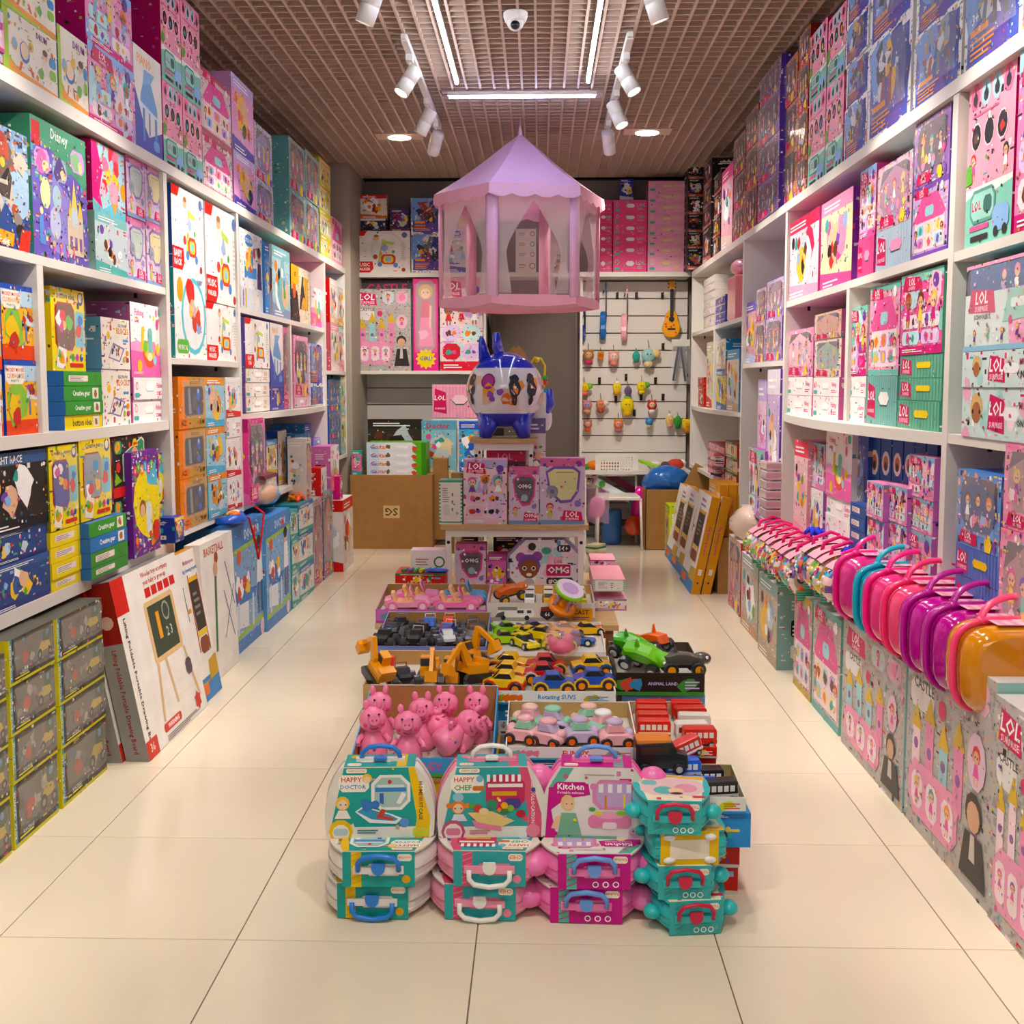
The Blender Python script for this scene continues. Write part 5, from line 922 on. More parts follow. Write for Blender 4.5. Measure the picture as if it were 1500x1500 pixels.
def suitcase(kind,lying,loc,rz,label,sc=1,flip=False):
    P={'doc':('e9e4e0','2aa39c','hdoc','2f7ed8','2aa39c,f0c61e,e0a81a,e9e4e0,DOCTOR','b8b4ae'),'chef':('ee9ab4','3aa8ac','hchef','f0eeea','3aa8ac,d85a7c,e88aa4,e88aa4,CHEF','c8788c'),'kit':('f07cb8','c8188a','hkit','6a9ae0','c8188a,5fb8a4,c8188a,e88ab4,Kitchen,1','d85a9a'),'teal':('3ab8bc','3ab8bc','teal','c8244a','46b4b4,3aa8a8,5cc4c0,2a9098,TOYS,1','2a9aa0')}[kind]
    w,h,d,top=(.285,.19,.093,.195) if kind!='teal' else (.19,.17,.085,.14)
    o=empty('play_suitcase',loc)
    if lying: o.rotation_mode='QUATERNION'; R=Matrix.Rotation(rz+PI,4,'Z')@Matrix.Rotation(-PI/2,4,'X'); 
    else: R=Matrix.Rotation(rz,4,'Z')
    R2=R.copy()
    if lying: o.rotation_quaternion=R.to_quaternion(); o.location=(loc[0],loc[1],loc[2]+(.095 if kind!='teal' else .0865)*sc)
    else: o.rotation_euler=(0,0,rz)
    o.scale=(sc,)*3
    out=capsule(w,h,top)
    b=MB(); b.prism(out,.004,d-.002,P[0],'y',True,None,.018)
    b.prism([(x*1.015,z*1.01) for x,z in out],d*.48,d*.52,P[5],'y'); b.prism([(x*1.012,z*1.008) for x,z in out],d*.70,d*.74,P[0],'y'); b.obj('shell',PLAS,o)
    # printed card sleeve round front, top and bottom
    ws=w*.8; b=MB(); ot=[(max(-ws/2,min(ws/2,x)),z) for x,z in capsule(w,h,top)]
    zt=h+.003; b.box(-top/2*.95,0,h,top/2*.95,d,zt,P[1]); b.box(-ws/2,0,-.001,ws/2,d,.0005,P[1])
    fr=[(x*.985,z) for x,z in capsule(w,h+.002,top)]; b.prism(fr,-.0015,.003,'e8e2da' if kind!='teal' else P[0],'y')
    c=Cv(w*.96,h,3); ART[P[2]](c,''); c.busy(.1); q=MB()
    # keep the print inside the curved outline
    def cl(x,y):
        t=y/h; half=prof_(w,top,t)*.965; return max(-half,min(half,x-w*.48)),y
    for vs,fs,col,l in c.p: q.mesh([(cl(x,y)[0]*.985,-.0016-.00005*l,y) for x,y in vs],fs,col)
    c=Cv(top*.95,d,4); ART['handside'](c,P[4]); c.emit(q,Vector((-top/2*.95,0,zt)),Vector((1,0,0)),Vector((0,1,0)),Vector((0,0,1)))
    b.v_off=0; n=len(b.v); b.v+=q.v; b.f+=[tuple(i+n for i in f) for f in q.f]; b.c+=q.c; b.sm+=q.sm; b.obj('card_sleeve',PRINT,o)
    # handle on the top side
    b=MB(); hw=.052*(1 if kind!='teal' else .85); hy=d*.5
    if lying: # folded flat against the top side, hanging down or up
        sg=1 if not flip else -1; path=[(-hw,hy,zt+.008),(-hw,hy+sg*.022,zt+.013),(-hw*.75,hy+sg*.036,zt+.014),(0,hy+sg*.042,zt+.014),(hw*.75,hy+sg*.036,zt+.014),(hw,hy+sg*.022,zt+.013),(hw,hy,zt+.008)]
    else: path=[(-hw,hy,zt),(-hw*.93,hy,zt+.022),(-hw*.6,hy,zt+.036),(0,hy,zt+.04),(hw*.6,hy,zt+.036),(hw*.93,hy,zt+.022),(hw,hy,zt)]
    b.tube(path,.0068 if kind!='teal' else .0055,P[3],8); b.obj('handle',PLAS,o)
    b=MB(); b.box(-hw*1.25,hy-.009,zt,hw*1.25,hy+.009,zt+.008,P[0]); b.prism([(.018*cos(a*PI/6),hy-.01+.0+.022*sin(a*PI/6)) for a in range(-1,8)],zt+.006,zt+.012,P[3],'z'); b.obj('latch',PLAS,o)
    if kind in('kit','teal'):
        for sx in (-1,1):
            b=MB(); k=1 if kind=='kit' else .6; b.ball((sx*(w*.5+.008*k),d*.5,h*.74),(.04*k,.032*k,.04*k),P[0],14,10); b.obj('ear',PLAS,o)
    tag(o,label,'toy suitcase','play suitcases at the front of the island'); return o
def lay(kind,px,Y,z,label,rz=0,flip=False,sc=1):
    # lying: handle side faces the camera; the case's top is at Y
    h=.19 if kind!='teal' else .17
    suitcase(kind,True,(X_(px,Y),Y+h*sc,z),rz,label,sc,flip)
def stand(kind,px,Y,z,label,rz=0,sc=1): suitcase(kind,False,(X_(px,Y),Y,z+.001),rz,label,sc)
T1=.095
lay('doc',541,2.68,.001,'turquoise doctor play suitcase lying lowest, blue handle raised',-.02,False); lay('doc',545,2.66,.001+T1,'turquoise doctor play suitcase lying second, blue handle hanging down',.03,True)
stand('doc',551,2.74,.002+2*T1,'upright turquoise doctor play suitcase with yellow stripe, standing on two others',.06)
lay('chef',706,2.68,.001,'turquoise chef play suitcase lying lowest, pink shell, white handle',-.04); lay('chef',716,2.67,.001+T1,'turquoise chef play suitcase lying second, pink shell, white handle',.0)
stand('chef',720,2.75,.002+2*T1,'upright turquoise chef play suitcase with pink stripe and white handle',.05)
lay('kit',866,2.67,.001,'magenta kitchen play suitcase with ears lying lowest, blue handle',-.03,True); lay('kit',872,2.66,.001+T1,'magenta kitchen play suitcase with ears lying second, blue handle',.02,True)
stand('kit',877,2.75,.002+2*T1,'upright pink kitchen play suitcase with bear ears and girl picture',-.03)
for i,(px,rz,t) in enumerate(((1016,.12,'lowest of the stack'),(1006,.05,'second from the bottom'),(1018,PI-.1,'third, turned round with yellow base to the front'),(998,-.03,'topmost, with shiny cream picture'))):
    if i==2:
        o=suitcase('teal',True,(X_(px,2.64),2.64+.0,.001+.0865*2),PI+.08,'small teal play suitcase with ears, '+t); b=MB(); b.box(-.074,-.002,-.003,.074,.087,-.0012,'e8c01e'); b.box(-.05,.02,-.004,.05,.07,-.0031,'f2e8d8'); b.obj('base_plate',PRINT,o)
        for sx in (-1,1):
            for yy in (.012,.072): b=MB(); b.ball((sx*.052,yy,-.006),(.016,.009,.006),'eee',10,6); b.obj('foot',PLAS,o)
    else: lay('teal',px,2.62+.01*(i==1),.001+.0865*i,'small teal play suitcase with ears, '+t,rz,True)
# ================= low wooden table under the rear rows =================
TZ=.43
def table(name,x0,x1,y0,y1,z0,z1,topm,legm,label,t=.022,lw=.03):
    o=empty(name,((x0+x1)/2,(y0+y1)/2,z0)); cx=(x0+x1)/2; cy=(y0+y1)/2
    b=MB(); b.box(x0-cx,y0-cy,z1-z0-t,x1-cx,y1-cy,z1-z0); b.obj('table_top',topm,o)
    b=MB(); b.box(x0-cx+.02,y0-cy+.02,z1-z0-t-.035,x1-cx-.02,y1-cy-.02,z1-z0-t); b.obj('apron',legm,o)
    for sx in (-1,1):
        for sy in (-1,1):
            b=MB(); px=(x1-x0)/2-.02-lw/2; py=(y1-y0)/2-.02-lw/2; b.box(sx*px-lw/2,sy*py-lw/2,0,sx*px+lw/2,sy*py+lw/2,z1-z0-t-.035); l=b.obj('leg',legm,o)
            b=MB(); b.lathe([(.0001,0),(.008,0)],'b08a3a',10,Matrix.Translation((sx*px,sy*py-lw/2-.001,z1-z0-t-.06))@Matrix.Rotation(PI/2,4,'X')); b.obj('bolt',DARK,l)
    tag(o,label,'table'); return o
table('table',X_(548,4.24),X_(908,4.24),4.22,5.42,0,TZ,WOOD,mat('brown_wood','8a5a34',rough=.5,vary=.2,bscale=12,stretch=(1,14,14)),'low wooden table carrying the rear rows of toy trays')
ISL='in the centre island'
# supports under the front rows (stacked closed stock cartons)
def stock(px0,px1,Y0,Y1,z0,z1,kind,opt,side,label):
    x0=X_(px0,Y0); x1=X_(px1,Y0); SEED[0]+=1
    o=carton('stock_box',x1-x0,z1-z0-.001,Y1-Y0,kind,opt,side,(x0,Y0,z0+.0005),(0,0,0),SEED[0]); tag(o,label,'box','stock boxes under the centre island'); return o
stock(514,722,3.02,3.37,0,.13,'gen','e0a020,e8b83a,c8821a','e8b02a','orange stock box under the tray of pink pigs, lower'); stock(512,726,3.01,3.38,.13,.262,'gen','e8b02a,f0c040,d89a20','e8b02a','orange stock box under the tray of pink pigs, upper')
stock(745,938,3.0,3.33,0,.16,'gen','2f78c0,3a8fd0,f0f0f0','2f78c0','blue stock box under the funny cars tray, lower'); stock(743,940,3.0,3.33,.16,.316,'gen','3a8fd0,2f78c0,f0f0f0','3a8fd0','blue stock box under the funny cars tray, upper')
stock(527,705,3.42,3.78,0,.33,'gen','d8c8a8,c89a5a,e8b02a','e0b84a','tan stock box under the yellow diggers tray'); stock(722,902,3.42,3.78,0,.352,'gen','f0f0f0,3a90c0,e8e8e8','dce6ea','white and blue stock box under the rotating cars tray')
stock(548,700,3.84,4.19,0,.38,'gen','a8864f,8a6a3a,a8864f','a8864f','brown stock box under the black truck tray'); stock(722,884,3.84,4.19,0,.373,'gen','e8622a,d84a2a,e8e0d8','d8622a','orange stock box under the racing cars tray')
stock(918,1037,3.5,3.84,0,.2,'gen','8a3a2a,a84a3a,6a2a1a','8a4a3a','dark red stock box under the animal cars tray'); stock(914,1038,3.49,3.84,.2,.365,'gen','7ab4e6,7ab4e6,6aa8e0,25 PCS,e0559a','6aa8e0','sky blue box with white clouds under the animal cars tray')
stock(943,1054,3.03,3.36,0,.16,'gen','c8281e,d83a2a,e8e4e0,Modern City,fff','c8281e','red stock box under the city buses, lower'); stock(942,1056,3.02,3.37,.16,.322,'gen','c8281e,c8281e,e8e4e0,Modern City,fff','c8281e','red stock box under the city buses, upper')
stock(1000,1092,2.84,2.98,0,.08,'gen','c8281e,c8281e,d8d4d0,PULL-BACK,e8d83a','c8281e','red box at the foot of the vehicle tray pile'); stock(1002,1094,2.83,2.98,.08,.15,'gen','c8281e,c8281e,d8d4d0,ACTION,e8d83a','c8281e','second red box up in the vehicle tray pile'); stock(985,1110,2.80,2.99,.15,.245,'gen','2f8ad0,2a7ac0,2f8ad0','2f8ad0','bright blue box under the vehicle tray')
# trays
def a_front(c,o):
    k=o.split(','); c.rect(0,0,1,1,k[0]); c.rect(0,0,1,.16,k[1]); r=c.r
    for i in range(6): c.blob(.08+.05*i+.5*(i>3),.5,.3,r.choice(k[4:] if len(k)>4 else [k[1]]),7,.4)
    c.text(k[2],.36,.3,.34,.45,k[3]); c.lines(.78,.3,.18,.4,3,k[3])
ART['front']=a_front
pig,zp=tray(508,722,2.995,3.38,.264,.055,.158,'4aa0dc','b07a52','blue carton tray holding the pink pig figures',('front','4aa0dc,5fae3c,PIGGY,e0559a,e8642a,f0d84a'),fl=0.012)
fun,zf=tray(740,940,2.99,3.32,.318,.037,.072,'f0ece8','b89a6a','white carton tray of pastel animal cars',('front','f0e8ee,3ab0c0,FUNNY,d8502e,e88aa4,7ac0b0'),fl=0.022)
dig,zd=tray(528,708,3.40,3.79,.332,.085,.10,'c8a06a','b8905a','brown carton tray holding yellow toy diggers',None,fl=0.05)
suv,zs_=tray(718,905,3.40,3.79,.354,.045,.062,'f0f0ec','c8a46a','white carton tray of yellow and blue off-road cars',('front','f0f0ec,2f8ac0,Rotating SUVS,2f8ac0,e8742a,c8b030'),fl=0.026)
blk,zb=tray(546,712,3.83,4.19,.382,.055,.105,'7a86c8','a07a4a','tray of black off-road toy trucks',None,liner='6a5a4a',fl=0.032)
rac,zr=tray(716,890,3.83,4.19,.375,.045,.075,'f0ede8','e8e4de','white tray of green and yellow racing cars',('front','f0ede8,e8e4e0,PULL,5a6ac0,c8c4c0'),fl=0.045)
dol,zo=tray(548,712,4.235,4.58,TZ+.001,.055,.095,'c868b8','a07a4a','pink tray of convertible doll cars',('front','c868b8,a84a9a,DOLL,f0c8e0,5f8a9a'),fl=0.035)
rv,zv=tray(713,873,4.235,4.58,TZ+.001,.085,.095,'d8d0c4','c89a5a','white tray of small camper vans with road sign print',('rvf',''),fl=0.055)
ani,za=tray(905,1037,3.47,3.86,.367,.075,.085,'2a2620','4a3a2a','dark jungle tray of animal cars',('front','231e18,3f8a3a,ANIMAL LAND,c8b0e8,3a8ac0,c8503a,3f8a3a,c8842a'),fl=0.03)
cit,zc=tray(940,1057,3.0,3.38,.324,.032,.05,'d0281e','b8a88a','red tray of red city buses',('front','d0281e,b8b4ae,Modern City,fff,e8d83a'),fl=0.012)
par,zk=tray(950,1102,2.79,3.0,.247,.045,.06,'d8d4c4','9a8a5a','grey tray of blue and black box vans',('front','e8e6e0,2f8ad0,SPEEDWAY,d8403a,3a5ac0,c8d83a'),fl=0.014)
G='pastel animal cars'; PIK='f4b8c0';MIN='9ad8b8';LIL='c8b8d8'
for i,(px,Y,dz,rz,a,b_,c_,t) in enumerate([(775,3.19,0,2.6,MIN,PIK,'f0c8c0','mint and pink train shaped toy at the back left'),(768,3.08,0,2.8,PIK,MIN,PIK,'pink train shaped toy with mint cab at the front left'),(813,3.17,.0,-.3,LIL,LIL,MIN,'lilac animal toy car at the back centre'),(806,3.05,0,-.5,PIK,LIL,PIK,'pale pink toy car at the front centre'),(862,3.2,.0,-2.9,PIK,MIN,'f0c8b8','pink and mint train toy at the back right'),(853,3.07,0,.1,LIL,MIN,LIL,'mint frog toy car with lilac door'),(888,3.14,0,.5,MIN,PIK,'fff','mint toy car with white bunny on top'),(905,3.05,0,.1,PIK,PIK,LIL,'pale pink toy car at the right end')]):
    put('cute',a,b_,c_,(X_(px,Y),Y,zf+dz),rz,t,G)
G='off-road cars in the white tray'
for px,Y,dz,rz,a,c_,t in [(745,3.70,.0,2.9,'f0c020','e8742a','yellow off-road toy car at the back left'),(742,3.58,0,2.95,'f0c020','e8742a','yellow off-road toy car, middle left'),(738,3.46,0,3.0,'f2c81e','d83a1e','yellow off-road toy car at the front left'),(800,3.68,0,.1,'c8242a','e8b02a','red off-road toy car at the back centre'),(796,3.57,0,.1,'c8242a','d8d8d8','red off-road toy car behind the blue one'),(812,3.45,0,.05,'2258b8','f0c020','blue off-road toy car with yellow arches, front centre'),(868,3.67,0,.1,'f0c020','2258b8','yellow off-road toy car at the back right'),(872,3.50,0,.05,'1f4fb8','f0c020','bright blue off-road toy car at the front right')]:
    put('suv',a,'22252a',c_,(X_(px,Y),Y,zs_+dz),rz,t,G)
G='racing cars in the white tray'
for px,Y,dz,rz,a,c_,t in [(745,4.1,0,.3,'8ad01e','c8e84a','lime green racing car at the back left'),(742,3.95,0,.2,'a8d02a','d8e84a','yellow green racing car below the lime one'),(775,4.02,.0,-.9,'f0d81e','222','yellow racing car with dark bonnet stripe'),(770,3.89,0,-1.0,'e8d81e','fff','yellow racing car at the very front'),(796,3.97,.012,-.4,'f0d020','e8e060','yellow racing car, left of the ball'),(783,4.12,0,.5,'6a3a8a','c8a0d8','purple racing car at the back'),(830,4.1,0,.2,'f0c020','fff','yellow racing car behind the clear ball'),(862,4.1,.0,.3,'f2c020','e8642a','yellow racing car at the back right'),(848,3.94,.0,-.2,'1f62b8','fff','blue racing car with pale stripes at the right'),(820,3.88,0,.1,'e8d81e','222','yellow racing car under the clear ball')]:
    put('race',a,'22252a',c_,(X_(px,Y),Y,zr+dz),rz,t,G)
G='black off-road trucks'
import itertools
rr=random.Random(3)
for k,(px,Y,a,c_,t) in enumerate([(584,4.12,'1c1c22','8a8c90','black off-road truck, back row left'),(628,4.12,'2a62c0','f0f0f0','blue and white off-road truck, back row'),(656,4.13,'e8502a','f0d0a0','orange off-road truck, back row centre'),(692,4.12,'3a2e26','8a7a6a','brown off-road truck, back row right'),(572,4.02,'24222a','5a5a8a','black off-road truck, second row left'),(616,4.02,'26242a','4a5ac0','black off-road truck, second row centre left'),(655,4.02,'2f6ac0','e8e8ec','blue and white off-road truck, second row'),(694,4.02,'4a3a30','a88a6a','brown off-road truck, second row right'),(560,3.91,'1a1a1e','3a5ab0','black off-road truck at the front left corner'),(608,3.91,'222026','c8c8cc','black off-road truck in the front row'),(654,3.91,'d8dce0','c83a3a','white and blue off-road truck with red bumper'),(690,3.91,'3a2a22','8a6a50','dark brown off-road truck, front right')]):
    put('monster',a,'2a3a6a' if k in (1,6,10) else '1a1a20',c_,(X_(px,Y),Y,zb),-PI/2+rr.uniform(-.3,.3),t,G,name='toy_car')
G='yellow toy diggers'
for px,Y,rz,t,ti in [(551,3.47,2.2,'yellow toy digger leaning out of the tray corner',(.0,-.5)),(628,3.56,-PI/2,'yellow toy digger with cab, facing front, centre',(0,0)),(664,3.55,-PI/2-.1,'yellow toy digger right of the centre one',(0,0)),(688,3.62,-.6,'yellow toy digger with raised arm at the right',(0,-.35)),(690,3.47,-2.4,'yellow toy digger lying across the right corner',(0,-.1))]:
    put('digger','f0a41a','3a3a3a','fff',(X_(px,Y),Y,zd+(.03 if ti[1] else 0)),rz,t,G,tilt=ti,name='toy_digger',sc=1.15)
put('monster','1c1c22','1a1a20','5a5a5e',(X_(588,3.50),3.50,zd),-1.2,'small black off-road truck among the yellow diggers','black off-road trucks'); put('monster','222228','1a1a20','8a6a5a',(X_(712-12,3.70),3.70,zd),1.2,'black off-road truck behind the yellow diggers','black off-road trucks')
b=MB(); b.box(0,0,0,.05,.04,.05,'d82a22'); b.box(.004,-.001,.01,.046,0,.02,'f0c8c0'); o=b.obj('toy_block',PLAS,None,(X_(553,3.68),3.68,zd)); tag(o,'small red toy block behind the leaning digger','toy block')
G='convertible doll cars'
for px,Y,rz,a,c_,t,dz in [(612,4.46,.05,'e888b8','f2b878','pink doll convertible at the back left',0),(596,4.33,.08,'f0a0c0','f4c08a','pale pink doll convertible, front left',.0),(680,4.46,.0,'4aa4d8','f2c090','blue doll convertible at the back right',0),(668,4.33,.03,'f07ab0','f2b88a','pink doll convertible, front right',0)]:
    put('doll',a,'fff',c_,(X_(px,Y),Y,zo),rz,t,G)
G='small camper vans'
for i,(px,a) in enumerate(((776,'f0f0f0'),(804,'e8b41e'),(827,'f09a1e'),(852,'d8c81e'))):
    for j in range(2): put('van',a,'2a2a30','f2f2f2',(X_(px,4.33),4.33+.1*j,zv),-PI/2,['white','yellow','orange','olive yellow'][i]+' camper van toy in the road sign tray, '+('front row' if j==0 else 'back row'),G,name='toy_van',sc=1.2)
put('animal','c8642a','222','e8b02a',(X_(748,4.35),4.35,zv+.02),.4,'copper brown beetle shaped toy car in the camper van tray',G,tilt=(.2,-.2))
G='animal cars'
put('animal','ee6a1e','222','b8b8bc',(X_(958,3.78),3.78,za+.03),2.4,'orange dinosaur toy car with open jaws','animal cars',tilt=(0,.2),sc=1.2)
put('animal','6abf1e','222','d8dce0',(X_(945,3.63),3.63,za+.03),-.4,'green crocodile toy lying on its back','animal cars',tilt=(.5,.2),sc=1.25); put('animal','4aae2a','222','d8dce0',(X_(930,3.72),3.74,za+.035),-.6,'green crocodile toy behind the first','animal cars',tilt=(.4,.2),sc=1.2)
put('animal','4a4844','222','f0a01e',(X_(1003,3.58),3.58,za+.012),.1,'dark grey rhino toy car with orange wheels','animal cars',sc=1.2)
G='city buses in the red tray'
for i,(px,Y,rz,a,z2,ti) in enumerate([(958,3.33,.0,'d02a1e',0,0),(958,3.27,.0,'d02a1e',0,0),(960,3.21,0,'d02a1e',0,0),(962,3.14,0,'d82a1e',0,0),(1010,3.33,0,'d02a1e',0,0),(1016,3.27,.05,'c8281e',0,0),(1022,3.2,-.05,'e0d8d0',0,0),(1018,3.12,.1,'e8e0dc',0,0),(1030,3.07,.05,'d02a1e',0,0)]):
    put('bus',a,'e8e0d8' if a!='e8e0dc' else '8a2a2a','f0d0a0' if i%2 else 'd02a1e',(X_(px,Y),Y,zc),rz,('white' if a[0]=='e' else 'red')+' city bus, %s bus in the %s file of the red tray'%(ORD[i%4] if i<8 else 'foremost','left' if i<4 else 'right'),G,name='toy_bus',sc=1.12)
G='box vans in the grey tray'
for px,Y,rz,a,t,ti,dz in [(1005,2.93,.1,'2a6ae0','blue box van at the back of the grey tray',(0,0),.03),(1030,2.86,-.1,'2a6ae0','blue box van in front of the black one',(0,0),0),(1040,2.94,.1,'1c1c20','black box van with white dots at the back',(0,0),0),(1060,2.85,.15,'1c1c20','black box van with tan roof, front right',(0,0),0),(985,2.86,-.05,'d8d8d8','white box van at the left',(0,0),0),(1000,2.83,.05,'e8e8e8','white box van behind the teal case',(0,0),0)]:
    put('bus',a,'f0f0f0' if a!='d8d8d8' else '333','c8c8cc',(X_(px,Y),Y,zk+dz),rz,t,G,tilt=ti,name='toy_bus',sc=1.15)
o=put('bus','d8382a','f0f0f0','f0f0f0',(X_(1012,2.97),2.97,zk+.075),.4,'red and white bus standing on the blue van',G,tilt=(0,-.3),name='toy_bus',sc=1.1)
o=put('van','1a1a1c','3a2a1a','e88a1e',(X_(972,2.93),2.93,zk+.05),.05,'large black and orange truck on top of the vans',G,name='toy_van',sc=2.1)
# ---------------- pink pig figures ----------------
def pigfig():
    o=empty('pig_figure'); b=MB(); p='f889b2'
    b.lathe([(.001,0),(.034,.0),(.042,.012),(.043,.03),(.036,.055),(.024,.078),(.016,.09)],p,18); b.obj('body',PLAS,o)
    b=MB(); b.ball((0,0,.118),(.041,.040,.038),p,18,12)
    b.tube([(0,-.034,.128),(0,-.052,.131)],[.017,.015],p,12); b.obj('head',PLAS,o)
    for sx in (-1,1):
        b=MB(); b.ball((sx*.02,0,.163),(.0095,.007,.015),p,10,8); b.obj('ear',PLAS,o)
        b=MB(); b.tube([(sx*.03,-.004,.074),(sx*.046,-.016,.06),(sx*.046,-.028,.052)],[.009,.008,.009],p,8); b.obj('arm',PLAS,o)
    b=MB(); 
    for sx in (-1,1): b.ball((sx*.015,-.034,.142),.0035,'2a1a1e',8,6); b.ball((sx*.006,-.0525,.131),.003,'c8507a',8,6); b.ball((sx*.024,-.031,.112),(.007,.004,.007),'e0487a',8,6)
    b.tube([(-.012,-.0365,.104),(-.006,-.0385,.1),(.006,-.0385,.1),(.012,-.0365,.104)],.0014,'a82a5a',5); b.obj('face',PLAS,o)
    b=MB()
    for i in range(5): b.ball((.0+.018*sin(i*1.3),-.0405+.004*abs(sin(i*1.3)),.03+.008*cos(i*2)),(.005,.002,.005),['5a6ac0','e8a84a','a86ac0','f4c84a','5a6ac0'][i],8,6)
    b.obj('flower_print',PLAS,o); return o
pg=pigfig()
for i,(px,Y,rz,ti,dz,t) in enumerate([(552,3.26,.15,(0,0),0,'pink pig figure standing at the back left'),(542,3.11,.25,(0,0),0,'pink pig figure at the front left corner'),(594,3.07,.1,(0,0),0,'pink pig figure in front, second from left'),(615,3.20,.1,(0,0),0,'pink pig figure behind the second one'),(651,3.27,-.05,(0,0),0,'pink pig figure standing at the back centre'),(697,3.27,-.1,(0,0),0,'pink pig figure standing at the back right'),(640,3.10,.6,(.0,1.1),.04,'pink pig figure tipped over with teal base showing'),(690,3.16,1.2,(-1.35,.0),.045,'pink pig figure lying with its head toward the front')]):
    o=pg if i==0 else dup(pg); o.location=(X_(px,Y),Y,zp+dz); o.rotation_euler=(ti[0],ti[1],rz); tag(o,t,'pig figure','pink pig figures')
b=MB(); b.box(-.03,-.02,0,.03,.03,.02,'3ab0b0'); b.box(-.012,-.021,.005,.012,-.02,.012,'a83a7a'); o=b.obj('toy_block',PLAS,None,(X_(632,3.03),3.035,zp),(0,0,.4)); tag(o,'small teal toy base lying between the pink pigs','toy block')
# the clear ball with a pink plush pig, the drum
o=empty('clear_ball',(X_(825,3.72),3.72,.492)); b=MB(); b.ball((0,0,.0),.066,'f6c8c8',28,18); b.obj('shell',mat('clear_pink_ball','f8c4c0',rough=.05,alpha=.26,coat=1),o)
b=MB(); b.ball((-.004,0,-.026),(.045,.036,.026),'e8508c',16,10); b.ball((-.034,-.008,-.006),(.02,.02,.018),'ee6a9e',12,8); b.ball((.02,0,.002),(.02,.016,.02),'f080aa',12,8); b.ball((-.045,-.012,.008),(.006,.005,.009),'ee6a9e',8,6); b.obj('plush_pig',PLAS,o); tag(o,'clear pink ball with a pink plush pig inside, on the racing cars','toy ball')
o=empty('toy_drum',(X_(820,4.2),4.2,.49)); R=Matrix.Rotation(.5,4,'X')@Matrix.Rotation(.35,4,'Y')
b=MB(); b.lathe([(.0001,.0),(.035,.0),(.055,.02),(.058,.035),(.04,.04),(.0001,.04)],'ee8a1e',18,R); b.obj('base',PLAS,o)
b=MB(); b.lathe([(.0001,.10),(.05,.10),(.06,.108),(.062,.118),(.055,.124)],'8ad01e',22,R); b.obj('rim',PLAS,o); b=MB(); b.lathe([(.056,.1235),(.0001,.1245)],'e8d8ec',22,R,); b.lathe([(.034,.1248),(.0001,.1255)],'c8a8d8',22,R); b.obj('drum_skin',PLAS,o)
for k in range(4): b=MB(); a=PI/2*k+.4; b.tube([R@Vector((.045*cos(a),.045*sin(a),.03)),R@Vector((.03*cos(a),.03*sin(a),.07)),R@Vector((.045*cos(a),.045*sin(a),.105))],.007,'c8a8d0',8); b.obj('strut',PLAS,o)
b=MB(); b.ball(R@Vector((0,0,.055)),.028,'f0a01e',14,10); b.obj('lamp_ball',PLAS,o); tag(o,'orange and lime green toy drum tilted among the racing cars','toy drum')
# ================= display bench and small table with big boxes =================
Yt=4.78; zT1=at(750,769,1,Yt).z; x0=X_(645,Yt); x1=X_(863,Yt)
table('display_bench',x0,x1,Yt,5.36,TZ,zT1,WOOD,WHITE,'white framed bench with wooden top standing on the low table',.022,.026)
Yu=5.05; zT2=at(750,643,1,Yu).z; table('display_bench',X_(688,Yu),X_(787,Yu),Yu,5.34,zT1,zT2,WOOD,WHITE,'small white framed bench with wooden top on the larger bench',.02,.02)
R1='on the larger bench'
F(642,677,Yt+.02,zT1,[703],'plainlab','','white labelled box with green striped edge',R1,'5aa58a',.1)
F(678,743,Yt+.02,zT1,[673],'doll','f0d0dc,b8a8d8,e8c0d0','surprise doll box with diagonal pink stripes',R1,'e0a0c8',.12)
F(745,790,Yt+.02,zT1,[685],'omg','d84a8a,6a6068,OMG','small doll box with pink framed window',R1,'c83a7a',.1)
F(791,858,Yt+.02,zT1,[671],'omg','7a55b0,dcd9a0,LOL','large doll box with purple framed window',R1,'c888b0',.1)
o=empty('plastic_bag',(X_(872,Yt+.05),Yt+.1,zT1)); b=MB(); 
vs=[];fs=[];n=7
for j in range(n):
    for i in range(n): vs.append((-.035+.1*i/(n-1)+.004*sin(3*j),-.02-.02*sin(PI*i/(n-1))*(1+.3*sin(5*j+i)),-.0+.165*j/(n-1)+.006*sin(2*i)))
for j in range(n-1):
    for i in range(n-1): fs.append((j*n+i,j*n+i+1,(j+1)*n+i+1,(j+1)*n+i))
b.mesh(vs,fs,'f2c0dc',True); b.obj('film',mat('bag_film','f0c8e0',rough=.15,alpha=.35,coat=.6),o); b=MB(); b.ball((.012,0,.07),(.036,.02,.05),'f29ac8',14,10); b.obj('pink_filling',SOFT,o); tag(o,'clear plastic bag with pink filling beside the large doll box','bag')
R2='under the larger bench'
F(666,712,Yt+.06,TZ,[797],'omg','d84a8a,6a6068,OMG','doll box with pink framed window',R2,'c83a7a',.1)
F(713,742,Yt+.08,TZ,[812],'gen','d86ab8,b84a9a,e8d0e0','narrow magenta doll box',R2,'c83a7a',.1)
F(676,700,Yt+.3,TZ,[785],'gen','4a3a30,2a2420,c8a02a','dark box at the back',R2,'2a2420',.1); F(722,770,Yt+.32,TZ,[783],'gen','2a2824,1c1a18,e8c81e','black box with a yellow pencil picture',R2,'2a2420',.1)
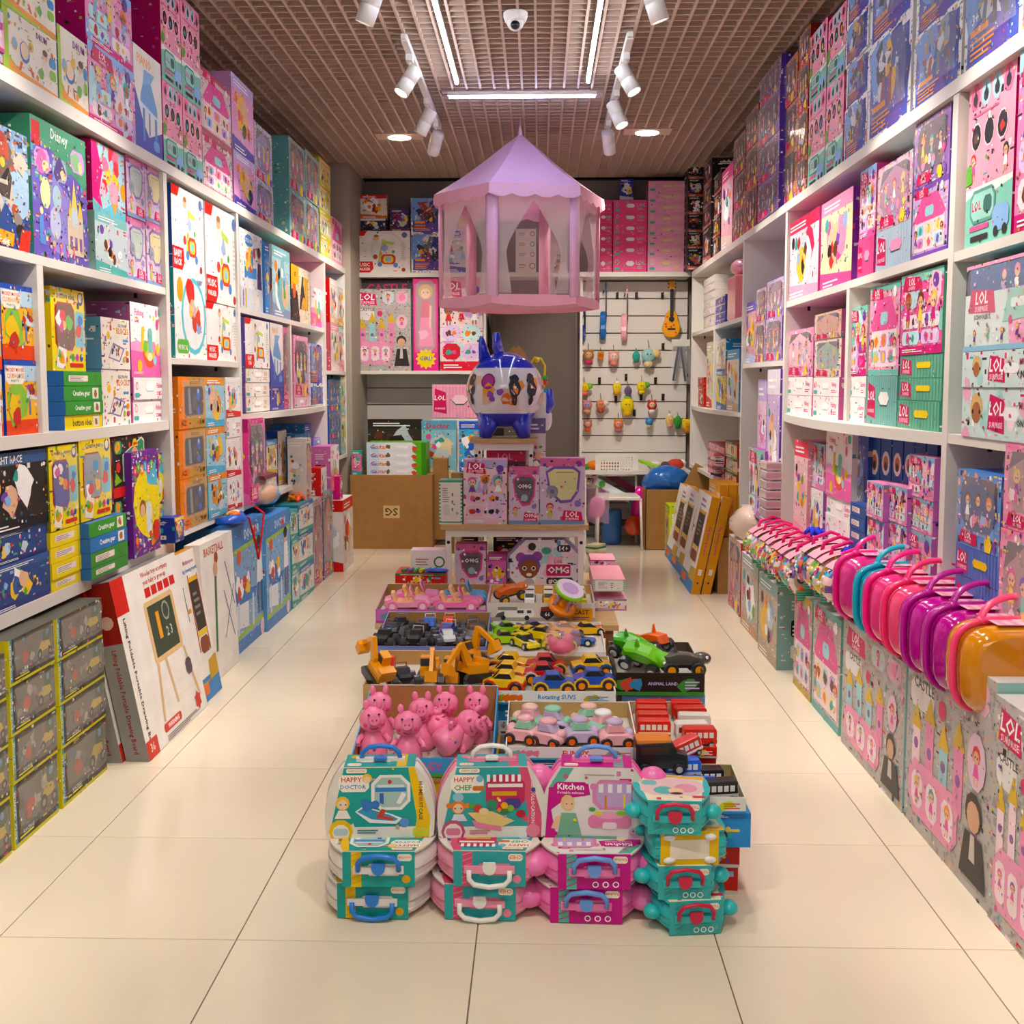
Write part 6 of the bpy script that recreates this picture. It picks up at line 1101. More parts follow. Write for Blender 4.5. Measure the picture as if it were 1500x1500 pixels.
# octagonal case
x0=X_(743,Yt+.05); x1=X_(854,Yt+.05); w=x1-x0; zt=at(800,788,1,Yt+.05).z; h=zt-TZ
o=empty('octagon_case',(x0,Yt+.05,TZ)); k=.23; oct_=[(w*k,0),(w*(1-k),0),(w,h*.3),(w,h*.7),(w*(1-k),h),(w*k,h),(0,h*.7),(0,h*.3)]
b=MB(); b.prism(oct_,0,.09,'9a8ab8','y',False,None,.012); b.obj('shell',PLAS,o); b=MB(); inn=[(w/2+(x-w/2)*.93,h/2+(z-h/2)*.93) for x,z in oct_]; b.prism(inn,-.003,.002,'e8e4ea','y')
c=Cv(w,h,8)
for i in range(16): c.blob(.15+.7*c.r.random(),.15+.7*c.r.random(),.08,c.r.choice(['f2b8cc','a8dce0','f4d8e4']))
c.circ(.18,.66,.09,'9a4aa8'); c.circ(.4,.68,.09,'9a4aa8'); c.circ(.29,.52,.2,'7a4aa0'); c.circ(.29,.46,.17,'8a5232'); c.circ(.23,.47,.04,'f0e8d8'); c.circ(.35,.47,.04,'f0e8d8'); c.circ(.23,.47,.025,'222'); c.circ(.35,.47,.025,'222'); c.circ(.29,.36,.05,'f4f0f0',.6); c.circ(.29,.2,.1,'b8b8c0'); c.circ(.33,.85,.07,'3a363a'); c.circ(.52,.78,.09,'4fa88a',.7); c.rr(.66,.76,.18,.12,'3a2a3a'); c.text('14+',.68,.78,.14,.08,'fff'); c.text('LOL',.6,.56,.16,.06,'c83a6a'); c.rr(.52,.34,.32,.2,'c82a64',.1); c.text('OMG',.54,.37,.28,.15,'fff'); c.rr(.52,.18,.36,.13,'3a2a3a'); c.text('#OOTD',.55,.2,.3,.09,'f0e8f0'); c.busy(.5)
q=MB(); c.emit(q,Vector((0,-.003,0)),Vector((1,0,0)),Vector((0,0,1)),Vector((0,-1,0))); n=len(b.v); b.v+=q.v; b.f+=[tuple(i+n for i in f) for f in q.f]; b.c+=q.c; b.sm+=q.sm; b.obj('front_panel',PRINT,o)
b=MB(); b.ball((w+.004,.045,h*.45),(.008,.02,.02),'8a5ac0',10,8); b.obj('latch',PLAS,o); tag(o,'octagonal purple edged doll case under the larger bench','toy case')
# big blue round capsule toy with horns, and its twin behind
def capsule_toy(loc,sc,label,rz=0):
    o=empty('capsule_toy',loc,(0,0,rz)); o.scale=(sc,)*3; b=MB(); BL='1c30c8'
    prof=[(max(1e-4,.17*sin(PI*k/20)),.205-.165*cos(PI*k/20)) for k in range(21)]
    b.lathe(prof,BL,32,None,[BL if (k<6 or k>13) else 'dcdce6' for k in range(20)]); b.obj('shell',mat('glossy_plastic',attr=True,rough=.12,coat=1),o)
    for sx,x,hh in ((-1,-.085,.1),(1,-.02,.115),): 
        b=MB(); b.tube([(x,-.02,.33),(x-.012,-.03,.40),(x-.018,-.035,.34+hh)],[.034,.022,.008] if sx<0 else [.03,.026,.016],BL,12,False,.6); b.obj('horn',_m['glossy_plastic'],o)
    for x in (-.085,.085):
        for y in (-.07,.07): b=MB(); b.tube([(x*.75,y*.75,.10),(x*.95,y*.95,.03),(x,y,.0)],[.06,.034,.024],BL,12); b.obj('foot',_m['glossy_plastic'],o)
    b=MB(); r_=random.Random(5)
    def dot(a,z,r,col,n=12,wob=0,el=1):
        l=.0015+.0004*len(b.f)*.2; R0=.17*math.sqrt(max(0,1-((z-.205)/.165)**2))+l
        pts=[]
        for i in range(n):
            q=2*PI*i/n; rr_=r*(1+wob*(r_.random()-.5)); zz=z+rr_*sin(q)*el; R_=.17*math.sqrt(max(.02,1-((zz-.205)/.165)**2))+l; aa=a+rr_*cos(q)/.17; pts.append((R_*cos(aa),R_*sin(aa),zz))
        b.poly(pts,col)
    for i in range(14): dot(-PI/2+r_.uniform(-1.4,1.4),.2+r_.uniform(-.05,.05),.028,r_.choice(['e89a4a','d8b8a0','e8c8b0','c86a3a']),8,.8)
    dot(-PI/2-.42,.245,.034,'8a1a6a'); dot(-PI/2-.42,.245,.028,'a83a8a')
    for a in (-.98,.28,.75): dot(-PI/2+a,.255,.022,'2a2a38',9,.5); dot(-PI/2+a,.215,.026,'2e3242',9,.4,1.5); dot(-PI/2+a,.165,.012,'2a2a38',8,.3,2); dot(-PI/2+a,.22,.006,'f0f0f0')
    for a,z in ((-.3,.17),(-.1,.2),(-.35,.19)): dot(-PI/2+a,z,.014,'8a4ab0',10,.5)
    b.obj('printed_band',PRINT,o); tag(o,label,'capsule toy','blue capsule toys'); return o
capsule_toy((X_(740,5.2),5.2,zT2),1.1,'large glossy blue round capsule toy with horns on the small bench')
# ================= small boxes on the low table either side of the bench =================
R3='left of the larger bench'
F(576,652,4.70,TZ,[840,858],'gen',['c8281e,c8281e,3a7a3a','c8281e,2a7a3a,e8c83a'],['flat red box of craft beads','flat red box with coloured pencils'],R3,'b8241c',.18)
F(599,652,4.78,TZ+.105,[806],'spine','ece8e4,lab,888','white label box with round symbols',R3,'e8c0cc',.1)
b=MB()
for i,c in enumerate(('3a8a3a','8a5ac0','3aa84a','c8d83a','4a7ad0','2a5ac8')): b.tube([(-.07+.026*i,0,0),(-.055+.026*i,.05,0)],.008,c,8)
b.ball((.085,.02,-.001),(.05,.03,.009),'2450c8',14,6); o=b.obj('pencil_set',PLAS,None,(X_(612,4.72),4.715,xz(612,840,4.70)[1]+.009)); tag(o,'row of thick coloured pencils and a blue lid by the red box','pencils')
R4='right of the bench legs'
F(872,921,4.5,TZ,[893],'gen','e8dcd8,8a7aa8,b87aa0','flat small doll box with purple print',R4,'e0a0b8',.34)
F(870,919,4.5,TZ+.082,[868],'plainlab','','pink topped box with teal framed label',R4,'e8a0b4',.36,top='f2a0b0')
F(868,909,5.0,TZ,[846],'gen','c8a8c8,b84a9a,e8a0c8','pink doll box behind the teal framed one',R4,'e8a0b4',.2)
F(866,904,5.05,TZ+.09,[820],'gen','e8c0d8,c83a7a,d8a0c8,LOL','small pink box with red heart',R4,'e8a0b4',.2)
# ================= things behind the benches =================
def carton_(px0,px1,py0,py1,Y,d,label,text=None,opn=False,side=None):
    x0,zt=xz(px0,py0,Y); x1=xz(px1,py0,Y)[0]; z0=max(0,xz(px0,py1,Y)[1]); z0=0 if z0<.05 else z0; h=zt-z0; w=x1-x0; o=empty('carton',(x0,Y,z0)); b=MB(); t=.006
    if not opn: b.box(0,0,0,w,d,h,'b98a4e'); b.box(0,d*.48,h,w,d*.52,h+.001,'c8a878'); b.box(-.0005,0,h-.004,w+.0005,d,h-.0035,'8a6a3a')
    else:
        b.box(0,0,0,w,t,h); b.box(0,d-t,0,w,d,h); b.box(0,0,0,t,d,h); b.box(w-t,0,0,w,d,h); b.box(0,0,0,w,d,t)
    b.obj('carton_body',CARD,o)
    if text:
        c=Cv(w,h,2)
        if text=='SG': c.rect(.4,.42,.2,.17,'d8b884'); c.text('SG',.415,.45,.17,.11,'4a3a20',rot=2)
        else:
            c.text('R 12213 N 0334',.35,.62,.45,.035,'3a2c18'); c.lines(.45,.35,.12,.2,3,'3a2c18'); c.lines(.65,.35,.12,.2,3,'3a2c18')
            for i in range(3): c.rect(.38+.14*i,.2,.12,.1,'3a2c18'); c.rect(.385+.14*i,.205,.11,.09,'b08448'); c.circ(.44+.14*i,.24,.02,'3a2c18')
        q=MB(); c.emit(q,Vector((0,0,0)),Vector((1,0,0)),Vector((0,0,1)),Vector((0,-1,0))); q.obj('stencil_print',PRINT,o)
    tag(o,label,'carton','brown cartons'); return o,x0,z0+h
c1,cx,ct1=carton_(513,633,696,801,8.95,.5,'large brown carton marked SG upside down','SG')
carton_(634,655,672,790,9.15,.32,'tall narrow brown carton beside the large one')
c2,cx2,ct2=carton_(946,1022,717,801,8.95,.34,'open brown carton holding a blue bag, right of the chair','x',True)
R5='on the large brown carton'
F(536,624,8.97,ct1,[648,661,673,685],'guit','','flat white toy guitar box with green end',R5,'6ab82a',.3)
F(504+10,529,8.97,ct1,[660],'gen','e870a8,3fa8a0,3fa8a0','small pink and teal doll box',R5,'3fa8a0',.1)
R6='behind the brown cartons'
F(538,618,9.38,ct1-.05,[614],'gen','3a3028,2a221c,4a3a2c','wide dark box of small fighter figures',R6,'2a2420',.08)
F(617,668,9.3,ct1-.05,[616],'gen','8ac8d8,5aa8c8,e8d8a8,Doctor,d8241e','light blue toy doctor box with red lettering',R6,'5aa8c8',.1)
F(672,704,8.6,.68,[617],'gen','4ab0e0,2a5ac8,2a6ac8','bright blue shark song toy box',R6,'3a90d8',.12)
F(660,705,8.72,0,[693],'gen','8a6a40,8a6a40,7a5a34','brown carton base under the blue shark box',R6,'8a6a40',.14)
F(633,702,9.45,xz(640,612,9.45)[1],[563],'stripe','f0a8c0,e898b4,f8d0dc','pink dollhouse set box with teal striped band',R6,'6fb0aa',.04,top='6fb0aa')
bx2=F(632,706,9.44,0,[613],'gen','ece6e0,ece6e0,d8d0c8','white box under the pink set',R6,'e8e4e0',.05)
# ---------------- goods in the rear cabinet ----------------
R7='in the rear cabinet'
F(528,612,9.62,zs,[410],'gen','6a6470,4a4048,5a5460,CASTLE,c83a6a','grey castle box half hidden behind',R7,'5a5460',.05)
F(521,603,9.52,zs,[423],'castle','','grey dotted castle playset box with smiling boy',R7,'b0acaa',.06)
F(606,643,9.52,zs,[408],'bdoll','','tall magenta doll box with gold haired doll',R7,'d8308a',.1,fl=True)
F(645,708,9.52,zs,[405],'doll','eed8dc,e8a0b8,d8243a','white and red box with pink beauty table',R7,'d84a6a',.1)
R8='atop the rear shelf'
F(521,603,9.53,ZBK,[338],'baby','MUSIC,WALKER','wide white baby walker box with red label',R8,'e8e4e0',.28)
z_=xz(600,338,9.53)[1]
F(531,568,9.6,z_+.001,[320],'gen','23304a,e8e4e4,1a2a4a','dark blue boxed toy helmets',R8,'1a2a4a',.2)
F(531,570,9.6,xz(600,320,9.6)[1],[285],'gen','e8dcd0,d8342e,c8742a','white and red box with orange xylophone',R8,'c8b8a8',.2)
F(574,602,9.6,z_+.001,[306],'gen','3a2a5a,5a2a8a,8a2a6a','dark purple toy box',R8,'1a1620',.2)
F(604,650,9.53,ZBK,[290,343],'robot','w','blue robot box with white frame and orange lettering',R8,'e6e4e8',.28)
F(652,690,9.53,ZBK,[300,345],'gen','d8d4d8,b8b4c0,3a4ab0','pale box seen through the tent',R8,'d8d4d8',.25)
F(755,785,9.53,ZBK,[335,350,365,380],'spine','e4e0dc,lab,999','flat white label box seen through the tent',R8,'d8d4d0',.25)
F(800,830,9.53,ZBK,[357,373],'gen','d8d8d0,6a8a6a,c8c8c0','small white box seen through the tent',R8,'d8d4d0',.25)
F(868,895,9.55,ZBK,[293,311,326,343,358,375],'hbox','e83a80,LOL,7ac8b8,f4e8ee','pink slab doll box with teal end',R8,'7ac8b8',.28)
F(896,945,9.53,ZBK,[293,311,327,343,359,375],'hbox','ee4a8a,LOL,7ac8b8,f4e8ee','pink slab doll box with round portraits',R8,'d83078',.28)
F(946,999,9.5,ZBK,[265,281,297,313,329,345,360,375],'hbox','f2a8c8,DOLL,f0dc9a,f0d0a0','pale pink slab box with yellow portrait',R8,'d86aa0',.3)
o=F(905,925,9.6,xz(900,293,9.6)[1],[262],'gen','2a3a9a,2a3a9a,e0e0e8','small navy box on the pink slab boxes',R8,'2a3a9a',.05)
F(1003,1026,9.35,ZBK,[236,262,288,314,340,364],'gen','2a2624,1c1a1a,b8604a','black corner box with small red pictures',R8,'1c1a1a',.3)
# ---------------- slatwall goods ----------------
def guitar(px,py0,py1,col,edge,label,turn=0):
    Y=YB-.1; x,zt_=xz(px,py0,Y); zb_=xz(px,py1,Y)[1]; H=zt_-zb_; o=empty('toy_guitar',(x,Y,zb_),(0,0,turn)); b=MB()
    W=H*.16; pts=[]
    for i in range(24):
        a=2*PI*i/24; r=1+.16*cos(2*a)*-1; zz=.5*H*.5*(1+sin(a))*1.0; w_=W*(1.0-.22*sin(a))*(1-.25*math.exp(-((sin(a)-.25)/.25)**2)); pts.append((w_*cos(a),zz))
    b.prism(pts,-.025,.025,col,'y',False,None,.006); b.obj('body',PLAS,o)
    b=MB(); b.box(-H*.03,-.032,H*.38,H*.03,-.02,H*.86,'2a2420' if col!='1f5ab0' else col); b.obj('neck',PLAS,o)
    b=MB(); b.box(-H*.05,-.03,H*.85,H*.05,-.016,H,col); 
    for s in (-1,1):
        for k in range(2): b.box(s*H*.05,-.026,H*(.88+.06*k),s*H*.075,-.02,H*(.9+.06*k),'2a2420')
    b.obj('head',PLAS,o); b=MB(); b.lathe([(.0001,.0),(H*.05,.0)],'2a2420',12,Matrix.Translation((0,-.0265,H*.33))@Matrix.Rotation(PI/2,4,'X')); b.box(-H*.07,-.028,H*.14,H*.07,-.0255,H*.17,'2a2420')
    r_=random.Random(9)
    for k in range(7): b.lathe([(.0001,.0),(H*.018,.0)],edge,7,Matrix.Translation((r_.uniform(-.8,.8)*W*.8,-.0262,H*r_.uniform(.06,.42)))@Matrix.Rotation(PI/2,4,'X'))
    b.obj('sound_hole',PRINT,o); tag(o,label,'toy guitar','toy guitars on the slatwall'); 
    b=MB(); b.tube([(x,YB-.05,zt_-.09),(x,YB-.14,zt_-.09),(x,YB-.14,zt_-.07)],.006,'2a2a2a',6); q=b.obj('wall_hook',DARK); tag(q,'black guitar hook holding the '+label.split(' toy')[0]+' guitar','hook','slatwall hooks')
guitar(984,412,495,'f0a81e','d8342a','yellow toy guitar with red dots facing the room'); guitar(884,414,498,'1f6ab8','f0f0f0','blue toy guitar seen from its side',1.45); guitar(915,418,500,'f2b0b8','c8a0a0','pink toy guitar seen from its side',1.45); guitar(853,452,500,'1a4aa0','e8e8e8','dark blue toy guitar by the side panel',1.3)
def hang(px,py,s,c1,c2,c3,label,kind=0):
    """small soft toy hanging from a slatwall hook"""
    Y=YB-.13; x,z=xz(px,py,Y); o=empty('hanging_toy',(x,Y,z)); b=MB(); b.ball((0,0,0),(s,s*.7,s*(1.25 if kind==1 else 1)),c1,12,8)
    if kind==0: b.ball((0,-s*.45,s*.1),(s*.62,s*.4,s*.6),c2,10,6); b.ball((-s*.6,0,s*.8),s*.35,c1,8,6); b.ball((s*.6,0,s*.8),s*.35,c1,8,6)
    elif kind==1: b.ball((0,0,s*1.1),(s*.5,s*.4,s*.45),c2,10,6)
    else: b.ball((s*.9,0,s*.3),(s*.8,s*.5,s*.6),c2,10,6)
    b.obj('body',SOFT,o); b=MB(); b.ball((0,-s*.1,-s*1.15),(s*.7,s*.5,s*.5),c3,10,6)
    for q in (-1,1): b.ball((q*s*.22,-s*.82,s*.18),s*.09,'222',6,5)
    b.obj('face',SOFT,o); b=MB(); b.tube([(0,0,s*.9),(0,.01,s*1.9),(0,.07,s*2.2)],.0022,'c8c8c8',5); b.obj('key_ring',DARK,o); tag(o,label,'hanging toy','soft toys hanging on the slatwall')
for a in [(862,521,.05,'b0804a','e8b48a','d83a7a','brown doll keyring with pink dress, top left'),(880,520,.03,'d8842a','b86a1a','d8842a','small orange keyring beside the brown doll'),(899,523,.05,'eeb0a0','f8d8d0','e88a7a','pale pink soft keyring in the top row'),(932,522,.035,'3aa898','3aa898','2a8878','teal knitted strip keyring in the top row',1),(950,521,.065,'9fd0cc','f0d890','e8d0a0','round pale blue and yellow soft toy in the top row',2),
  (856,568,.045,'f0d01e','8ac83a','e87a6a','yellow and green fruit toy, second row left',2),(904,568,.04,'f0d840','f4f0d0','e8942a','yellow chick toy in the second row',1),(920,573,.035,'6a5a7a','8a7a9a','5a4a6a','dark violet keyring in the second row',1),(940,566,.045,'f0d82a','6ab83a','e8c82a','yellow and green toy in the second row centre',2),
  (860,594,.045,'d88a8a','a8a0c8','e8a07a','pink and lilac keyring in the third row left'),(880,593,.045,'d88a6a','e8d8c8','b84a3a','red and white keyring pair in the third row',2),(919,594,.06,'f0d41a','8ac02a','e8b81a','yellow pineapple soft toy in the middle row',1),(955,594,.045,'c8382a','e8c8a8','f0e8e0','red doll keyring in the middle row'),
  (861,622,.04,'c87a6a','e8b8a8','e8642a','red and orange keyring in the bottom row left'),(906,622,.045,'e8883a','e8a0b0','c86a8a','orange and pink toy in the bottom row'),(951,618,.035,'3a80c8','6aa8d8','c8b890','blue round keyring in the bottom row'),(981,616,.04,'f0c878','f4e8c8','e8a0a0','cream chip bag shaped toy in the bottom row',1),(993,618,.038,'3a9a3a','4aaa4a','2a7a2a','green cactus toy in the bottom row',1),(1007,622,.05,'f0c81a','e8b01a','c8781a','yellow sun toy at the right end of the bottom row')]:
    hang(*a)
Y=YB-.12; x,z=xz(997,530,Y); o=empty('sleeve_pack',(x,Y,z)); b=MB(); b.box(-.08,0,.14,.08,.01,.2,'e8e4dc'); b.obj('header_card',PRINT,o); b=MB()
for s_ in (-1,1): b.tube([(s_*.01,0,.13),(s_*.03,0,0),(s_*.055,0,-.17)],[.03,.03,.028],'5a5e66',8,False,.5)
b.obj('trousers',SOFT,o); b=MB(); b.box(-.085,-.02,-.2,.085,-.019,.14); b.obj('film',FILM,o); tag(o,'bagged grey doll trousers with a white header card on the slatwall','bag')
for k,(px,py) in enumerate(((904,432),(932,432),(970,432),(878,556),(917,551),(960,556),(939,580),(971,580),(902,583),(929,603),(1005,551),(971,506))):
    Y=YB-.05; x,z=xz(px,py,Y); b=MB(); b.box(-.012,-.012,-.04,.012,0,.02,'4a3c30'); b.tube([(0,-.01,0),(0,-.1,0),(0,-.11,.02)],.004,'4a4038',6); q=b.obj('wall_hook',DARK,None,(x,Y,z)); tag(q,'bare dark metal hook on the slatwall, %s from the left'%ORD[sorted((904,932,970,878.5,917,960,939,971,902,929,1005,971.5)).index([904,932,970,878.5,917,960,939,971,902,929,1005,971.5][k])],'hook','slatwall hooks')
# desk under the slatwall with clutter
Yd=9.25; zd_=xz(900,690,Yd)[1]; dx0=max(xz(851,690,Yd)[0],sx0+.03)
o=empty('counter_desk',(0,0,0)); b=MB(); b.box(dx0,Yd,zd_-.03,XR+.0,YB-.06,zd_); b.obj('desk_top',BOARD,o); b=MB(); b.box(dx0,Yd+.02,0,dx0+.02,YB-.06,zd_-.03); b.obj('side_panel',BOARD,o); tag(o,'white desk board below the slatwall, strewn with small toys','desk')
r_=random.Random(12)
for k,(px,c,s_,t) in enumerate([(858,'3a9a3a',.03,'green toy lump at the left end of the white desk'),(870,'e8842a',.05,'orange toy lying on the white desk'),(884,'e89a4a',.05,'tan soft toy lying on the white desk'),(897,'d86a5a',.045,'pink soft toy lying on the white desk'),(958,'e8e4e8',.05,'stack of white boxes on the white desk'),(975,'5a4a5a',.045,'small dark pack on the white desk'),(990,'c84a3a',.06,'red patterned bundle on the white desk')]):
    b=MB(); b.ball((0,0,0),(s_*1.3,s_,s_*.8),c,10,7); b.ball((s_*.9,0,s_*.2),(s_*.6,s_*.5,s_*.5),['f0d0a0','c8281e','fff','8a4a8a'][k%4],8,6); o=b.obj('small_toy',SOFT,None,(xz(px,680,Yd+.15)[0],Yd+.15,zd_+s_*.8+.001)); tag(o,t,'toy')
b=MB(); b.prism([(-.16,.0),(-.04,.0),(.0,-.02),(.14,-.035),(.15,.02),(.12,.035),(.0,.02),(-.04,.014),(-.16,.014)],0,.02,'9ad81e','z'); o=b.obj('toy_guitar',PLAS,None,(xz(942,680,Yd+.12)[0],Yd+.12,zd_+.06),(.35,.25,-.1)); tag(o,'lime green toy guitar shape lying on the white desk','toy guitar')
F(852,874,Yd+.1,zd_-.16,[694],'gen','d8ccc0,c85a6a,e0d8d0','flat pastel box stack below the desk','left of the chair','d8c8c0',.2)
# chair
Yc=8.95; o=empty('chair',(xz(906,800,Yc)[0],Yc,0)); s0=xz(877,800,Yc)[0]-o.location.x; s1=xz(938,800,Yc)[0]-o.location.x; WM=mat('white_steel','e8e4dc',rough=.4)
b=MB(); b.prism([(s0*.98,0),(s1*.98,0),(s1*1.02,.05),(s1*.95,.36),(s0*.95,.36),(s0*1.02,.05)],.415,.445,'fff','z',False,None,.006); b.obj('seat',WM,o)
b=MB(); nx,nz=14,6; bw=(s1-s0)*.96; bx0=s0*.96; bz=.60; bh=.165; yb_=.40
for i in range(nx+1): b.box(bx0+bw*i/nx-(.006 if 0<i<nx else .018),yb_,bz,bx0+bw*i/nx+(.006 if 0<i<nx else .018),yb_+.012,bz+bh)
for j in range(nz+1): b.box(bx0,yb_+.0005,bz+bh*j/nz-(.006 if 0<j<nz else .016),bx0+bw,yb_+.0115,bz+bh*j/nz+(.006 if 0<j<nz else .016))
b.obj('backrest',WM,o)
for s_ in (s0,s1):
    b=MB(); b.tube([(s_,.02,.43),(s_*1.08,-.01,0)],.011,'fff',8); b.obj('leg',WM,o); b=MB(); b.tube([(s_*1.0,.42,0),(s_*.98,.37,.44),(s_*.97,.41,.62)],.011,'fff',8); b.obj('leg',WM,o)
tag(o,'white metal chair with perforated backrest in front of the desk','chair')
# bags round the chair
def lump(name,px,py,Y,r,col,label,m=None,seed=1,cat='bag',onz=None,squash=.8,sub=None):
    x,z=xz(px,py,Y); r_=random.Random(seed); R=r if hasattr(r,'__len__') else (r,r*.8,r*squash); z=max(z,R[2]+.002) if onz is None else onz+R[2]
    b=MB(); n=20;k=12;vs=[];fs=[]
    for j in range(k+1):
        for i in range(n):
            a=2*PI*i/n; q=1+.08*sin(3*a+j)+.05*sin(7*a+2*j)+.03*r_.random(); p=PI*j/k; vs.append((R[0]*q*sin(p)*cos(a),R[1]*q*sin(p)*sin(a),-R[2]*cos(p)))
    for j in range(k):
        for i in range(n): l=(i+1)%n; fs.append((j*n+i,j*n+l,(j+1)*n+l,(j+1)*n+i))
    b.mesh(vs,fs,col,True); o=b.obj(name,m or SOFT,None,(x,Y,z)); tag(o,label,cat); return o
GF=mat('foil_plastic',attr=True,rough=.18,bump=.6,bscale=12,coat=.6)
lump('blue_bag' if 0 else 'plastic_bag',976,705,9.12,(.19,.13,.14),'2a68b8','crumpled blue bag in the open carton',GF,2,onz=.42)
lump('foil_balloon',937,745,9.3,(.07,.07,.2),'e0189a','shiny magenta foil balloon right of the chair legs',GF,3,'balloon')
lump('foil_balloon',928,770,9.2,(.075,.07,.09),'c8401a','shiny orange red foil balloon on the floor under the desk',GF,4,'balloon')
b=MB(); b.lathe([(.001,0),(.075,0),(.085,.02),(.088,.26),(.08,.30),(.001,.30)],'2a6ab0',18); o=b.obj('bucket',mat('clear_blue',attr=True,rough=.2,coat=.5),None,(xz(896,792,9.3)[0],9.3,.001)); tag(o,'blue plastic drum on the floor behind the chair','bucket')
b=MB(); b.box(-.2,-.04,-.03,.22,.04,.03,'8a1a4a'); o=b.obj('toy_box',PRINT,None,(xz(915,712,9.45)[0],9.5,.5),(0,.55,0)); tag(o,'dark red long box leaning under the desk','box')
b=MB(); b.box(-.22,-.04,-.03,.2,.04,.03,'dfe6ea'); b.ball((.15,-.04,0),(.04,.01,.03),'2a6ac8',10,6); b.ball((-.16,-.04,0),(.03,.01,.03),'4ab83a',10,6); o=b.obj('toy_box',PRINT,None,(xz(905,722,9.35)[0],9.35,.44),(0,.5,0)); tag(o,'white long box with blue badge leaning behind the chair','box')
for k in range(6): b=MB(); b.box(-.07,-.05,0,.07,.05,.016,['e8e0cc','3a8a4a','d8c8a8'][k%3]); o=b.obj('small_card_pack',PRINT,None,(xz(873,790,8.6)[0],8.6,.001+.017*k),(0,0,.2*k)); tag(o,'thin card pack on the floor left of the chair, %s from the bottom'%ORD[k],'pack','card packs on the floor')
# clutter on the second shelf at the right rear
for k in range(9):
    b=MB(); c=['f09ac0','2a2a2e','e8e0dc','c8382a','8a7a6a'][k%5]; b.box(-.11,-.09,0,.11,.09,.018,c); b.box(-.11,-.0905,.006,.11,-.09,.012,'e8d8d0'); o=b.obj('flat_pack',PRINT,None,(XR+.09,7.9+.05*sin(k),.692+.0195*k),(0,0,.3*sin(2*k))); tag(o,'flat card pack in the untidy right shelf heap, %s from the bottom'%ORD[k],'pack','untidy flat packs')
b=MB(); b.box(0,0,0,.26,.01,.33); o=b.obj('cardboard_flap',CARD,None,(xz(985,700,9.0)[0]+.03,9.0,.44),(0,.5,-.2)); tag(o,'raised brown cardboard flap behind the open carton','cardboard')
# wooden things and black cone in the door opening
for k in range(2): b=MB(); b.prism([(0,0),(.16,0),(.13,.46),(.07,.52),(-.03,.42)],0,.02,'8a6430','y'); o=b.obj('wooden_board',mat('old_wood','8a6434',rough=.6,vary=.3,stretch=(12,1,1)),None,(xz(741+7*k,640,9.6)[0],9.72-.04*k,1.205),(0,0,0)); tag(o,'pointed wooden board standing in the doorway, %s one'%('rear' if k==0 else 'front'),'board')
F(738,775,9.55,0,[592],'gen','4a4038,3a322c,4a4038','dark cupboard behind the blue capsule toy','in the doorway','3a342e',.2)
b=MB(); b.prism([(-.0,.9),(.17,.9),(.12,1.25),(.05,1.75),(.0,2.0)],0,.02,'0f1014','y'); o=b.obj('black_cloth',SOFT,None,(xz(714,560,9.7)[0],9.7,0)); tag(o,'black cloth hanging at the left side of the doorway','cloth')
# bead maze toy
o=empty('bead_maze',(X_(783,5.3),5.3,zT2-.0)); b=MB(); zq=xz(790,575,5.3)[1]-zT2; b.box(-.055,-.04,0,.055,.04,zq,'e8ece8'); b.box(-.06,-.045,zq,.06,.045,zq+.02,'3aa0cc'); b.box(-.03,-.0455,zq-.06,.0,-.0402,zq-.02,'d8342e'); b.obj('base_box',PLAS,o)
b=MB(); b.tube([(-.05,0,zq+.02)]+[(-.075+.05*cos(a),0.01*a,zq+.10+.05*sin(a)) for a in [PI+.3*i for i in range(0,22)]]+[(-.01,.02,zq+.02)],.006,'f0d01e',6); b.obj('wire_loop',PLAS,o)
b=MB(); b.tube([(.045,0,zq+.02),(.05,0,zq+.13),(.03,0,zq+.165),(.0,0,zq+.17),(-.02,0,zq+.14),(-.0,0,zq+.08),(-.03,0,zq+.03)],.006,'f0d01e',6); b.obj('wire_arc',PLAS,o)
for k,(x,z,c) in enumerate(((.05,.05,'d8342e'),(.05,.07,'3aa83a'),(-.0,.09,'3a8ad8'),(-.02,.035,'6ac83a'),(.012,.16,'f0d01e'),(-.05,.02+.02,'3a8ad8'))): b=MB(); b.ball((x,0,zq+z),.014,c,10,6); b.obj('bead',PLAS,o)
tag(o,'bead maze toy with yellow wires behind the blue capsule toy','bead maze')
F(770,800,5.28-.04,zT1,[612],'gen','d8d4d8,7a6a9a,3a8a7a','grey doll box behind the small bench','on the larger bench','c8c4c8',.06)
b=MB(); b.prism([(0,0),(.14,0),(.07,.42),(.0,.42)],0,.03,'c8d89a','y'); o=b.obj('toy_board',PRINT,None,(X_(796,5.33),5.36,zT1-.2),(0,0,0)); tag(o,'pale green toy board leaning behind the benches','board')
b=MB(); b.tube([(0,0,0),(.02,0,.05),(.01,0,.12)],[.02,.024,.018],'1c30c8',10); b.ball((0,0,-.03),(.03,.02,.06),'dcdce6',10,8); o=b.obj('capsule_toy_part',_m['glossy_plastic'],None,(X_(800,5.4),5.4,1.24)); tag(o,'blue and white toy end sticking out behind the capsule toy','toy')
# under the small bench
F(712,770,Yu+.12,zT1,[660],'gen','5a3a4a,c83a6a,3a2a34,LOL,f0a0c0','dark magenta doll box','under the small bench','4a2a3a',.08)
b=MB(); b.tube([(-.03,0,0),(.02,0,.12)],.012,'d8d82a',6,False,.5); 
for k in range(7): b.box(-.03+.007*k-.008,-.013,.01+.016*k,-.03+.007*k+.008,-.0125,.014+.016*k,'222')
o=b.obj('tape_strip',PLAS,None,(X_(722,Yu+.06),Yu+.06,zT1+.01)); tag(o,'yellow and black striped toy rail under the small bench','toy')
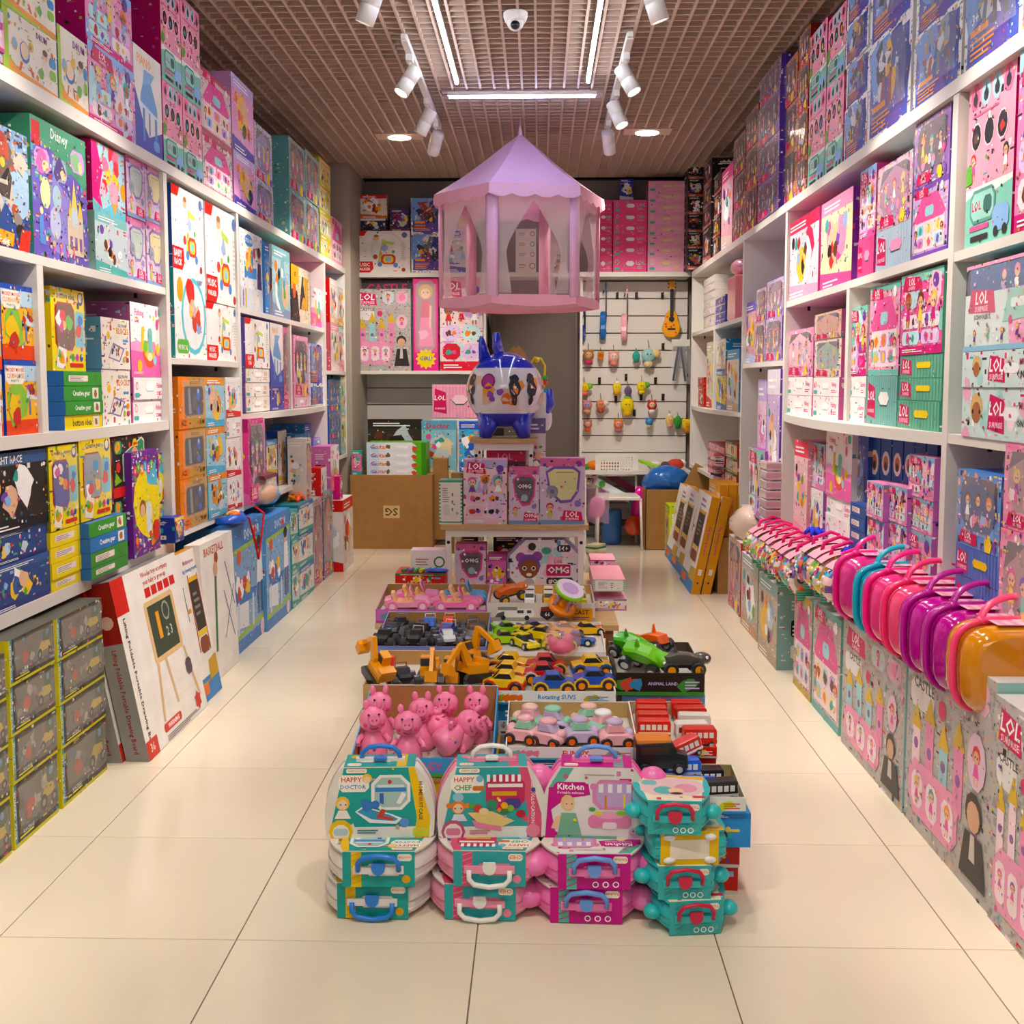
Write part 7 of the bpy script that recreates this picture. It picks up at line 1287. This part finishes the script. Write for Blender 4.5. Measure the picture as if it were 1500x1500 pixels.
# ================= hanging princess tent =================
CLOTH=mat('tent_cloth','fbcdf4',rough=.75,vary=.05,bscale=5,bump=.15,alpha=.97); CLOTH2=mat('tent_cloth_pink','f8b4cc',rough=.75,vary=.05,bscale=6,bump=.15); NET=mat('tent_net','f6d8e4',rough=.8,alpha=.09); NETD=mat('tent_net_gathered','fff6f2',rough=.8,alpha=.42)
Yt_=7.6; tc=Vector((xz(762,330,Yt_)[0],Yt_,0)); R=.558; dl=math.radians(11.6); zb=1.955; ze=2.64; za_=3.10
o=empty('play_tent',(tc.x,tc.y,0)); V=[Vector((R*cos(dl+PI/3*i),R*sin(dl+PI/3*i),0)) for i in range(6)]
b=MB(); n=6
for i in range(6):
    a,c=V[i]*1.07,V[(i+1)%6]*1.07
    for k in range(n):
        t0,t1=k/n,(k+1)/n
        def P(t,v): 
            s=1-t; f=s**.92; return Vector((v.x*f,v.y*f,ze+.03+(za_-ze-.03)*t-.03*sin(PI*t)))
        m=(a+c)/2; q=lambda t: P(t,m)-Vector((0,0,.02*sin(PI*(1-t))*(1-t)))
        b.mesh([P(t0,a),q(t0),q(t1),P(t1,a)],[(0,1,2,3)],'fff',True); b.mesh([q(t0),P(t0,c),P(t1,c),q(t1)],[(0,1,2,3)],'fff',True)
b.obj('roof',CLOTH,o)
b=MB(); b.lathe([(.018,za_-.02),(.012,za_+.02),(.006,za_+.05),(.001,za_+.052)],'fff',8); b.tube([(0,0,za_+.04),(0,0,3.2)],.003,'fff',5); b.obj('finial',CLOTH,o)
for i in range(6):
    a,c=V[i]*1.07,V[(i+1)%6]*1.07; b=MB(); m=12; vs=[]
    for k in range(m+1):
        t=k/m; p=a.lerp(c,t); vs.append((p.x,p.y,ze+.032)); vs.append((p.x*1.015,p.y*1.015,ze-.035-.022*abs(sin(PI*t*4))))
    b.mesh(vs,[(2*k,2*k+1,2*k+3,2*k+2) for k in range(m)],'fff',True); b.obj('valance',CLOTH2 if i in (3,2,0,5) else CLOTH,o)
    # post (cloth sleeve round a pole)
    v=V[i]; tg=Vector((-v.y,v.x,0)).normalized(); b=MB(); w=.045
    b.prism([(v.x-tg.x*w-v.x*.02,v.y-tg.y*w-v.y*.02),(v.x*1.01-tg.x*w*.6,v.y*1.01-tg.y*w*.6),(v.x*1.02,v.y*1.02),(v.x*1.01+tg.x*w*.6,v.y*1.01+tg.y*w*.6),(v.x+tg.x*w-v.x*.02,v.y+tg.y*w-v.y*.02)],zb,ze+.03,'fff','z',True); b.obj('post_sleeve',CLOTH if i in (4,5) else CLOTH2,o)
    b=MB(); b.mesh([V[i]+Vector((0,0,zb)),V[(i+1)%6]+Vector((0,0,zb)),V[(i+1)%6]+Vector((0,0,ze)),V[i]+Vector((0,0,ze))],[(0,1,2,3)],'fff'); b.obj('net_panel',NET,o)
    # bottom band
    b=MB(); vs=[]; 
    for k in range(9):
        t=k/8; p=V[i].lerp(V[(i+1)%6],t)*1.02; sag=.02*sin(PI*t)*(1 if i in (3,4) else .5); vs+=[(p.x,p.y,zb+.012),(p.x*1.0,p.y*1.0,zb-.045-sag)]
    b.mesh(vs,[(2*k,2*k+1,2*k+3,2*k+2) for k in range(8)],'fff',True); b.obj('bottom_band',CLOTH2,o)
    # gathered curtains: narrow waist, flared foot
    for s_ in (0,1):
        if i in (1,): continue
        A,B=(V[i],V[(i+1)%6]) if s_==0 else (V[(i+1)%6],V[i]); b=MB(); vs=[]; K=10; M=7
        for k in range(K+1):
            t=k/K; wd=.40*(1-t/.58)**1.2+.10 if t<.58 else .10+.16*(t-.58)
            for m_ in range(M+1):
                u=.07+wd*m_/M; p=A.lerp(B,u)*(.985+.012*(m_%2)); vs.append((p.x,p.y,ze-.01-(ze-zb-.03)*t))
        b.mesh(vs,[(k*(M+1)+m_,k*(M+1)+m_+1,(k+1)*(M+1)+m_+1,(k+1)*(M+1)+m_) for k in range(K) for m_ in range(M)],'fff',True); b.obj('curtain',NETD,o)
b=MB(); b.mesh([v*1.01+Vector((0,0,zb-.02)) for v in V],[(0,1,2,3,4,5)],'fff'); b.obj('groundsheet',CLOTH2,o)
tag(o,'pink hexagonal princess play tent with net curtains hanging from the ceiling','tent')
# ================= leaning drawing board boxes =================
def lean(p_bl,p_br,ytop,X,th,kind,opt,side,label,wall='L',tilt=.2,txt=None,sc_=None):
    """box leaning against the goods behind; p_bl,p_br near and far lower corners in the picture on the floor"""
    yn=at(*p_bl,2,0); yf=at(*p_br,2,0); w=abs(yf.y-yn.y); h=ytop; SEED[0]+=1
    rot=(-tilt,0,PI/2) if wall=='L' else (-tilt,0,-PI/2); y=min(yn.y,yf.y) if wall=='L' else max(yn.y,yf.y)
    o=carton('board_game_box',w,h,th,kind,opt,side,(X,y,th*sin(tilt)*.0+.002),rot,SEED[0],sideart=txt); tag(o,label,'box','leaning drawing board boxes'); return o
def a_sred(c,o): c.rect(0,0,1,1,'8a8884'); c.rect(0,.66,1,.34,'8a1c18'); c.text('Lifting Foldable Portable Drawing Board',.25,.05,.5,.58,'8a2420',rot=3); c.circ(.5,.78,.3,'c8a8a0')
def a_syel(c,o): c.rect(0,0,1,1,'d8941e'); c.text(o or 'Big drawing boards',.3,.4,.4,.3,'b83a7a',rot=3); c.circ(.5,.12,.12,'2a2420'); c.rect(.3,.2,.4,.06,'e8e4dc')
ART['sred']=a_sred; ART['syel']=a_syel
lean((203,1116),(263,1033),.68,-1.43,.085,'draw','','8a8884','red and white drawing board box with red corner, foremost of the leaning pair','L',.19,('sred',''))
o=lean((172,1118),(230,1033),.68,-1.525,.085,'draw','','8a8884','red and grey drawing board box leaning behind its twin','L',.19,('sred',''))
lean((258,1034),(303,1008),.66,-1.445,.05,'draw','b','d8941e','blue footed box with a black easel, yellow spine','L',.17,('syel',''))
lean((268,1010),(313,968),.66,-1.50,.07,'draw','s','ece8e4','white basketball stand box leaning on the left','L',.04)
for k,(a,b_,X_l,hh) in enumerate((((1003,826),(1013,800),1.02,.62),((1028,820),(1036,800),1.09,.64),((1044,868),(1052,838),1.04,.66),((1056,868),(1063,840),1.13,.66))):
    pass
for k,(Yn,Yf,X_l,hh,tl) in enumerate(((8.1,8.7,1.02,.60,.2),(7.7,8.3,1.02,.62,.2),(7.05,7.6,1.00,.66,.2),(7.05,7.6,1.07,.66,.2))):
    SEED[0]+=1; o=carton('board_game_box',Yf-Yn,hh,.06,'draw','b','d8941e',(X_l,Yf,.002),(-tl,0,-PI/2),SEED[0],sideart=('syel','')); tag(o,'yellow spined drawing board box leaning on the right, %s from the back'%ORD[k],'box','leaning drawing board boxes')
for k in range(3): 
    SEED[0]+=1; o=carton('board_game_box',.45,.34,.055,'gen','f0ece4,e8b02a,3a90c8','d8941e',(1.19+.058*k,7.55,.38),(0,0,-PI/2),SEED[0],sideart=('syel','ON' if k==2 else '')); tag(o,'small upright yellow spined box behind the leaning boards, %s from the aisle'%ORD[k],'box','small yellow spined boxes')
b=MB(); b.box(0,0,0,.2,.5,.375); o=b.obj('carton',CARD,None,(1.18,7.06,.001)); tag(o,'brown carton under the small yellow spined boxes','carton','brown cartons')
SEED[0]+=1; o=carton('toy_box',.28,.4,.1,'gen','d8e04a,b8c83a,c8b8a8','c8d83a',(1.05,8.95,.001),(0,0,-PI/2),SEED[0]); tag(o,'lime edged box standing before the open carton','box')
# ================= loose goods on the left blue boxes =================
zl=yz(331,778,-1.52)[1]
def LO(px,Y,z): return (-1.585,Y,z)
b=MB(); b.tube([(-.05,-.13,.01),(.03,-.1,.02),(.05,0,.02),(.02,.1,.02),(-.05,.12,.02)],[.02,.03,.035,.03,.02],'1f5ac8',10,False,.5); b.ball((.0,.0,.035),(.035,.055,.018),'f0c01e',12,6); b.ball((.02,-.04,.04),(.03,.04,.015),'ee7a2a',12,6); b.ball((.0,.05,.04),(.03,.035,.012),'f0ece8',12,6)
o=b.obj('water_gun',PLAS,None,(-1.57,5.45,zl+.012)); tag(o,'blue, yellow and orange toy with a red strap on the doctor boxes','toy')
b=MB(); b.tube([(-1.545,5.42,zl+.05),(-1.50,5.5,zl+.02),(-1.497,5.6,zl-.12),(-1.497,5.66,zl-.22),(-1.497,5.72,zl-.12),(-1.50,5.8,zl+.01),(-1.56,5.85,zl+.04)],.006,'c8182a',6,False,.5); o=b.obj('strap',SOFT); tag(o,'red strap hanging over the blue doctor box','strap')
o=empty('bagged_ball',(-1.60,6.2,zl+.02)); b=MB(); b.ball((0,0,.055),(.07,.15,.06),'dba070',18,10); b.obj('ball',SOFT,o); b=MB(); b.ball((0,0,.07),(.075,.2,.085),'e8e0e0',16,10); b.obj('film',mat('ball_film','f0ecec',rough=.08,alpha=.3,bump=.8,bscale=12,coat=.8),o); b=MB(); b.prism([(-.1,0),(.1,0),(.09,.02),(-.09,.03)],-.16,.12,'6a2a3a','y'); 
for v_i,v in enumerate(b.v): b.v[v_i]=(v[0]*.5,v[1],v[2]+.15)
b.obj('header_card',PRINT,o); tag(o,'tan ball in clear film with a dark red card on the doctor boxes','ball')
lump('packet',401,752,6.35,(.05,.1,.05),'5aa8e0','light blue patterned packet beside the bagged ball',GF,6,onz=zl).location.x=-1.6
b=MB(); r_=random.Random(4)
for k in range(7): a=k*.9; b.tube([(0,0,.03),(.03*cos(a),.07*sin(a),.04+.02*sin(k)),(.05*cos(a),.16*sin(a),.02+.04*(k%2))],[.022,.02,.01],'e88a1e' if k%3 else 'ee5a2a',8)
o=b.obj('toy_claw',PLAS,None,(-1.59,7.0,yz(433,745,-1.52)[1]+.0)); tag(o,'orange clawed toy lying on the white building set boxes','toy')
o=carton('toy_box',.16,.42,.12,'film','e8dcd0,c8a8a0','efe6da',(-1.53,7.02,yz(433,745,-1.52)[1]-.002),(0,0,PI/2),901,sideart=('gen','efe6da,efe6da,e8dcd0')); o.location.z+=.0; tag(o,'cream dotted doll box with clear front standing at the shelf edge','box')
o=carton('toy_box',.2,.22,.12,'gen','f0ece8,f0ece8,d8241e','d8241e',(-1.52,7.45,yz(433,745,-1.52)[1]-.03),(0,0,PI/2),902); tag(o,'white and red stacking toy box beside the dotted doll box','box')
o=carton('toy_box',.32,.33,.14,'fish','','d878b8',(-1.51,7.75,yz(460,735,-1.5)[1]),(0,0,PI/2),903); tag(o,'pink and white fishing box atop the window doll boxes','box')
o=carton('toy_box',.12,.17,.05,'gen','d0187a,b81468,d0187a','d0187a',(-1.47,yz(502,600,-1.44)[0],yz(499,735,-1.44)[1]+.001),(0,0,PI/2),904); tag(o,'small magenta box on the white toy guitar box','box')
# blue shuttle bag at the end of the bottom left shelf, purple craft heart
o=carton('toy_box',.30,.42,.12,'oon','','6b2a90',(-1.60,4.18,.695),(0,0,PI/2),905); tag(o,'purple and yellow balloon craft box in front on the bottom left shelf','box')
o=carton('toy_box',.12,.11,.1,'gen','1c3a9a,f0c01e,2a3a9a','1c3a9a',(-1.58,4.60,.695),(0,0,PI/2),906); film(o,.12,.11); tag(o,'small blue blister toy at the end of the bottom left shelf','box')
o=carton('toy_box',.34,.42,.1,'clown','','a8281e',(-1.60,3.99-.22,.70),(0,0,PI/2),907) if 0 else None
# ================= pink cases and heart bags along the right =================
zc_=yz(1345,985,1.175)[1]; YE=None
def case(y,col,rim,label,s=1,tilt=0,dz=0):
    o=empty('vanity_case',(1.30,y,zc_+.004+dz),(tilt,0,0)); o.scale=(s,)*3; b=MB(); H=.25; W=.175; D=.094
    def pr(k): # outline in x,z
        return [(W*k*sgn(cos(a))*abs(cos(a))**.55,H/2+H/2*k*sgn(sin(a))*abs(sin(a))**.55) for a in [2*PI*i/28 for i in range(28)]]
    b.prism(pr(1),-D,-.002,col,'y',True,None,.035); b.prism(pr(1),.002,D,col,'y',True,None,.035); b.obj('shell',TP,o)
    b=MB()
    for y_ in (0,):
        for i in range(1): b.tube([(x*1.015,y_,(z-H/2)*1.015+H/2) for x,z in pr(1)],.009,rim,8,True,1.5)
    b.obj('rim',PLAS,o)
    b=MB(); hw=.105; b.tube([(hw*cos(a_)*-1,.02*sin(a_),H-.005+.068*sin(a_)) for a_ in [PI*i_/12 for i_ in range(13)]],[.007]*13,rim,8,False,1.6); b.obj('handle',PLAS,o)
    for s_ in (-1,1): b=MB(); b.ball((s_*hw,0,H-.0),(.016,.014,.012),rim,10,6); b.obj('handle_knob',PLAS,o)
    b=MB(); b.box(-.09,-D*.75,H+.002,.09,D*.75,H+.004,'f0b4c8'); b.box(-.03,-D*.2,H+.004,.03,D*.25,H+.005,'f4f2f2'); 
    for k in range(5): b.box(-.08+.035*k,-D*.7,H+.0042,-.065+.035*k,D*.7,H+.0046,'e890b0')
    b.obj('label_card',PRINT,o); tag(o,label,'vanity case','vanity cases on the castle boxes'); return o
def sgn(x): return -1 if x<0 else 1
TP=mat('glossy_toy_plastic',attr=True,rough=.1,coat=1,vary=.05,bscale=4)
for y,c,r_,t in ((2.9,'c8801a','ee4a7a','amber vanity case with coral rim nearest the camera'),(3.1,'b0148a','a8128a','deep magenta vanity case second from the camera'),(3.295,'b81a90','b0148a','deep magenta vanity case with purple handle, third from the camera'),(3.49,'f0507e','ee3a7a','coral pink vanity case behind the magenta ones'),(3.68,'e8408a','ee2a8a','hot pink vanity case in front of the blue one'),(3.80,'1f9ab8','2aa8c4','turquoise blue vanity case'),(4.06,'d83a8a','e82a8a','dark pink vanity case at the far end of the row')): case(y,c,r_,t)
def heart(y,x,c,k,label,z=None):
    """flat see-through bag of small toys with a printed pink header and ribbon handle"""
    z=zc_ if z is None else z; o=empty('gift_bag',(x,y,z+.004),(0,0,.08*sin(9*k))); H=.20; W=.155; D=.05; r=random.Random(k)
    out=[(W*cos(a)*(1-.12*sin(a)),H*.5+H*.5*sin(a)) for a in [2*PI*i/20 for i in range(20)]]
    b=MB(); b.prism(out,-D,D,c,'y',True,None,.018)
    for i in range(len(b.c)): b.c[i]=r.choice([c,c,'e8b8c0','c8a8a0','e8c83a','d8508a','5ab0c8','e8805a','f4e8e0','7a5aa0','8ac06a'])
    for i in range(60): a=2*PI*r.random(); q=r.uniform(-.9,.9); b.ball((W*.985*cos(a)*(1-.12*sin(a)),D*q,H*.5+H*.5*sin(a)),(.007,.006,.009),r.choice(['e8c83a','e0559a','3ab0d8','e8642a','fff','6ac04a','8a4ab0','222','fff']),6,4)
    b.obj('pouch',mat('bag_plastic',attr=True,rough=.12,coat=.8,vary=.1,bscale=14),o)
    b=MB()
    for i in range(16): q=r.uniform(-.9,.9); b.ball((W*q*.8,-D-.001,H*r.uniform(.08,.75)),(.018,.004,.02),r.choice(['e8c83a','e0559a','3ab0d8','e8642a','fff','6ac04a','8a4ab0','222']),8,5)
    for s_ in (-1,1): b.ball((s_*.045,-D-.003,H*.8),(.026,.003,.022),'f8f8f8',12,6); b.ball((s_*.045,-D-.005,H*.8),(.016,.003,.013),'222',10,5); b.ball((s_*.045,-D-.007,H*.8),(.009,.002,.007),'f8f0f0',8,5)
    b.obj('filling',PLAS,o)
    b=MB(); n=8; vs=[]
    for i in range(n+1):
        a=PI*(.2+.6*i/n); vs+=[(W*1.0*cos(a),-D*1.02,H*.5+H*.53*sin(a)),(W*1.0*cos(a),D*1.02,H*.5+H*.53*sin(a))]
    b.mesh(vs,[(2*i,2*i+1,2*i+3,2*i+2) for i in range(n)],'f4a0b4',True); b.obj('header_card',PRINT,o)
    b=MB(); b.tube([(-.08,0,H*.92),(-.07,.005,H*1.1),(0,.01,H*1.22),(.07,.005,H*1.1),(.08,0,H*.92)],.005,'e0287a',6,False,1.8); b.obj('ribbon_handle',SOFT,o)
    b=MB(); b.box(-W*.8,-D-.006,-.0,-W*.8+.07,-D-.002,.045,'3a9a7a'); 
    for i in range(4): b.box(-W*.8,-D-.0065,.006+.011*i,-W*.8+.07,-D-.006,.010+.011*i,'7ac8a8')
    b.obj('striped_tag',PRINT,o); tag(o,label,'gift bag','gift bags along the right')
cl=['f0c8c8','e8d0c0','f0d060','d8a8b8','f0e0d8','e8b8c8','c8d8e0']
for k in range(12):
    y=4.24+.145*k; heart(y,1.27,cl[k%7],k+3,'clear gift bag of small toys with pink ribbon, %s from the vanity cases'%ORD[k],yz(1345,985,1.175)[1] if y<4.75 else yz(1200,900,1.18)[1]-.0)
for k,(y,z_h) in enumerate(((4.95,.2),(4.35,.2))):
    b=MB(); 
    for i in range(8): a=i*PI/4; b.tube([(0,0,0),(.03*cos(a),.05*sin(a),.02),(.05*cos(a),.09*sin(a),.0)],[.008,.012,.004],'1a2ac8',6)
    o=b.obj('ribbon_bow',SOFT,None,(1.27,y,zc_+z_h)); tag(o,'dark blue ribbon bow on the gift bags, %s'%('further one' if k==0 else 'nearer one'),'bow')
lump('plastic_bag',1120,765,6.55,(.13,.16,.12),'e8d0c0','crumpled clear bag with beige contents at the end of the gift bags',mat('wrap',attr=True,rough=.12,bump=.8,bscale=10,alpha=.75,coat=.6),8,onz=yz(1118,832,1.17)[1]-.01).location.x=1.3
# clear tubs stacked, pink bag and small stacks on the right shelves
for k in range(7):
    b=MB(); w=.085; zz=.605+.052*k; b.prism([(-.13,-w),(.13,-w),(.15,-w*.5),(.15,w),(-.13,w)],zz,zz+.046,'e0c8cc','z',False,None,.004); b.box(-.131,-w-.001,zz+.012,.131,-w-.0004,zz+.036,'d8a8b4'); o=b.obj('clear_tub',mat('tub_plastic',attr=True,rough=.12,alpha=.8,coat=.5),None,(1.36,5.93,0),(0,0,0))
    r_=random.Random(k)
    for i in range(7): pass
    tag(o,'clear plastic tub of pink and teal beads in the stack, '+('bottom one' if k==0 else 'top one' if k==6 else ORD[k]+' one up'),'tub','clear bead tubs')
o=empty('gift_bag',(1.40,7.55,1.822)); b=MB(); b.prism([(-.08,-.16),(.08,-.16),(.08,.14),(-.08,.14)],0,.30,'ee8a98','z',False,None,.01); b.obj('pouch',GF,o); b=MB(); b.ball((0,-.02,.36),(.09,.15,.06),'f0a8c0',14,8); b.obj('top_pack',GF,o); tag(o,'bulging pink gift bag on the last right unit','gift bag')
o=empty('toy_house',(1.45,7.7,1.197)); b=MB(); b.box(-.1,-.15,0,.1,.15,.26,'a8723a'); b.obj('walls',PLAS,o); b=MB(); b.prism([(-.19,.255),(.19,.255),(0,.37)],-.12,.12,'b05a24','x'); b.obj('roof',PLAS,o); tag(o,'wooden toy house with orange roof in the last right unit','toy house')
finish_labels()
